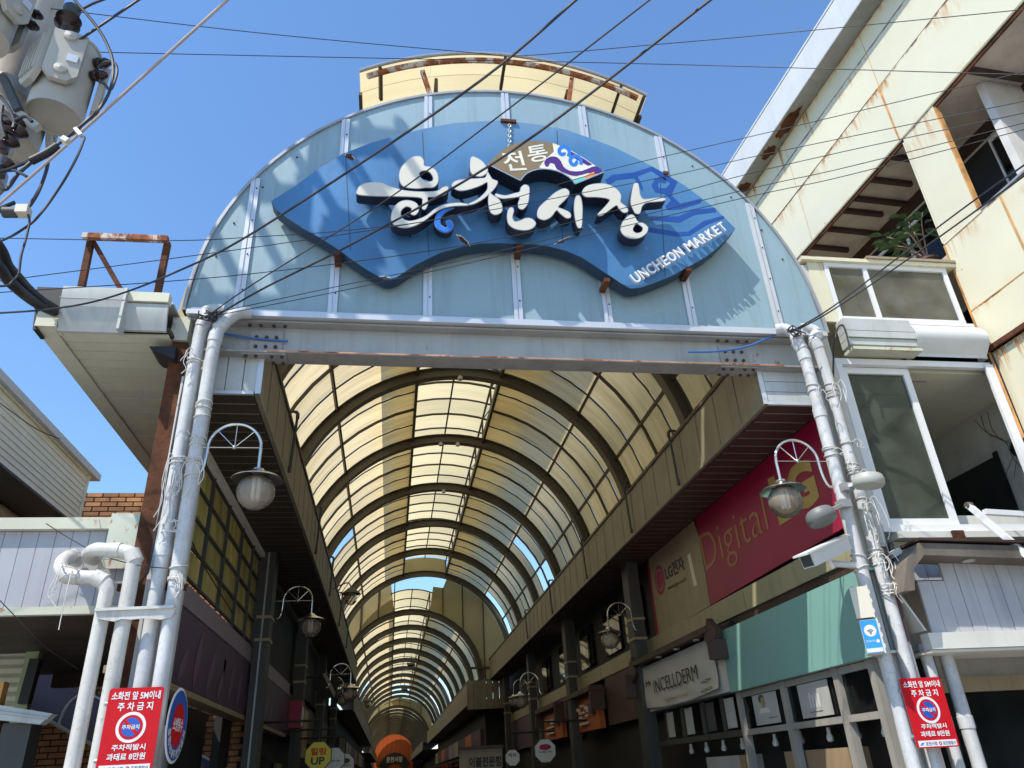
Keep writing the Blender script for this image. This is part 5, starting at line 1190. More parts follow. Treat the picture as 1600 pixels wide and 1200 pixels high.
# ------------------------------------------------------------------ red no parking signs
def red_sign(px4, y, label, tilt=0.0):
    o, x, yy = YP(y, *px4[0]), YP(y, *px4[1]), YP(y, *px4[2])
    w_ = (x.x-o.x); h_ = yy.z-o.z; t = thing('no_parking_sign', (o.x+w_/2, y, o.z), label, 'sign', 'red no parking signs')
    def Q(a, b, k=0.0): return V3((o.x+a*w_, y-k, o.z+b*h_))
    P = []; r = 0.06
    for cx_, cz_, a0 in ((1-r, r*w_/h_, -90), (1-r, 1-r*w_/h_, 0), (r, 1-r*w_/h_, 90), (r, r*w_/h_, 180)):
        for i in range(5): a = R_(a0+90*i/4); P.append(Q(cx_+r*math.cos(a), cz_+r*w_/h_*math.sin(a)))
    MB().slab(P, (0, 0.004, 0)).build('sign_plate', M_red, t)
    L = lambda s, a0, a1, b0, b1, m=M_white, bold=0.022: lettering(s, Q(a0, b0, 0.0015), Q(a1, b0, 0.0015), Q(a0, b1, 0.0015), 0.001, m, t, bold)
    L('소화전 앞 5M이내', 0.06, 0.95, 0.855, 0.955); L('주 차 금 지', 0.20, 0.84, 0.725, 0.825)
    L('주차적발시', 0.22, 0.82, 0.265, 0.335); L('과태료 8만원', 0.16, 0.84, 0.155, 0.235)
    u, v = V3((0.27*w_, 0, 0)), V3((0, 0, 0.27*w_)); c = lambda k: Q(0.5, 0.53, k); K = V3((0, -1, 0))
    disc(c(0.002), u, v, 0, 1.0, n=36).build('sign_disc', M_white, t); disc(c(0.003), u, v, 0, 0.80, n=36).build('sign_ring', M_red, t); disc(c(0.004), u, v, 0, 0.62, n=36).build('sign_blue', M_blue, t)
    a = R_(-42); dv = u*math.cos(a)+v*math.sin(a); nv = (-u*math.sin(a)+v*math.cos(a))*0.11
    MB().add([c(0.0045)-dv*0.66-nv, c(0.0045)+dv*0.66-nv, c(0.0045)+dv*0.66+nv, c(0.0045)-dv*0.66+nv], [(0, 1, 2, 3)]).build('sign_slash', M_red, t)
    lettering('주차금지', c(0.005)-u*0.58-v*0.14, c(0.005)+u*0.58-v*0.14, c(0.005)-u*0.58+v*0.16, 0.001, M_white, t, 0.02)
    MB().slab([Q(0.05, 0.02, 0.001), Q(0.95, 0.02, 0.001), Q(0.95, 0.105, 0.001), Q(0.05, 0.105, 0.001)], (0, 0.0006, 0)).build('sign_strip', M_white, t)
    L('포천시청', 0.22, 0.48, 0.035, 0.085, M_navy, 0.0); L('포천경찰서', 0.62, 0.92, 0.035, 0.085, M_navy, 0.0)
    disc(Q(0.56, 0.06, 0.0022), u*0.13, v*0.13, 0.5, 1.0).build('strip_emblem', M_red, t)
    MB().slab([Q(0.08, 0.045, 0.0018), Q(0.13, 0.04, 0.0018), Q(0.19, 0.07, 0.0018), Q(0.14, 0.08, 0.0018)], (0, 0.0004, 0)).build('strip_mark', M_wifi, t)
    for b in (0.82, 0.16): MB().tube([Q(-0.06, b, -0.02), Q(0.3, b, -0.02)], 0.014, 6).build('band', M_alu_dull, t)
    return t
red_sign(((147, 1212), (236, 1212), (166, 1076)), 5.93, 'left red no parking sign with white Korean lettering on the white pipes')
red_sign(((1434, 1170), (1500, 1166), (1409, 1060)), 5.94, 'right red no parking sign with white Korean lettering under the bleached sign box')
# round blue sign, edge on
t = thing('round_sign', YP(5.95, 276, 1135), 'round blue sign with a red centre seen nearly edge on beside the left red sign', 'sign')
c0 = YP(5.9, 276, 1133); an_ = R_(70); u = V3((math.cos(an_), -math.sin(an_), 0))*-1; u = V3((-math.cos(an_), math.sin(an_), 0)); K = V3((-math.sin(an_)*-1, 0, 0))
nrm = V3((0.9985, -0.03, 0)).normalized()
u = V3((0, 0, 1)).cross(nrm).normalized(); v = V3((0, 0, 1)); rr_ = 0.232
MB().lathe([(rr_, -0.004), (rr_+0.006, 0), (rr_, 0.004), (0.0, 0.004)], c0, nrm, 36).build('sign_plate', M_white, t, smooth=True)
disc(c0+nrm*0.006, u, v, 0, rr_*0.95, n=36).build('sign_blue', M_blue, t); disc(c0+nrm*0.008, u, v, 0, rr_*0.60, n=36).build('sign_red', M_red, t)
lettering('소방용수', c0+nrm*0.009-u*rr_*0.50-v*0.04, c0+nrm*0.009+u*rr_*0.50-v*0.04, c0+nrm*0.009-u*rr_*0.50+v*0.045, 0.001, M_white, t, 0.02)
s_txt = '5m이내주정차금지'
for i, ch in enumerate(s_txt):
    a = R_(196+18.4*i); p = c0+nrm*0.009+(u*math.cos(a)+v*math.sin(a))*rr_*0.78; e1 = -u*math.sin(a)+v*math.cos(a); e2 = -(u*math.cos(a)+v*math.sin(a))
    lettering(ch, p-e1*0.023-e2*0.026, p+e1*0.023-e2*0.026, p-e1*0.023+e2*0.026, 0.001, M_creamprint, t, 0.02)
MB().tube([c0-nrm*0.05+V3((0, 0, 0.0)), c0-nrm*0.05-V3((0, 0, c0.z))], 0.03, 10).build('sign_pole', M_colgrey, t, smooth=True)
MB().bar(c0-nrm*0.02-V3((0, 0, 0.1)), c0-nrm*0.02+V3((0, 0, 0.1)), 0.03, 0.03).build('bracket', M_alu_dull, t)

# ================================================================== right side of the lane: signs and shop fronts
XR = 4.36
def XR_(x, y, d=0.0): return XP(XR-d, x, y)
cs = thing('shop_sign', (XR, 8.2, 3.5), 'long crimson sign sheet with faded gold lettering on the right of the lane', 'sign')
P = [V3((XR, 6.38, 4.77)), V3((XR, 6.38, 3.58)), V3((XR, 10.12, 3.53)), V3((XR, 10.05, 4.25)), V3((XR, 10.2, 4.77))]
MB().slab(P, (0.03, 0, 0)).build('sign_sheet', M_crimson, cs)
g0 = lambda x, y: XR_(x, y, 0.004)
lettering('Digital', g0(1107, 910), g0(1206, 846), g0(1092, 838), 0.002, M_gold_faint, cs, -0.012, xy=g0(1190, 769))
lettering('LG', g0(1219, 822), g0(1282, 782), g0(1199, 748), 0.002, M_gold, cs, 0.05, xy=g0(1264, 712))
c2s = thing('shop_sign', (XR, 11.2, 3.5), 'soiled cream sign sheet with black lettering and a red disc, beside the crimson sign', 'sign')
MB().slab([V3((XR, 10.13, 4.77)), V3((XR, 10.13, 3.53)), V3((XR, 12.4, 3.50)), V3((XR, 12.4, 4.77))], (0.03, 0, 0)).build('sign_sheet', M_creamsign, c2s)
q = lambda x, y: XR_(x, y, 0.004)
lettering('LG전자', q(1042, 908), q(1071, 889), q(1037, 886), 0.002, M_black, c2s, 0.03, xy=q(1066, 868))
lettering('www.lge.co.kr', q(1044, 925), q(1073, 909), q(1043, 916), 0.002, M_black, c2s, 0.0, xy=q(1072, 900))
ce = q(1031, 906); disc(ce, V3((0, -1, 0)), V3((0, 0, 1)), 0, 0.24, n=28).build('red_disc', M_crimson, c2s)
disc(ce+V3((-0.003, 0, 0)), V3((0, -1, 0)), V3((0, 0, 1)), 0.15, 0.175, 30, 330).build('disc_ring', M_creamsign, c2s)
MB().slab([q(1074, 868), q(1078, 864), q(1089, 914), q(1084, 916)], (0.002, 0, 0)).build('torn_flap', M_letter, c2s)
MB().box(XR-0.01, XR+0.02, 12.41, 12.48, 3.48, 4.7).build('red_edge', M_crimson, c2s)
# right shop wall: one thing with its strips
rw = thing('shop_row', (XR+0.2, 15, 0), 'dark shop fronts with a cream metal strip along the right of the lane', 'building')
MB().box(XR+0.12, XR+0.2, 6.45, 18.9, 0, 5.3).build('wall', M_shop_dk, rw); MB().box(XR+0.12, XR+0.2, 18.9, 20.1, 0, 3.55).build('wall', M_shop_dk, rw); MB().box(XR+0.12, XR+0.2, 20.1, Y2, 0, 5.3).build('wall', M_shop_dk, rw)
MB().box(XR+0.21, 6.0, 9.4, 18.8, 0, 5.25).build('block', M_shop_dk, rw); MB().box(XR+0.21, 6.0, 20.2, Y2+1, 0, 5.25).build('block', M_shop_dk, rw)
yy = 6.36
for i, L_ in enumerate((1.25, 1.35, 1.3, 1.4, 1.9, 2.6, 2.6, 2.8, 2.9, 3.0, 3.2)):
    MB().box(XR-0.045+0.004*(i % 2), XR+0.0+0.004, yy+0.006, yy+L_-0.006, 3.24, 3.50).build('cream_strip', M_cream_shop, rw); yy += L_
MB().box(XR-0.02, XR+0.1, 6.4, 10.3, 3.10, 3.235).build('gap_shade_strip', M_brown, rw)  # brown strip put in for the shade of the gap under the cream strip
MB().tube([(XR-0.06, 9.4, 3.16), (XR-0.06, 11.2, 3.18), (XR-0.06, 12.5, 3.16)], 0.045, 8).build('pipe', M_dark, rw, smooth=True)
for i, y in enumerate((13.2, 14.8, 17.0, 19.5, 22, 25)): MB().box(XR+0.06, XR+0.115, y, y+1.2, 3.65, 4.5).build('upper_window', M_glass_dk, rw)
MB().box(XR-0.02, XR+0.1, 13.0, 16.0, 2.35, 3.23).build('wood_board', M_wood, rw)
MB().box(XR-0.02, XR+0.1, 18.6, Y2, 2.3, 3.23).build('dark_board', M_plum, rw)
# teal board
tb = thing('teal_board', (4.1, 7.7, 2.33), 'big plain teal board jutting over the shop window on the right', 'board')
MB().box(4.10, 4.13, 6.10, 9.35, 2.34, 3.06).build('front', M_tealboard, tb); MB().box(4.131, 4.34, 9.30, 9.35, 2.34, 3.06).build('end', M_tealboard, tb)
MB().box(4.131, 4.33, 6.10, 9.299, 2.34, 2.36).build('underside', M_inwall, tb); MB().box(4.131, 4.33, 6.10, 9.299, 3.04, 3.06).build('top', M_tealboard, tb)
# banner board with hood
bb = thing('banner_sign', (4.12, 11, 2.35), 'creased white cloth banner with thin black western lettering under a brown hood', 'banner')
MB().box(4.12, 4.3, 9.37, 12.75, 2.36, 3.0).build('board', M_wpost, bb)
def cloth(u, v):
    y = 12.65-3.05*u; z0 = 2.42-0.10*math.sin(math.pi*u)*0.5; z = z0+(3.03-z0)*v
    fold = 0.018*math.sin(9*u+2*v*3)*(1-v)+0.02*math.sin(22*(u-0.9)*(1-v*0.4))*max(0, u-0.72)*3
    return V3((4.095-abs(fold)-0.01, y, z))
MB().grid(cloth, 40, 12).build('cloth', M_banner, bb, smooth=True)
X4 = 4.055
z4 = lambda x, y: XP(X4, x, y)
lettering('INCELLDERM', z4(1023, 1083), z4(1091, 1061), z4(1020, 1063), 0.002, M_black, bb, -0.006, xy=z4(1087, 1038))
marks(z4(1009, 1075), z4(1017, 1073), z4(1008, 1062), 2, M_colgrey, bb, 3)
marks(z4(1095, 1070), z4(1111, 1063), z4(1095, 1064), 5, M_black, bb, 4)
marks(z4(1095, 1084), z4(1113, 1076), z4(1095, 1079), 8, M_black, bb, 5)
marks(z4(1039, 1096), z4(1075, 1086), z4(1038, 1091), 9, M_stain, bb, 6)
for yy in (12.55,): pass
MB().box(3.95, 4.35, 9.45, 12.75, 3.07, 3.15).build('hood_top', M_wood, bb)
MB().bar((4.0, 12.72, 3.1), (4.0, 12.95, 2.95), 0.3, 0.08, (1, 0, 0)).build('hood_end', M_wood, bb); MB().bar((4.0, 12.95, 2.96), (4.0, 12.95, 2.6), 0.12, 0.3, (1, 0, 0)).build('hood_end', M_wood, bb)
MB().bar((4.0, 9.48, 3.11), (4.0, 9.25, 2.93), 0.3, 0.08, (1, 0, 0)).build('hood_end', M_wood, bb); MB().bar((4.02, 9.27, 2.95), (4.02, 9.27, 2.72), 0.12, 0.26, (1, 0, 0)).build('hood_end', M_wood, bb)
for y in (10.0, 10.8, 11.6): MB().lathe([(0.05, 0), (0.045, -0.02), (0, -0.022)], (4.03, y, 3.068), (0, 0, 1), 10).build('spot_lamp', M_lampgrey, bb, smooth=True)
MB().box(4.06, 4.13, 9.36, 9.62, 2.75, 2.93).build('soiled_patch', M_creamsign, bb)
# orange signs deeper in
for y0, y1, s, lab in ((16.1, 18.4, '돈까스', 'nearer orange shop sign with raised pale lettering and a brown hood on the right'), (19.8, 22.4, '분식', 'farther orange shop sign with a brown hood on the right')):
    t = thing('shop_sign', (4.2, y0, 2.3), lab, 'sign', 'orange shop signs on the right')
    MB().box(4.18, 4.3, y0, y1, 2.32, 3.0).build('board', M_orange, t)
    MB().box(4.0, 4.3, y0-0.1, y1+0.1, 3.02, 3.12).build('hood', M_wood, t)
    for ye in (y0-0.12, y1+0.02): MB().box(4.0, 4.3, ye, ye+0.1, 2.66, 3.01).build('hood_end', M_wood, t)
    marks((4.15, y1-0.5, 2.66), (4.15, y0+0.7, 2.66), (4.15, y1-0.5, 2.86), 3 if y0 < 18 else 1, M_letter, t, 7, 'raised_strokes', 0.03); marks((4.15, y1-0.7, 2.44), (4.15, y0+0.75, 2.44), (4.15, y1-0.7, 2.63), 3 if y0 < 18 else 1, M_letter, t, 8, 'raised_strokes', 0.03)
    MB().box(4.1, 4.179, y0+0.25, y0+0.55, 2.62, 2.82).build('lamp_box', M_colgrey, t)
# shop window under the teal board and banner
M_frame2 = mat('grey cream frame paint', (0.34, 0.325, 0.29), 0.55, var=0.1, streak=0.3)
sw = thing('shop_window', (4.2, 9, 0), 'dark shop window with grey frames and posters under the teal board', 'shop window')
fx_ = 4.19
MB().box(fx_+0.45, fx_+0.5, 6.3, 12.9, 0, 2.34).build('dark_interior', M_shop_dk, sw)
for y in (6.45, 7.05, 8.15, 9.30, 12.75): MB().box(fx_-0.03, fx_+0.05, y-0.045, y+0.045, 0, 2.335).build('frame_post', M_frame2 if y < 9.5 else M_colgrey, sw)
for a, b in ((6.5, 7.0), (7.1, 8.1), (8.2, 9.25)): MB().box(fx_-0.025, fx_+0.045, a, b, 1.86, 1.92).build('frame_rail', M_frame2, sw); MB().box(fx_-0.02, fx_+0.04, a, b, 2.27, 2.33).build('frame_rail', M_frame2, sw); MB().box(fx_+0.01, fx_+0.016, a, b, 1.93, 2.26).build('pane', M_glass_dk, sw)
MB().box(fx_-0.02, fx_+0.045, 9.35, 12.7, 1.86, 1.93).build('frame_rail', M_colgrey, sw)
for i, y in enumerate((9.9, 10.6, 11.4, 12.1)): MB().box(fx_, fx_+0.03, y-0.05, y+0.05, 1.94, 2.33).build('mullion', M_colgrey, sw)
for y0, y1 in ((7.25, 7.85), (8.35, 8.95)):
    pp = MB().box(fx_-0.012, fx_-0.004, y0, y1, 1.945, 2.262).build('poster', M_poster, sw)
# simple portrait sketch on one poster, text lines on the other
def PO(y, z, k): return V3((fx_-0.0125-k, y, z))
def ell(y, z, a, b, k, m, name='poster_print', a0=0, a1=360): disc(PO(y, z, k), V3((0, -a, 0)), V3((0, 0, b)), 0, 1, a0, a1, 20).build(name, m, sw)
ell(8.72, 2.21, 0.075, 0.045, 0.001, M_posterdk); ell(8.69, 2.17, 0.055, 0.06, 0.002, M_creamsign); ell(8.69, 2.06, 0.14, 0.06, 0.0015, M_sigwhite, a0=0, a1=180)
marks(PO(8.62, 2.0, 0.001), PO(8.40, 2.0, 0.001), PO(8.62, 2.012, 0.001), 12, M_posterdk, sw, 9)
marks(PO(7.68, 1.985, 0.001), PO(7.42, 1.985, 0.001), PO(7.68, 2.0, 0.001), 12, M_posterdk, sw, 10)
for i in range(4): MB().box(fx_-0.0135, fx_-0.0125, 7.45+i*0.055, 7.485+i*0.055, 2.03, 2.15+0.02*(i % 2)).build('poster_print', M_sigwhite, sw)
for y0 in (9.5, 10.15, 10.95, 11.75): MB().box(fx_-0.01, fx_-0.004, y0, y0+0.28, 1.96, 2.30).build('poster', M_posterdk if y0 in (10.15,) else M_poster, sw)
for i, y in enumerate((6.75, 7.2, 7.7, 8.3, 8.9, 9.8, 10.4, 11.0, 11.6)):
    MB().lathe([(0.02, 0.05), (0.022, 0.0), (0.038, -0.045), (0.03, -0.075), (0, -0.085)], (fx_+0.15, y, 1.80), (0, 0, 1), 10).build('spot_bulb', M_camwhite, sw, smooth=True)
for y0, y1, lab, m in ((9.6, 10.9, 'white and brown carton stacked at the foot of the shop window', M_poster), (7.3, 8.6, 'brown carton at the foot of the shop window, nearer the street', M_card)):
    bx = thing('carton', (fx_+0.2, (y0+y1)/2, 1.3), lab, 'carton'); MB().box(fx_+0.08, fx_+0.4, y0, y1, 1.28, 1.66).build('box', m, bx); MB().box(fx_+0.075, fx_+0.079, y0, y0+0.2, 1.28, 1.66).build('tape', M_card, bx)
    MB().box(fx_+0.08, fx_+0.4, y0, y1, 0, 1.275).build('shelf', M_shop_dk, bx)

# hanging octagons and the white board at the bottom
def octagon(c, r, m, lab, s1, c1, s2=None, c2c=None):
    t = thing('hanging_sign', c, lab, 'sign', 'octagonal hanging signs'); c = V3(c)
    P = [c+V3((r*math.cos(R_(22.5+45*k)), 0, r*math.sin(R_(22.5+45*k)))) for k in range(8)]
    MB().slab(P, (0, 0.06, 0)).build('sign_face', m, t)
    P2 = [c+V3((1.07*r*math.cos(R_(22.5+45*k)), 0.01, 1.07*r*math.sin(R_(22.5+45*k)))) for k in range(8)]; MB().slab(P2, (0, 0.04, 0)).build('sign_rim', M_colgrey, t)
    if s1: lettering(s1, c+V3((-0.55*r, -0.003, 0.05*r)), c+V3((0.55*r, -0.003, 0.05*r)), c+V3((-0.55*r, -0.003, 0.55*r)), 0.002, c1, t, 0.02)
    if s2: lettering(s2, c+V3((-0.5*r, -0.003, -0.6*r)), c+V3((0.5*r, -0.003, -0.6*r)), c+V3((-0.5*r, -0.003, -0.08*r)), 0.002, c2c, t, 0.03)
    if s2 is None and m is M_sigwhite and s1 != '먹자': marks(c+V3((-0.6*r, -0.002, -0.22*r)), c+V3((0.6*r, -0.002, -0.22*r)), c+V3((-0.6*r, -0.002, 0.02*r)), 6, M_wood, t, int(c.y), depth=-0.001)
    MB().tube([c+V3((0, 0.03, r)), c+V3((0, 0.03, r+0.35))], 0.015, 6).build('hanger', M_dark, t)
    MB().tube([c+V3((0, 0.03, r+0.3)), c+V3((-0.9 if c.x < 1 else 0.9, 0.03, r+0.3))], 0.02, 6).build('bracket', M_dark, t)
octagon(YP(13.2, 497, 1181), 0.205, M_yellow, 'yellow octagonal hanging sign lettered UP at the left of the lane', '힐링', M_red, 'UP', M_black)
octagon(YP(15.0, 521, 1187), 0.20, M_sigwhite, 'white octagonal hanging sign right behind the yellow one', None, M_wood, None, M_navy)
octagon(YP(17.0, 538, 1194), 0.20, M_sigwhite, 'smallest white octagonal hanging sign left of the lane', '●', M_wood, None, M_wood)
octagon(YP(16.0, 852, 1173), 0.215, M_sigwhite, 'pale octagonal hanging sign with a red dot under the orange sign', '●', M_crimson, None, M_black)
octagon(YP(16.5, 801, 1184), 0.15, M_sigwhite, 'small pale octagonal sign at the lower right of the lane', '먹자', M_black)
t = thing('shop_sign', YP(17.0, 756, 1190), 'pale board with bold black Korean lettering at the bottom of the lane', 'sign')
MB().slab([YP(17, 718, 1172), YP(17, 785, 1168), YP(17, 785, 1215), YP(17, 718, 1215)], (0, 0.1, 0)).build('board', M_creamsign, t)
MB().bar(YP(16.95, 716, 1170), YP(16.95, 787, 1166), 0.06, 0.06).build('red_top', M_wood, t)
lettering('이불전문점', YP(16.98, 733, 1199), YP(16.98, 783, 1197), YP(16.98, 733, 1183), 0.004, M_black, t, 0.03)

# ================================================================== left side of the lane
lw = thing('shop_row', (-2.2, 15, 0), 'row of dark shop fronts with a plum fascia along the left side of the lane', 'building')
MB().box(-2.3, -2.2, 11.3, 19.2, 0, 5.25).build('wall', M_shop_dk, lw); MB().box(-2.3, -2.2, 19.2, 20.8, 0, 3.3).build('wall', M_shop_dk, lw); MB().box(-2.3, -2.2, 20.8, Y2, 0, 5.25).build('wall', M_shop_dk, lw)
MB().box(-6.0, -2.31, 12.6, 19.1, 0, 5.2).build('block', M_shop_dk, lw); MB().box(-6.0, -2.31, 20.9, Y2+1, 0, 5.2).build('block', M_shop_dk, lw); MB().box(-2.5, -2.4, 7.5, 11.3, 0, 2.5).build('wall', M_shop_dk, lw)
MB().box(-2.04, -1.99, 6.45, 16.5, 3.19, 3.40).build('lilac_strip', M_lilac, lw)
fas = MB().box(-2.03, -2.0, 6.45, 16.5, 2.50, 3.185).build('plum_fascia', M_plum, lw)
def FL(y, z, k=0.003): return V3((-2.0+k, y, z))
fr_ = random.Random(9)
for i in range(13):
    y0 = 6.7+i*0.62; h = 0.30+0.25*fr_.random(); lean = 0.12+0.25*fr_.random(); P = []
    for k in range(9): t_ = k/8; P.append(FL(y0+lean*t_-0.10*math.sin(math.pi*t_), 2.52+h*1.15*t_))
    for k in range(8, -1, -1): t_ = k/8; P.append(FL(y0+lean*t_+0.10*math.sin(math.pi*t_)+0.02*(1-t_), 2.52+h*1.15*t_))
    MB().slab(P[:-1], (0.001, 0, 0)).build('leaf_print', M_plum2, fas)
MB().box(-2.19, -2.0, 6.5, 16.5, 2.44, 2.495).build('fascia_underside', M_creamsign, lw)
MB().box(-2.15, -2.05, 12.1, 27, 3.45, 4.7).build('upper_dark_wall', M_shop_dk, lw)
for y, h in ((12.5, 2.0), (14.2, 2.1), (16.4, 2.0), (18.8, 2.1), (21, 2.0)): MB().box(-2.19, -2.16, y, y+1.3, 0.2, h).build('shop_door', M_glass_dk, lw)
MB().box(-2.1, -1.98, 16.52, 27, 2.5, 3.25).build('far_fascia', M_wood, lw)
# yellowed glazing above the plum fascia
gz = thing('glazed_screen', (-2.0, 9, 3.41), 'screen of tilted yellowed panes above the plum fascia on the left', 'glazing')
ys = [6.50, 7.30, 8.22, 9.15, 10.10, 10.95, 11.65]; zs_ = [3.44, 3.74, 4.04, 4.34, 4.63]
gr_ = random.Random(3)
for i in range(len(ys)-1):
    for j in range(4):
        tl = 0.004+0.012*gr_.random()
        P = [V3((-2.006, ys[i]+0.008, zs_[j]+0.006)), V3((-2.006, ys[i+1]-0.008, zs_[j]+0.006)), V3((-2.006-tl, ys[i+1]-0.008, zs_[j+1]-0.004)), V3((-2.006-tl, ys[i]+0.008, zs_[j+1]-0.004))]
        MB().slab(P, (-0.004, 0, 0)).build('pane', M_yel, gz)
for y in ys: MB().box(-2.005, -1.965, y-0.013, y+0.013, 3.41, 4.66).build('mullion', M_colgrey, gz)
for z in zs_: MB().box(-2.003, -1.970, 6.5, 11.65, z-0.011, z+0.011).build('transom', M_colgrey, gz)
for i in range(26): MB().box(-2.0, -1.93, 6.6+i*0.195, 6.78+i*0.195, 4.685, 4.745).build('tile', M_siding, gz)
MB().tube(spline([(-1.93, 6.6, 4.1), (-1.93, 7.4, 3.75), (-1.93, 8.6, 3.6), (-1.93, 9.8, 3.5)], 5), 0.007, 5).build('cable', M_dark, gz, smooth=True)
# a few goods boards and a blue gap deeper down the left
t = thing('banner_sign', (-1.9, 18.0, 2.3), 'yellowish vertical cloth banner deep in the lane on the left', 'banner'); MB().box(-1.78, -1.76, 17.4, 18.2, 2.1, 3.0).build('cloth', M_creamsign, t); marks((-1.755, 18.1, 2.3), (-1.755, 17.5, 2.3), (-1.755, 18.1, 2.9), 2, M_orange, t, 11)
t = thing('shop_sign', (-1.9, 16.9, 2.6), 'small pink and plum shop sign beside the yellowish banner', 'sign'); MB().box(-1.98, -1.75, 16.6, 17.2, 2.6, 3.1).build('board', M_crimson, t); MB().box(-1.745, -1.74, 16.7, 17.0, 2.65, 3.0).build('print', M_sigwhite, t)
t = thing('shop_sign', (-1.8, 20.5, 3.2), 'dark hexagonal sign hanging high in the lane on the left', 'sign'); c = YP(20.0, 511, 1071); MB().slab([c+V3((0.30*math.cos(R_(60*k+10)), 0, 0.34*math.sin(R_(60*k+10)))) for k in range(6)], (0, 0.08, 0)).build('sign_face', M_shop_dk, t); MB().tube([c+V3((0, 0.04, 0.2)), c+V3((-0.6, 0.04, 0.2))], 0.02, 6).build('bracket', M_dark, t)
# street frontage on the left: grey slatted awning box
aw = thing('slatted_awning', (-3.2, 6.45, 2.9), 'grey vertical slatted awning box with a rusty pale top trim left of the entrance', 'awning')
YWn = 6.42
for i in range(16):
    x1_ = -2.08-i*0.128; MB().box(x1_-0.124, x1_, YWn, YWn+0.02, 2.93, 3.53).build('slat', M_panelgrey, aw)
MB().box(-4.2, -2.30, YWn-0.06, YWn+0.03, 3.535, 3.63).build('top_trim', M_trimrust, aw)
MB().box(-2.30, -2.07, YWn-0.07, YWn-0.03, 3.28, 3.66).build('speckled_plate', mat('speckled plate', (0.60, 0.63, 0.52), 0.6, rust=0.32, rscale=11), aw)
MB().box(-2.32, -2.06, YWn-0.09, YWn-0.071, 3.20, 3.27).build('plate_ledge', M_trimrust, aw)
MB().box(-4.2, -2.05, YWn-0.03, YWn+0.03, 2.865, 2.925).build('bottom_trim', M_trimrust, aw)
for i in range(10): MB().box(-4.3, -2.1-0.14*i*0.0, YWn+0.05+i*0.36, YWn+0.40+i*0.36, 2.90, 2.92).build('underside_board', M_soff_dark, aw)
MB().box(-4.3, -2.1, YWn+0.03, YWn+3.7, 2.93, 2.96).build('deck', M_brown, aw)
MB().box(-3.9, -2.0, 9.98, 10.1, 2.75, 3.0).build('back_beam', M_brown, aw)

# pale slatted wing eave, upper left
we = thing('wing_eave', (-2.5, 6.0, 5.2), 'pale green slatted eave with a rounded grey fascia left of the gable', 'eave')
WX0, WX1, WY0 = -3.09, -2.03, 6.0
yy = WY0+0.06
i = 0
while yy < 13.0:
    MB().box(WX0+0.16, WX1, yy+0.005, yy+0.155, 5.20+0.002*(i % 2), 5.215).build('soffit_slat', M_soff_pale, we); yy += 0.16; i += 1
MB().box(WX0, WX0+0.155, WY0, 13.0, 5.185, 5.25).build('edge_board', M_soff_pale, we)
MB().box(WX0+0.02, WX1+0.02, WY0+0.02, 13.0, 5.23, 5.26).build('deck', M_bar, we)
MB().box(WX0+0.02, WX1, WY0+0.04, 13.0, 5.52, 5.54).build('top', M_cap, we)
MB().box(WX0-0.004, WX0+0.02, WY0+0.1, 13.0, 5.255, 5.53).build('outer_side', M_soff_pale, we)
def curved(x0, x1, z0, z1, y, dep, name, m, n=9):
    P = []
    for i in range(n+1):
        a = R_(90*i/n); P += [V3((x0, y+dep*(1-math.cos(a))*0.6-0.05, z0+(z1-z0)*(1-math.sin(a)) if False else z1-(z1-z0)*i/n)), V3((x1, y+dep*(1-math.cos(a))*0.6-0.05, z1-(z1-z0)*i/n))]
    Q = [p+V3((0, 0.03, 0)) for p in P]; b = len(P)
    fs = [(2*i, 2*i+1, 2*i+3, 2*i+2) for i in range(n)] + [(b+2*i, b+2*i+2, b+2*i+3, b+2*i+1) for i in range(n)] + [(2*i, 2*i+2, b+2*i+2, b+2*i) for i in range(n)] + [(2*i+1, b+2*i+1, b+2*i+3, 2*i+3) for i in range(n)] + [(0, b, b+1, 1), (2*n, 2*n+1, b+2*n+1, b+2*n)]
    return MB().add(P+Q, fs).build(name, m, we, smooth=True)
curved(-2.90, -2.38, 5.16, 5.56, 5.92, 0.16, 'rounded_fascia', M_cap); curved(-2.375, -2.03, 5.20, 5.44, 5.97, 0.10, 'rounded_fascia', M_cap)
MB().box(-2.37, -2.03, 5.90, 5.99, 5.455, 5.55).build('fascia_cap', M_soff_pale, we)
MB().box(-2.90, -2.38, 5.855, 5.868, 5.43, 5.436).build('fascia_seam', M_alu_dull, we); MB().box(-2.395, -2.372, 5.86, 5.99, 5.14, 5.56).build('fascia_joint', M_cap, we)
MB().box(-3.08, -2.905, 5.94, 6.1, 5.19, 5.36).build('fascia_end', M_soff_pale, we)
MB().box(-3.12, -2.905, 5.90, 6.14, 5.365, 5.56).build('black_cap', M_dark, we); MB().slab([(-3.14, 5.95, 5.56), (-3.14, 6.12, 5.56), (-3.09, 6.12, 5.16), (-3.09, 5.95, 5.16)], (0.03, 0, 0)).build('black_cheek', M_dark, we)
MB().slab([YP(6.1, 233, 541), YP(6.1, 275, 541), YP(6.1, 272, 560), YP(6.1, 240, 548)], (0, 0.3, 0)).build('black_flap', M_dark, we)
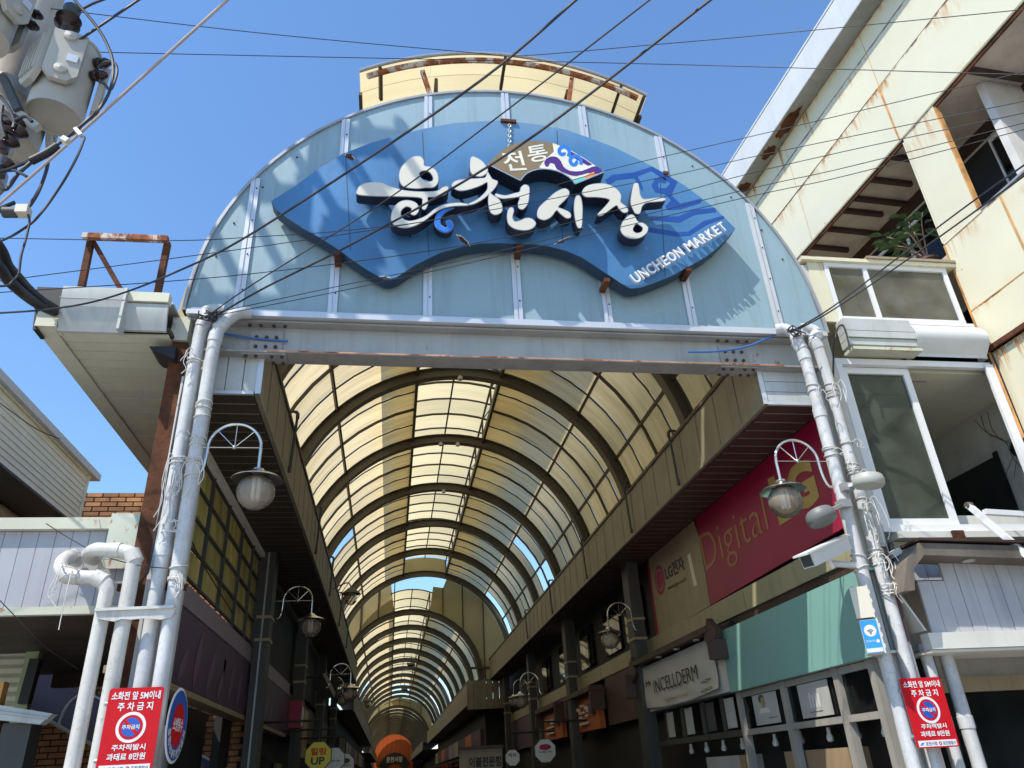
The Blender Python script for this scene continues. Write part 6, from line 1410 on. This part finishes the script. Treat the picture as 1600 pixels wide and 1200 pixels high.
# rusty frame on top of it
rf = thing('rusty_frame', (-2.7, 6.15, 5.55), 'rusty square tube frame with a diagonal standing on the left eave', 'frame')
yf = 6.2
a, b, c, d, e = YP(yf, 124, 466), YP(yf, 143, 372), YP(yf, 262, 380), YP(yf, 243, 475), YP(yf, 200, 472)
MB().bar(a, b, 0.055, 0.055, (0, 1, 0)).build('post', M_rust, rf); MB().bar(d, c, 0.055, 0.055, (0, 1, 0)).build('post', M_rust, rf)
MB().bar(b+V3((-0.05, -0.06, -0.03)), c+V3((0.02, -0.06, 0.0)), 0.055, 0.055, (0, 1, 0)).build('top_bar', M_rust_light, rf); MB().bar(b+V3((0.03, 0, -0.05)), e, 0.045, 0.045, (0, 1, 0)).build('diagonal', M_rust, rf)

# ivory siding house and brick building
sh = thing('siding_house', (-4.3, 9, 0), 'ivory clapboard upper storey with a white roof edge at the far left', 'house')
SX = -4.3
sc0, sc1 = XP(SX, 135, 745), XP(SX, 118, 820); yE_, zt_, zb_ = sc0.y, sc0.z, sc1.z
n = 9; h = (zt_-zb_)/n
for i in range(n):
    z0 = zb_+i*h; MB().slab([(SX+0.016, 6.6, z0), (SX+0.004, 6.6, z0+h+0.008), (SX+0.004, yE_, z0+h+0.008), (SX+0.016, yE_, z0)], (-0.015, 0, 0)).build('clapboard', M_siding, sh)
MB().box(SX-0.02, SX+0.035, yE_, yE_+0.04, zb_-0.02, zt_+0.03).build('corner_trim', M_siding, sh)
MB().box(SX-0.1, SX+0.085, 6.6, yE_+0.28, zt_+0.035, zt_+0.13).build('roof_edge', M_parapet, sh)
MB().box(SX-0.1, SX+0.03, 6.6, yE_+0.1, zt_+0.012, zt_+0.033).build('roof_lip', M_siding, sh)
MB().box(SX-0.9, SX+0.02, 6.6, yE_, zb_-0.035, zb_-0.004).build('overhang_underside', M_colgrey, sh)
MB().box(SX-0.12, SX+0.03, yE_-0.38, yE_-0.03, zb_-0.18, zb_-0.04).build('dark_bracket', M_dark, sh)
for i in range(9):
    z = zb_-0.12-i*0.16; MB().tube([(SX-0.55, 6.6, z), (SX-0.55, yE_+0.5, z)], 0.095, 10).build('corrugation', M_siding, sh, smooth=True)
MB().box(SX-4, SX-0.02, 6.6, yE_-0.01, zb_+0.0, zt_+0.03).build('storey_core', M_siding, sh); MB().box(SX-4, SX-0.56, 6.6, yE_+0.4, 0, zb_-0.04).build('ground_storey', M_shop_dk, sh)
MB().box(SX-4.2, SX-0.105, 6.6, yE_+0.28, zt_+0.04, zt_+0.12).build('roof', M_parapet, sh)
bk = thing('brick_building', (-5, 12, 0), 'brown brick building behind the left awning', 'building')
BY = 12.0; bt = 5.83
MB().box(-9, -1.9, BY+0.018, BY+0.4, 0, bt).build('mortar_wall', M_mortar, bk)
b0 = MB().box(-0.108, 0.108, 0, 0.03, -0.030, 0.030)
bme = None; rest = MB(); cnt = 0; brr = random.Random(8)
bl, bh = 0.235, 0.0765
for r in range(int(bt/bh)):
    z = bt-0.04-r*bh
    for c in range(31):
        x = -9+0.12+c*bl+(bl/2 if r % 2 else 0)
        if x > -1.95: continue
        upv_ = z > 5.2 and -5.0 < x < -3.6; low_ = (2.55 < z < 3.45 and -5.2 < x < -3.2) or (2.0 < z < 2.65 and -3.0 < x < -2.0)
        if (upv_ or low_) and cnt < 295:
            if bme is None:
                o = MB().box(x-0.108, x+0.108, BY-0.012, BY+0.0175, z-0.030, z+0.030).build('brick', M_brick, bk); bme = o.data; bx0 = V3((x, 0, z))
            else:
                o = bpy.data.objects.new('brick', bme); COL.objects.link(o); o.parent = bk; o.location = V3((x, 0, z))-bx0 + V3((0, 0.005*brr.random(), 0))
            cnt += 1
        else: rest.box(x-0.108, x+0.108, BY-0.012, BY+0.0175, z-0.030, z+0.030)
tag(rest.build('bricks', M_brick, bk), kind='stuff')
# arched smoky awning on the brick wall and small things under the slatted awning
ar = thing('arched_awning', (-3.5, 11, 2.3), 'smoky arched sheet awning with pale ribs on the brick wall', 'awning')
A0, A1 = YP(11.2, 48, 1045), YP(10.6, 320, 1180)
top_l, top_r, bot_l, bot_r = YP(11.8, 60, 1045), YP(11.8, 165, 1100), YP(10.8, 42, 1078), YP(10.8, 160, 1150)
dx = (top_r-top_l).normalized()
xl0, xl1 = YP(11.95, 62, 1042).x, -1.95; zt0 = YP(11.95, 62, 1042).z
def awn(u, v):
    x = xl0+(xl1-xl0)*u; a = R_(90*v); dz = -1.55*u
    return V3((x, 11.95-0.85*math.sin(a), zt0+dz-0.45*(1-math.cos(a))))
MB().grid(awn, 8, 8).build('awning_sheet', M_clear_awn, ar, smooth=True)
for u in (0.0, 0.25, 0.5, 0.75, 1.0): MB().tube([awn(u, k/8)+V3((0, -0.01, 0.0)) for k in range(9)], 0.02, 6).build('rib', M_trimrust, ar, smooth=True)
MB().tube([awn(0, 0), awn(1, 0)], 0.03, 6).build('top_rail', M_siding, ar, smooth=True); MB().tube([awn(0, 1), awn(1, 1)], 0.025, 6).build('front_rail', M_trimrust, ar, smooth=True)
cg = thing('corrugated_wall', (-4.0, 8.5, 2.0), 'corrugated grey green wall with timber posts under the slatted awning', 'wall')
for i in range(12): z = YP(8.5, 10, 1105).z+i*0.085; MB().tube([(-5.2, 8.5, z), (YP(8.5, 42, 1050).x, 8.5, z)], 0.048, 8).build('corrugation', M_soff_pale, cg, smooth=True)
p = YP(8.4, 40, 1050); MB().box(p.x-0.02, p.x+0.10, 8.36, 8.46, 1.2, 3.0).build('timber_post', M_lime, cg)
MB().bar(YP(8.3, 57, 1030), YP(8.3, 38, 1100), 0.09, 0.09).build('black_post', M_dark, cg)
fa = thing('lower_roof_edge', YP(7.2, 40, 1115), 'pale grey metal roof edge at the lower left corner', 'roof edge')
P = [YP(7.2, -30, 1097), YP(7.2, 82, 1115), YP(7.2, 62, 1132), YP(7.2, -30, 1122)]; MB().slab(P, (0, 0.12, 0)).build('fascia', M_cap, fa)
P = [YP(7.18, -30, 1107), YP(7.18, 76, 1121), YP(7.18, 74, 1124), YP(7.18, -30, 1111)]; MB().slab(P, (0, 0.01, 0)).build('fold', M_alu_dull, fa)
p = YP(7.3, 20, 1160); MB().box(p.x-0.1, p.x+0.12, 7.28, 7.5, 0, YP(7.3, 20, 1130).z).build('post', M_colgrey, fa)
p = YP(7.25, 2, 1078); MB().box(p.x-0.12, p.x+0.03, 7.2, 7.3, p.z-0.12, p.z+0.06).build('yellow_block', M_stain, fa)

# ================================================================== utility pole with transformers
PX, PY = -2.99, 4.5
po = thing('utility_pole', (PX, PY, 0), 'grey concrete utility pole with step bolts and cross arms at the upper left', 'pole')
MB().lathe([(0.20, 0), (0.155, 7.0), (0.12, 12.6), (0.0, 12.62)], (PX, PY, 0), (0, 0, 1), 24).build('shaft', M_concrete, po, smooth=True)
for i, z in enumerate((5.2, 5.9, 6.95, 7.9, 8.6, 9.3)):
    s_ = 1 if i % 2 == 0 else -1; MB().tube([(PX+s_*0.13, PY-0.04, z), (PX+s_*0.30, PY-0.04, z)], 0.012, 6).tube([(PX+s_*0.30, PY-0.04, z-0.005), (PX+s_*0.32, PY-0.04, z)], 0.022, 6).build('step_bolt', M_colgrey, po, smooth=True)
for z in (5.55, 6.35): MB().lathe([(0.165, -0.05), (0.185, -0.05), (0.185, 0.05), (0.165, 0.05)], (PX, PY, z), (0, 0, 1), 20).build('steel_band', M_alu_dull, po, smooth=True)
for z in (9.9, 11.3, 12.2):
    MB().box(PX-1.7, PX+0.7, PY-0.2, PY-0.11, z, z+0.09).build('cross_arm', M_alu_dull, po)
    for dx in (-1.6, -1.2, -0.8, -0.4, 0.2, 0.6): MB().lathe([(0.03, 0), (0.06, 0.03), (0.03, 0.06), (0.065, 0.10), (0.035, 0.14), (0.055, 0.18), (0.0, 0.22)], (PX+dx, PY-0.155, z+0.09), (0, 0, 1), 10).build('insulator', M_porc, po, smooth=True)
for dx in (-0.6, 0.15, 0.7): MB().lathe([(0.05, 0), (0.08, 0.05), (0.05, 0.1), (0.09, 0.18), (0.05, 0.26), (0.085, 0.34), (0.04, 0.5), (0, 0.52)], (PX+dx, PY-0.2, 10.3), (0.2, -0.3, 1), 10).build('cutout_fuse', M_porc, po, smooth=True)
def transformer(c, r, h, label, facing=-60):
    """tank standing on c; cooling fins face the given angle"""
    t = thing('transformer', c, label, 'transformer', 'pole transformers'); c = V3(c)
    MB().lathe([(0.0, 0.03), (r*0.93, 0.03), (r*0.95, 0.0), (r, 0.0), (r, h), (r*1.03, h), (r*1.03, h+0.025), (r*0.8, h+0.05), (0, h+0.07)], c, (0, 0, 1), 36).build('tank', M_trafo, t, smooth=True)
    for k, a in enumerate((facing-58, facing, facing+100)):
        d = V3((math.cos(R_(a)), math.sin(R_(a)), 0)); s_ = V3((-d.y, d.x, 0)); w2, z0, z1 = r*0.60, h*0.22, h*0.93
        m0 = c + d*(r+0.02)
        wn = w2*0.5
        P = [m0+s_*w2+V3((0, 0, z0+0.07)), m0+s_*w2+V3((0, 0, z1)), m0-s_*w2+V3((0, 0, z1)), m0-s_*w2+V3((0, 0, z0+0.07)), m0-s_*(w2-wn)+V3((0, 0, z0)), m0+s_*(w2-wn)+V3((0, 0, z0))]
        fin = MB().slab(P, d*0.04).build('radiator', M_trafo, t)
        if k == 1:
            for zz in (z0+0.09, z1-0.05): MB().lathe([(0.0, 0.03), (0.042, 0.02), (0.046, 0.0)], m0+d*0.04+V3((0, 0, zz)), d, 14).build('round_cap', M_trafo, fin, smooth=True)
            MB().obox(m0+d*0.045+s_*0.05+V3((0, 0, h*0.55)), s_*0.035, d*0.006, V3((0, 0, 0.035))).build('name_plate', M_alu, fin)
        else:
            q = MB()
            for j in range(5): q.obox(m0+d*0.045+s_*(-0.08+0.04*j)+V3((0, 0, (z0+z1)/2+0.02)), s_*0.008, d*0.012, V3((0, 0, (z1-z0)/2-0.06)))
            q.build('fin_ribs', M_trafo, fin)
    bp = c+V3((-0.05, -0.11, h+0.03))
    MB().lathe([(0.05, 0), (0.05, 0.10), (0.062, 0.12), (0.09, 0.15), (0.06, 0.18), (0.09, 0.21), (0.06, 0.235)], bp, (0, 0, 1), 16).build('bushing', M_porc, t, smooth=True)
    MB().lathe([(0.058, 0.235), (0.062, 0.33), (0.047, 0.355), (0, 0.36)], bp, (0, 0, 1), 16).build('bushing_cap', M_colgrey, t, smooth=True)
    for k, zz in enumerate((h*0.82, h*0.62)):
        d = V3((math.cos(R_(facing+62)), math.sin(R_(facing+62)), 0)); MB().lathe([(0.035, 0), (0.045, 0.04), (0.03, 0.05), (0.04, 0.08), (0.02, 0.12), (0, 0.13)], c+d*r+V3((0, 0, zz)), d, 10).build('side_bushing', M_porc, t, smooth=True)
    return t
tb_, tt_ = YP(4.3, 84, 184), YP(4.3, 112, 84)
transformer((tb_.x, 4.3, tb_.z), 0.182, tt_.z-tb_.z, 'front right grey transformer with its round bottom and black bushing in full view', -72)
p = YP(4.75, 10, 228); transformer((p.x, 4.75, p.z), 0.21, 0.64, 'lower grey transformer partly hidden behind the front right one', -80)
p = YP(4.0, -34, 58); transformer((p.x, 4.0, p.z), 0.185, 0.62, 'upper left grey transformer cut by the picture edge', -20)
# hardware below
hw = thing('cable_rack', (PX, PY, 5.3), 'tangle of dark brackets, spools and splices on the pole below the transformers', 'bracket')
for (x, y) in ((20, 195), (10, 225), (5, 262), (24, 210)):
    p = YP(4.1, x, y); MB().lathe([(0.02, -0.06), (0.06, -0.05), (0.035, 0), (0.06, 0.05), (0.02, 0.06)], p, (0.5, 0.2, 1), 10).build('spool', M_porc, hw, smooth=True)
MB().bar(YP(4.25, 5, 120), YP(4.2, 30, 175), 0.06, 0.05).build('bracket_arm', M_colgrey, hw); MB().bar(YP(4.25, -10, 150), YP(4.2, 60, 200), 0.05, 0.05).build('bracket_arm', M_trafo, hw)
for L_ in (((0, 150), (12, 165), (22, 188), (20, 200)), ((0, 178), (14, 182), (24, 195)), ((22, 188), (40, 182), (50, 190)), ((4, 165), (2, 190), (8, 215))):
    MB().tube(spline([YP(4.05, *p) for p in L_], 5), 0.012, 6).build('jumper', M_wire, hw, smooth=True)

def wire(name, label, pts, r, m=M_wire, cat='wire', group='overhead wires', n=6, sp_n=8):
    P = [YP(y, px, py) for px, py, y in pts]
    off = lambda p: not (0 <= p[0] <= 1600 and 0 <= p[1] <= 1200)
    Q = spline(P, sp_n) if len(P) > 2 else P
    if name == 'overhead_wire':                                     # the span goes on beyond the picture
        if off(pts[0]): Q = [Q[0] + (Q[0]-Q[1]).normalized()*6] + Q
        if off(pts[-1]): Q = Q + [Q[-1] + (Q[-1]-Q[-2]).normalized()*6]
    return tag(MB().tube(Q, r, n).build(name, m, smooth=True), label, cat, group)
wire('overhead_wire', 'faded pink cable running from the top edge down past the transformers', [(380, -22, 2.9), (355, 0, 3.0), (125, 208, 3.6), (0, 318, 4.0), (-40, 353, 4.1)], 0.0085, M_wire_pale)
wire('overhead_wire', 'thickest dark diagonal wire crossing the emblem and the first letters', [(1150, -30, 2.7), (1110, 0, 2.8), (800, 236, 3.9), (560, 376, 5.0), (415, 449, 5.7), (328, 499, 6.05)], 0.0095)
wire('overhead_wire', 'dark diagonal wire crossing the left tip of the sign and sagging to the left edge', [(935, -35, 2.6), (900, 0, 2.7), (718, 150, 3.3), (400, 361, 4.6), (275, 425, 5.1), (170, 465, 5.3), (87, 482, 5.5), (0, 489, 5.6), (-40, 490, 5.7)], 0.0085)
wire('overhead_wire', 'thin dark diagonal wire crossing the middle of the sign to the left pipe heads', [(1050, -25, 2.8), (1015, 0, 2.9), (800, 166, 3.9), (600, 315, 5.0), (400, 441, 5.7), (322, 496, 6.05)], 0.006)
wire('overhead_wire', 'topmost thin wire dipping at the crown of the yellow hood', [(-40, 0, 4.4), (0, 4, 4.4), (400, 51, 4.6), (735, 82, 4.8), (816, 87, 4.8), (1020, 70, 4.6), (1200, 54, 4.2), (1640, 11, 3.0)], 0.004)
wire('overhead_wire', 'thin level wire running right across the top of the picture', [(-40, 77, 4.6), (0, 78, 4.6), (400, 87, 4.7), (1020, 100, 4.6), (1640, 118, 3.0)], 0.004)
wire('overhead_wire', 'thin wire touching the rusty frame and rising over the emblem to the right', [(-40, 371, 5.6), (0, 372, 5.6), (265, 376, 5.6), (400, 370, 5.6), (540, 360, 5.6), (708, 337, 5.6), (945, 267, 5.5), (1200, 207, 4.8), (1640, 103, 3.2)], 0.004)
wire('overhead_wire', 'thin wire rising across the lower left gable and the wave print', [(-40, 445, 5.5), (0, 439, 5.5), (400, 386, 5.5), (700, 340, 5.5), (1020, 280, 5.4), (1200, 240, 4.8), (1640, 150, 3.3)], 0.004)
wire('overhead_wire', 'thin wire low across the left gable passing under the letters', [(-40, 461, 5.4), (0, 457, 5.4), (400, 427, 5.4), (800, 369, 5.4), (1200, 264, 4.7), (1640, 168, 3.3)], 0.004)
wire('overhead_wire', 'upper of two parallel thin wires starting at the left pipe heads', [(330, 490, 5.95), (525, 448, 5.8), (750, 400, 5.6), (1150, 300, 4.9), (1320, 262, 4.4), (1640, 182, 3.4)], 0.004)
wire('overhead_wire', 'lower of two parallel thin wires starting at the left pipe heads', [(332, 494, 5.95), (525, 456, 5.8), (750, 407, 5.6), (1150, 312, 4.9), (1320, 275, 4.4), (1640, 192, 3.4)], 0.004)
wire('overhead_wire', 'upper of two black cables from the right pipe heads to the right edge', [(1242, 515, 6.02), (1300, 480, 5.9), (1400, 405, 5.3), (1510, 322, 4.6), (1640, 230, 3.6)], 0.0085)
wire('overhead_wire', 'lower of two black cables from the right pipe heads to the right edge', [(1243, 517, 6.03), (1300, 485, 5.9), (1400, 418, 5.3), (1510, 340, 4.6), (1640, 246, 3.6)], 0.0085)
G2 = 'leads of the transformers'
wire('cable', 'dark lead curving down the right of the front transformer to the splice', [(105, -20, 4.0), (117, 0, 4.0), (150, 40, 4.0), (170, 75, 4.0), (177, 105, 4.0), (172, 140, 4.0), (155, 170, 4.0), (125, 198, 4.0), (95, 222, 4.05), (75, 235, 4.05)], 0.011, cat='cable', group=G2)
wire('cable', 'dark lead rising in an arc from the black bushing', [(107, 40, 4.25), (118, 22, 4.2), (140, 8, 4.15), (165, -2, 4.1), (200, -14, 4.1)], 0.010, cat='cable', group=G2)
wire('cable', 'straight dark lead rising right from the front transformer rim', [(119, 66, 4.1), (160, 38, 4.05), (219, -2, 4.0), (250, -25, 3.9)], 0.0095, cat='cable', group=G2)
wire('cable', 'small looped lead at the side bushings of the front transformer', [(153, 106, 4.05), (165, 97, 4.02), (178, 98, 4.0), (183, 108, 4.0), (180, 125, 4.0), (172, 140, 4.0), (162, 130, 4.02), (155, 128, 4.05)], 0.010, cat='cable', group=G2)
wire('cable', 'thick black splice sleeve under the front transformer', [(90, 228, 4.05), (75, 238, 4.05), (60, 246, 4.05), (48, 252, 4.05)], 0.028, M_dark, 'cable', G2, 10)
wire('cable', 'dark lead drooping left from the splice sleeve to the picture edge', [(50, 250, 4.05), (30, 258, 4.05), (8, 266, 4.05), (-30, 272, 4.05)], 0.013, cat='cable', group=G2)
wire('cable', 'dark hooked lead at the left edge below the lower transformer', [(48, 254, 4.05), (28, 272, 4.05), (15, 290, 4.05), (8, 296, 4.05), (0, 292, 4.05), (-20, 280, 4.05)], 0.013, cat='cable', group=G2)
wire('cable', 'short dark lead under the lower transformer touching the pink cable', [(4, 266, 4.05), (20, 266, 4.05), (35, 272, 4.0), (45, 278, 4.0)], 0.009, cat='cable', group=G2)
wire('cable', 'dark lead hanging from the splice to the beige connector', [(76, 248, 4.1), (72, 268, 4.1), (62, 295, 4.1), (50, 316, 4.1), (43, 325, 4.1)], 0.012, cat='cable', group=G2)
wire('cable', 'long blue black lead sagging from the transformer bottom to the left edge', [(120, 212, 4.2), (131, 214, 4.2), (130, 222, 4.2), (118, 250, 4.2), (95, 290, 4.2), (60, 338, 4.2), (30, 362, 4.2), (0, 377, 4.2), (-30, 385, 4.2)], 0.0085, cat='cable', group=G2)
wire('cable', 'lead dropping from the beige connector with a white sleeve at its end', [(44, 335, 4.1), (46, 348, 4.1), (40, 375, 4.1), (33, 400, 4.1), (30, 425, 4.1), (28, 430, 4.1), (15, 444, 4.1), (0, 447, 4.1), (-20, 446, 4.1)], 0.008, cat='cable', group=G2)
wire('cable', 'thick corrugated black hose falling to the black cap of the left eave', [(-30, 350, 4.6), (0, 388, 4.8), (12, 415, 5.0), (28, 434, 5.2), (45, 453, 5.5), (65, 470, 5.7), (85, 482, 5.9)], 0.040, M_dark, 'cable', 'hoses at the left eave', 10)
wire('cable', 'thick smooth black hose below the corrugated one at the left eave', [(-30, 395, 4.6), (0, 420, 4.8), (12, 437, 5.0), (28, 452, 5.2), (45, 466, 5.5), (62, 477, 5.7), (85, 488, 5.9)], 0.040, M_dark, 'cable', 'hoses at the left eave', 10)
cn = thing('connector', YP(4.1, 28, 330), 'beige and dark connector hanging at the left edge below the transformers', 'connector')
MB().bar(YP(4.1, 27, 330), YP(4.1, 46, 330), 0.07, 0.06).build('beige_body', M_beige, cn); MB().tube([YP(4.1, 5, 332), YP(4.1, 26, 332)], 0.035, 10).build('dark_body', M_colgrey, cn, smooth=True); MB().tube([YP(4.1, -5, 328), YP(4.1, 24, 316)], 0.014, 6).build('lead_end', M_dark, cn, smooth=True)
cz = thing('ring_connector', YP(3.6, 125, 206), 'small pale clamp where the pink cable passes the transformer bottom', 'clamp')
MB().bar(YP(3.58, 118, 202), YP(3.58, 127, 212), 0.03, 0.02).build('jaw', M_alu, cz); MB().bar(YP(3.6, 98, 217), YP(3.6, 107, 222), 0.04, 0.03).build('tag', M_beige, cz)
# thin drooping leads on the left frontage and knots of cable at the pipe heads
wire('cable', 'thin dark lead crossing the ivory clapboards', [(-10, 622, 5.6), (30, 652, 5.7), (60, 672, 5.9), (94, 686, 6.1)], 0.004, cat='cable', group='leads on the left frontage')
wire('cable', 'thin dark lead slanting over the grey slatted awning', [(72, 818, 6.2), (110, 842, 6.2), (160, 868, 6.1), (215, 883, 5.98), (262, 888, 5.9)], 0.004, cat='cable', group='leads on the left frontage')
wire('cable', 'thin dark lead hanging in front of the dark awning underside', [(-10, 928, 6.3), (40, 980, 6.4), (70, 1010, 6.6), (122, 1045, 7.0)], 0.004, cat='cable', group='leads on the left frontage')
for nm, cx, cy_2, y, lab in (('cable_knot', 325, 492, 6.0, 'knot of black wire around the left pipe heads'), ('cable_knot', 1243, 518, 6.0, 'knot of black wire around the right pipe heads')):
    q = MB(); rk = random.Random(cx)
    c = YP(y-0.04, cx, cy_2)
    for k in range(7):
        P = [c+V3((rk.uniform(-.09, .09), rk.uniform(-.05, .04), rk.uniform(-.06, .05))) for _ in range(5)]; q.tube(spline(P, 4), 0.006, 5)
    tag(q.build(nm, M_wire, smooth=True), lab, 'wire', 'wire knots at the pipe heads')
# white cord tied round the pipes
def cord(label, c, r, n_loops, strands, ln, seed, spread=0.08):
    rk = random.Random(seed); q = MB(); c = V3(c)
    for k in range(n_loops):
        z = rk.uniform(-0.07, 0.07); tx, ty = rk.uniform(-.3, .3), rk.uniform(-.3, .3)
        q.tube([c+V3(((r+0.008)*math.cos(a), (r+0.008)*math.sin(a), z+0.05*(tx*math.cos(a)+ty*math.sin(a)))) for a in [2*math.pi*i/14 for i in range(15)]], 0.006, 5)
    for k in range(strands):
        s0 = c+V3((rk.uniform(-1, 1)*r, -r-0.012, rk.uniform(-.05, .05))); L_ = ln*rk.uniform(0.4, 1.0); dx = rk.uniform(-spread, spread)
        P = [s0, s0+V3((dx*0.5, -0.03, 0.02)), s0+V3((dx*1.0, -0.04, -L_*0.4)), s0+V3((dx*0.9+rk.uniform(-.03, .03), -0.03, -L_*0.75)), s0+V3((dx*0.8+rk.uniform(-.04, .04), -0.03, -L_))]
        if k % 2: P += [s0+V3((dx*0.3, -0.03, -L_*0.85)), s0+V3((dx*0.5, -0.02, -L_*0.3))]
        q.tube(spline(P, 4), 0.0035, 5)
    return tag(q.build('tied_cord', M_cord, smooth=True), label, 'cord', 'white cords tied round pipes')
def at(px, py, y): return YP(y, px, py)
cx1 = x1; cx2 = x2; cx3 = x3; cx4 = x4
def onp(x, y, px, py): return V3((x, y, YP(y, px, py).z))
cord('big bundle of white cord around the front left pipe beside the globe lamp arm', onp(cx1, 6.02, 305, 732), PR, 7, 7, 0.34, 1, 0.12)
cord('two rings of white cord high on the front left pipe', onp(cx1, 6.02, 318, 642), PR, 3, 1, 0.10, 2)
cord('white cord ring just above the globe lamp arm on the front left pipe', onp(cx1, 6.02, 310, 690), PR, 2, 2, 0.10, 3)
cord('white cord knot at the foot of the yellowed glazing on the front left pipe', onp(cx1, 6.02, 282, 898), PR, 4, 4, 0.16, 4)
cord('white cord hanging long from the second left pipe', onp(cx2, 6.09, 270, 727), PR, 2, 4, 0.60, 5, 0.06)
cord('white cord ring tying the two long left pipes together', onp((cx1+cx2)/2, 6.05, 270, 828), 0.09, 2, 1, 0.12, 6)
cord('white cord looped round the second left pipe near its head', onp(cx2, 6.09, 310, 560), PR, 2, 3, 0.2, 7)
cord('white cord with frayed ends dangling from the S bend of the outermost pipe', YP(5.98, 108, 900)+V3((0, 0, 0.02)), 0.05, 2, 3, 0.50, 8, 0.04)
cord('white cord knotted high on the front right pipe below the beam', onp(cx3, 6.02, 1272, 612), PR, 3, 3, 0.16, 9)
cord('white cord rings halfway up the front right pipe above the lamp arm', onp(cx3, 6.02, 1296, 705), PR, 3, 1, 0.06, 10)
cord('thick bundle of white cord on the second right pipe under the eave', onp(cx4, 6.09, 1300, 610), PR, 6, 5, 0.25, 11)
cord('bundle of white cord on the second right pipe behind the pale disc lamp', onp(cx4, 6.09, 1333, 735), PR, 6, 5, 0.14, 12)
cord('white cord hanging long below the pale disc lamp', onp(cx4, 6.09, 1350, 790), PR, 3, 7, 0.45, 13, 0.10)
cord('white cord tangle beside the camera on the second right pipe', onp(cx4, 6.09, 1368, 872), PR, 4, 6, 0.25, 14, 0.10)
cord('white cord ring under the camera on the front right pipe', onp(cx3, 6.02, 1342, 880), PR, 2, 1, 0.10, 15)
cord('white cord ring on the second right pipe between window and lamp', onp(cx4, 6.09, 1322, 692), PR, 2, 2, 0.08, 16)
cord('tangle of tan and white cord behind the upper junction box', onp(cx4, 6.05, 1378, 922), PR, 3, 4, 0.12, 17)

# ------------------------------------------------------------------ shop rows of the deeper lane, with small signs
for side, xw, lab in ((-1, -2.0, 'dark row of shops along the left of the farther lane'), (1, 3.6, 'dark row of shops along the right of the farther lane')):
    t = thing('shop_row', (xw, 60, 0), lab, 'building', 'shop rows of the farther lane')
    x0, x1 = sorted((xw, xw+side*4)); MB().box(x0, x1, Y2+1.2, Y3-0.5, 0, 4.2).build('block', M_shop_dk, t)
    x0, x1 = sorted((xw+side*0.3, xw+side*4)); MB().box(x0, x1, Y3-0.4, Y4+1, 0, 3.7).build('block', M_shop_dk, t)
    for i in range(9):
        ya = Y2+2+i*3.6; x0, x1 = sorted((xw-side*0.002, xw-side*0.12)); MB().box(x0, x1, ya, ya+3.3, 2.5, 3.2).build('fascia', (M_wood, M_plum, M_cream_shop, M_orange, M_lilac)[(i*2+(side > 0)) % 5], t)
        MB().box(x0, x1-0.02*side, ya+0.3, ya+3.0, 0.2, 2.3).build('shop_door', M_glass_dk, t)
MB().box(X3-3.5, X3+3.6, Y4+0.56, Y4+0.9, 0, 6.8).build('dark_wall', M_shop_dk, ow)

# ------------------------------------------------------------------ unseen bundled power lines, added above view for their shadow streaks on the sign
for k, (dx, z, r) in enumerate(((-1.6, 12.42, 0.055), (-1.2, 12.42, 0.05), (-0.8, 12.42, 0.06), (-0.4, 12.42, 0.05), (0.2, 12.42, 0.055), (-1.6, 11.52, 0.06), (-0.8, 11.52, 0.05), (0.2, 11.52, 0.045), (-1.2, 10.12, 0.055))):
    P = [(PX+dx, PY-0.15, z), (PX+dx*1.05-0.02*k, PY-4, z-0.12), (PX+dx*1.1-0.1*k, PY-12, z-0.25), (PX+dx*1.2-0.2*k, PY-30, z+0.1)]
    tag(MB().tube(spline(P, 6), r, 8).build('unseen_power_line', M_wire, smooth=True), 'unseen bundled power line added at the pole top for its shadow on the sign', 'wire', 'power lines on the cross arms')
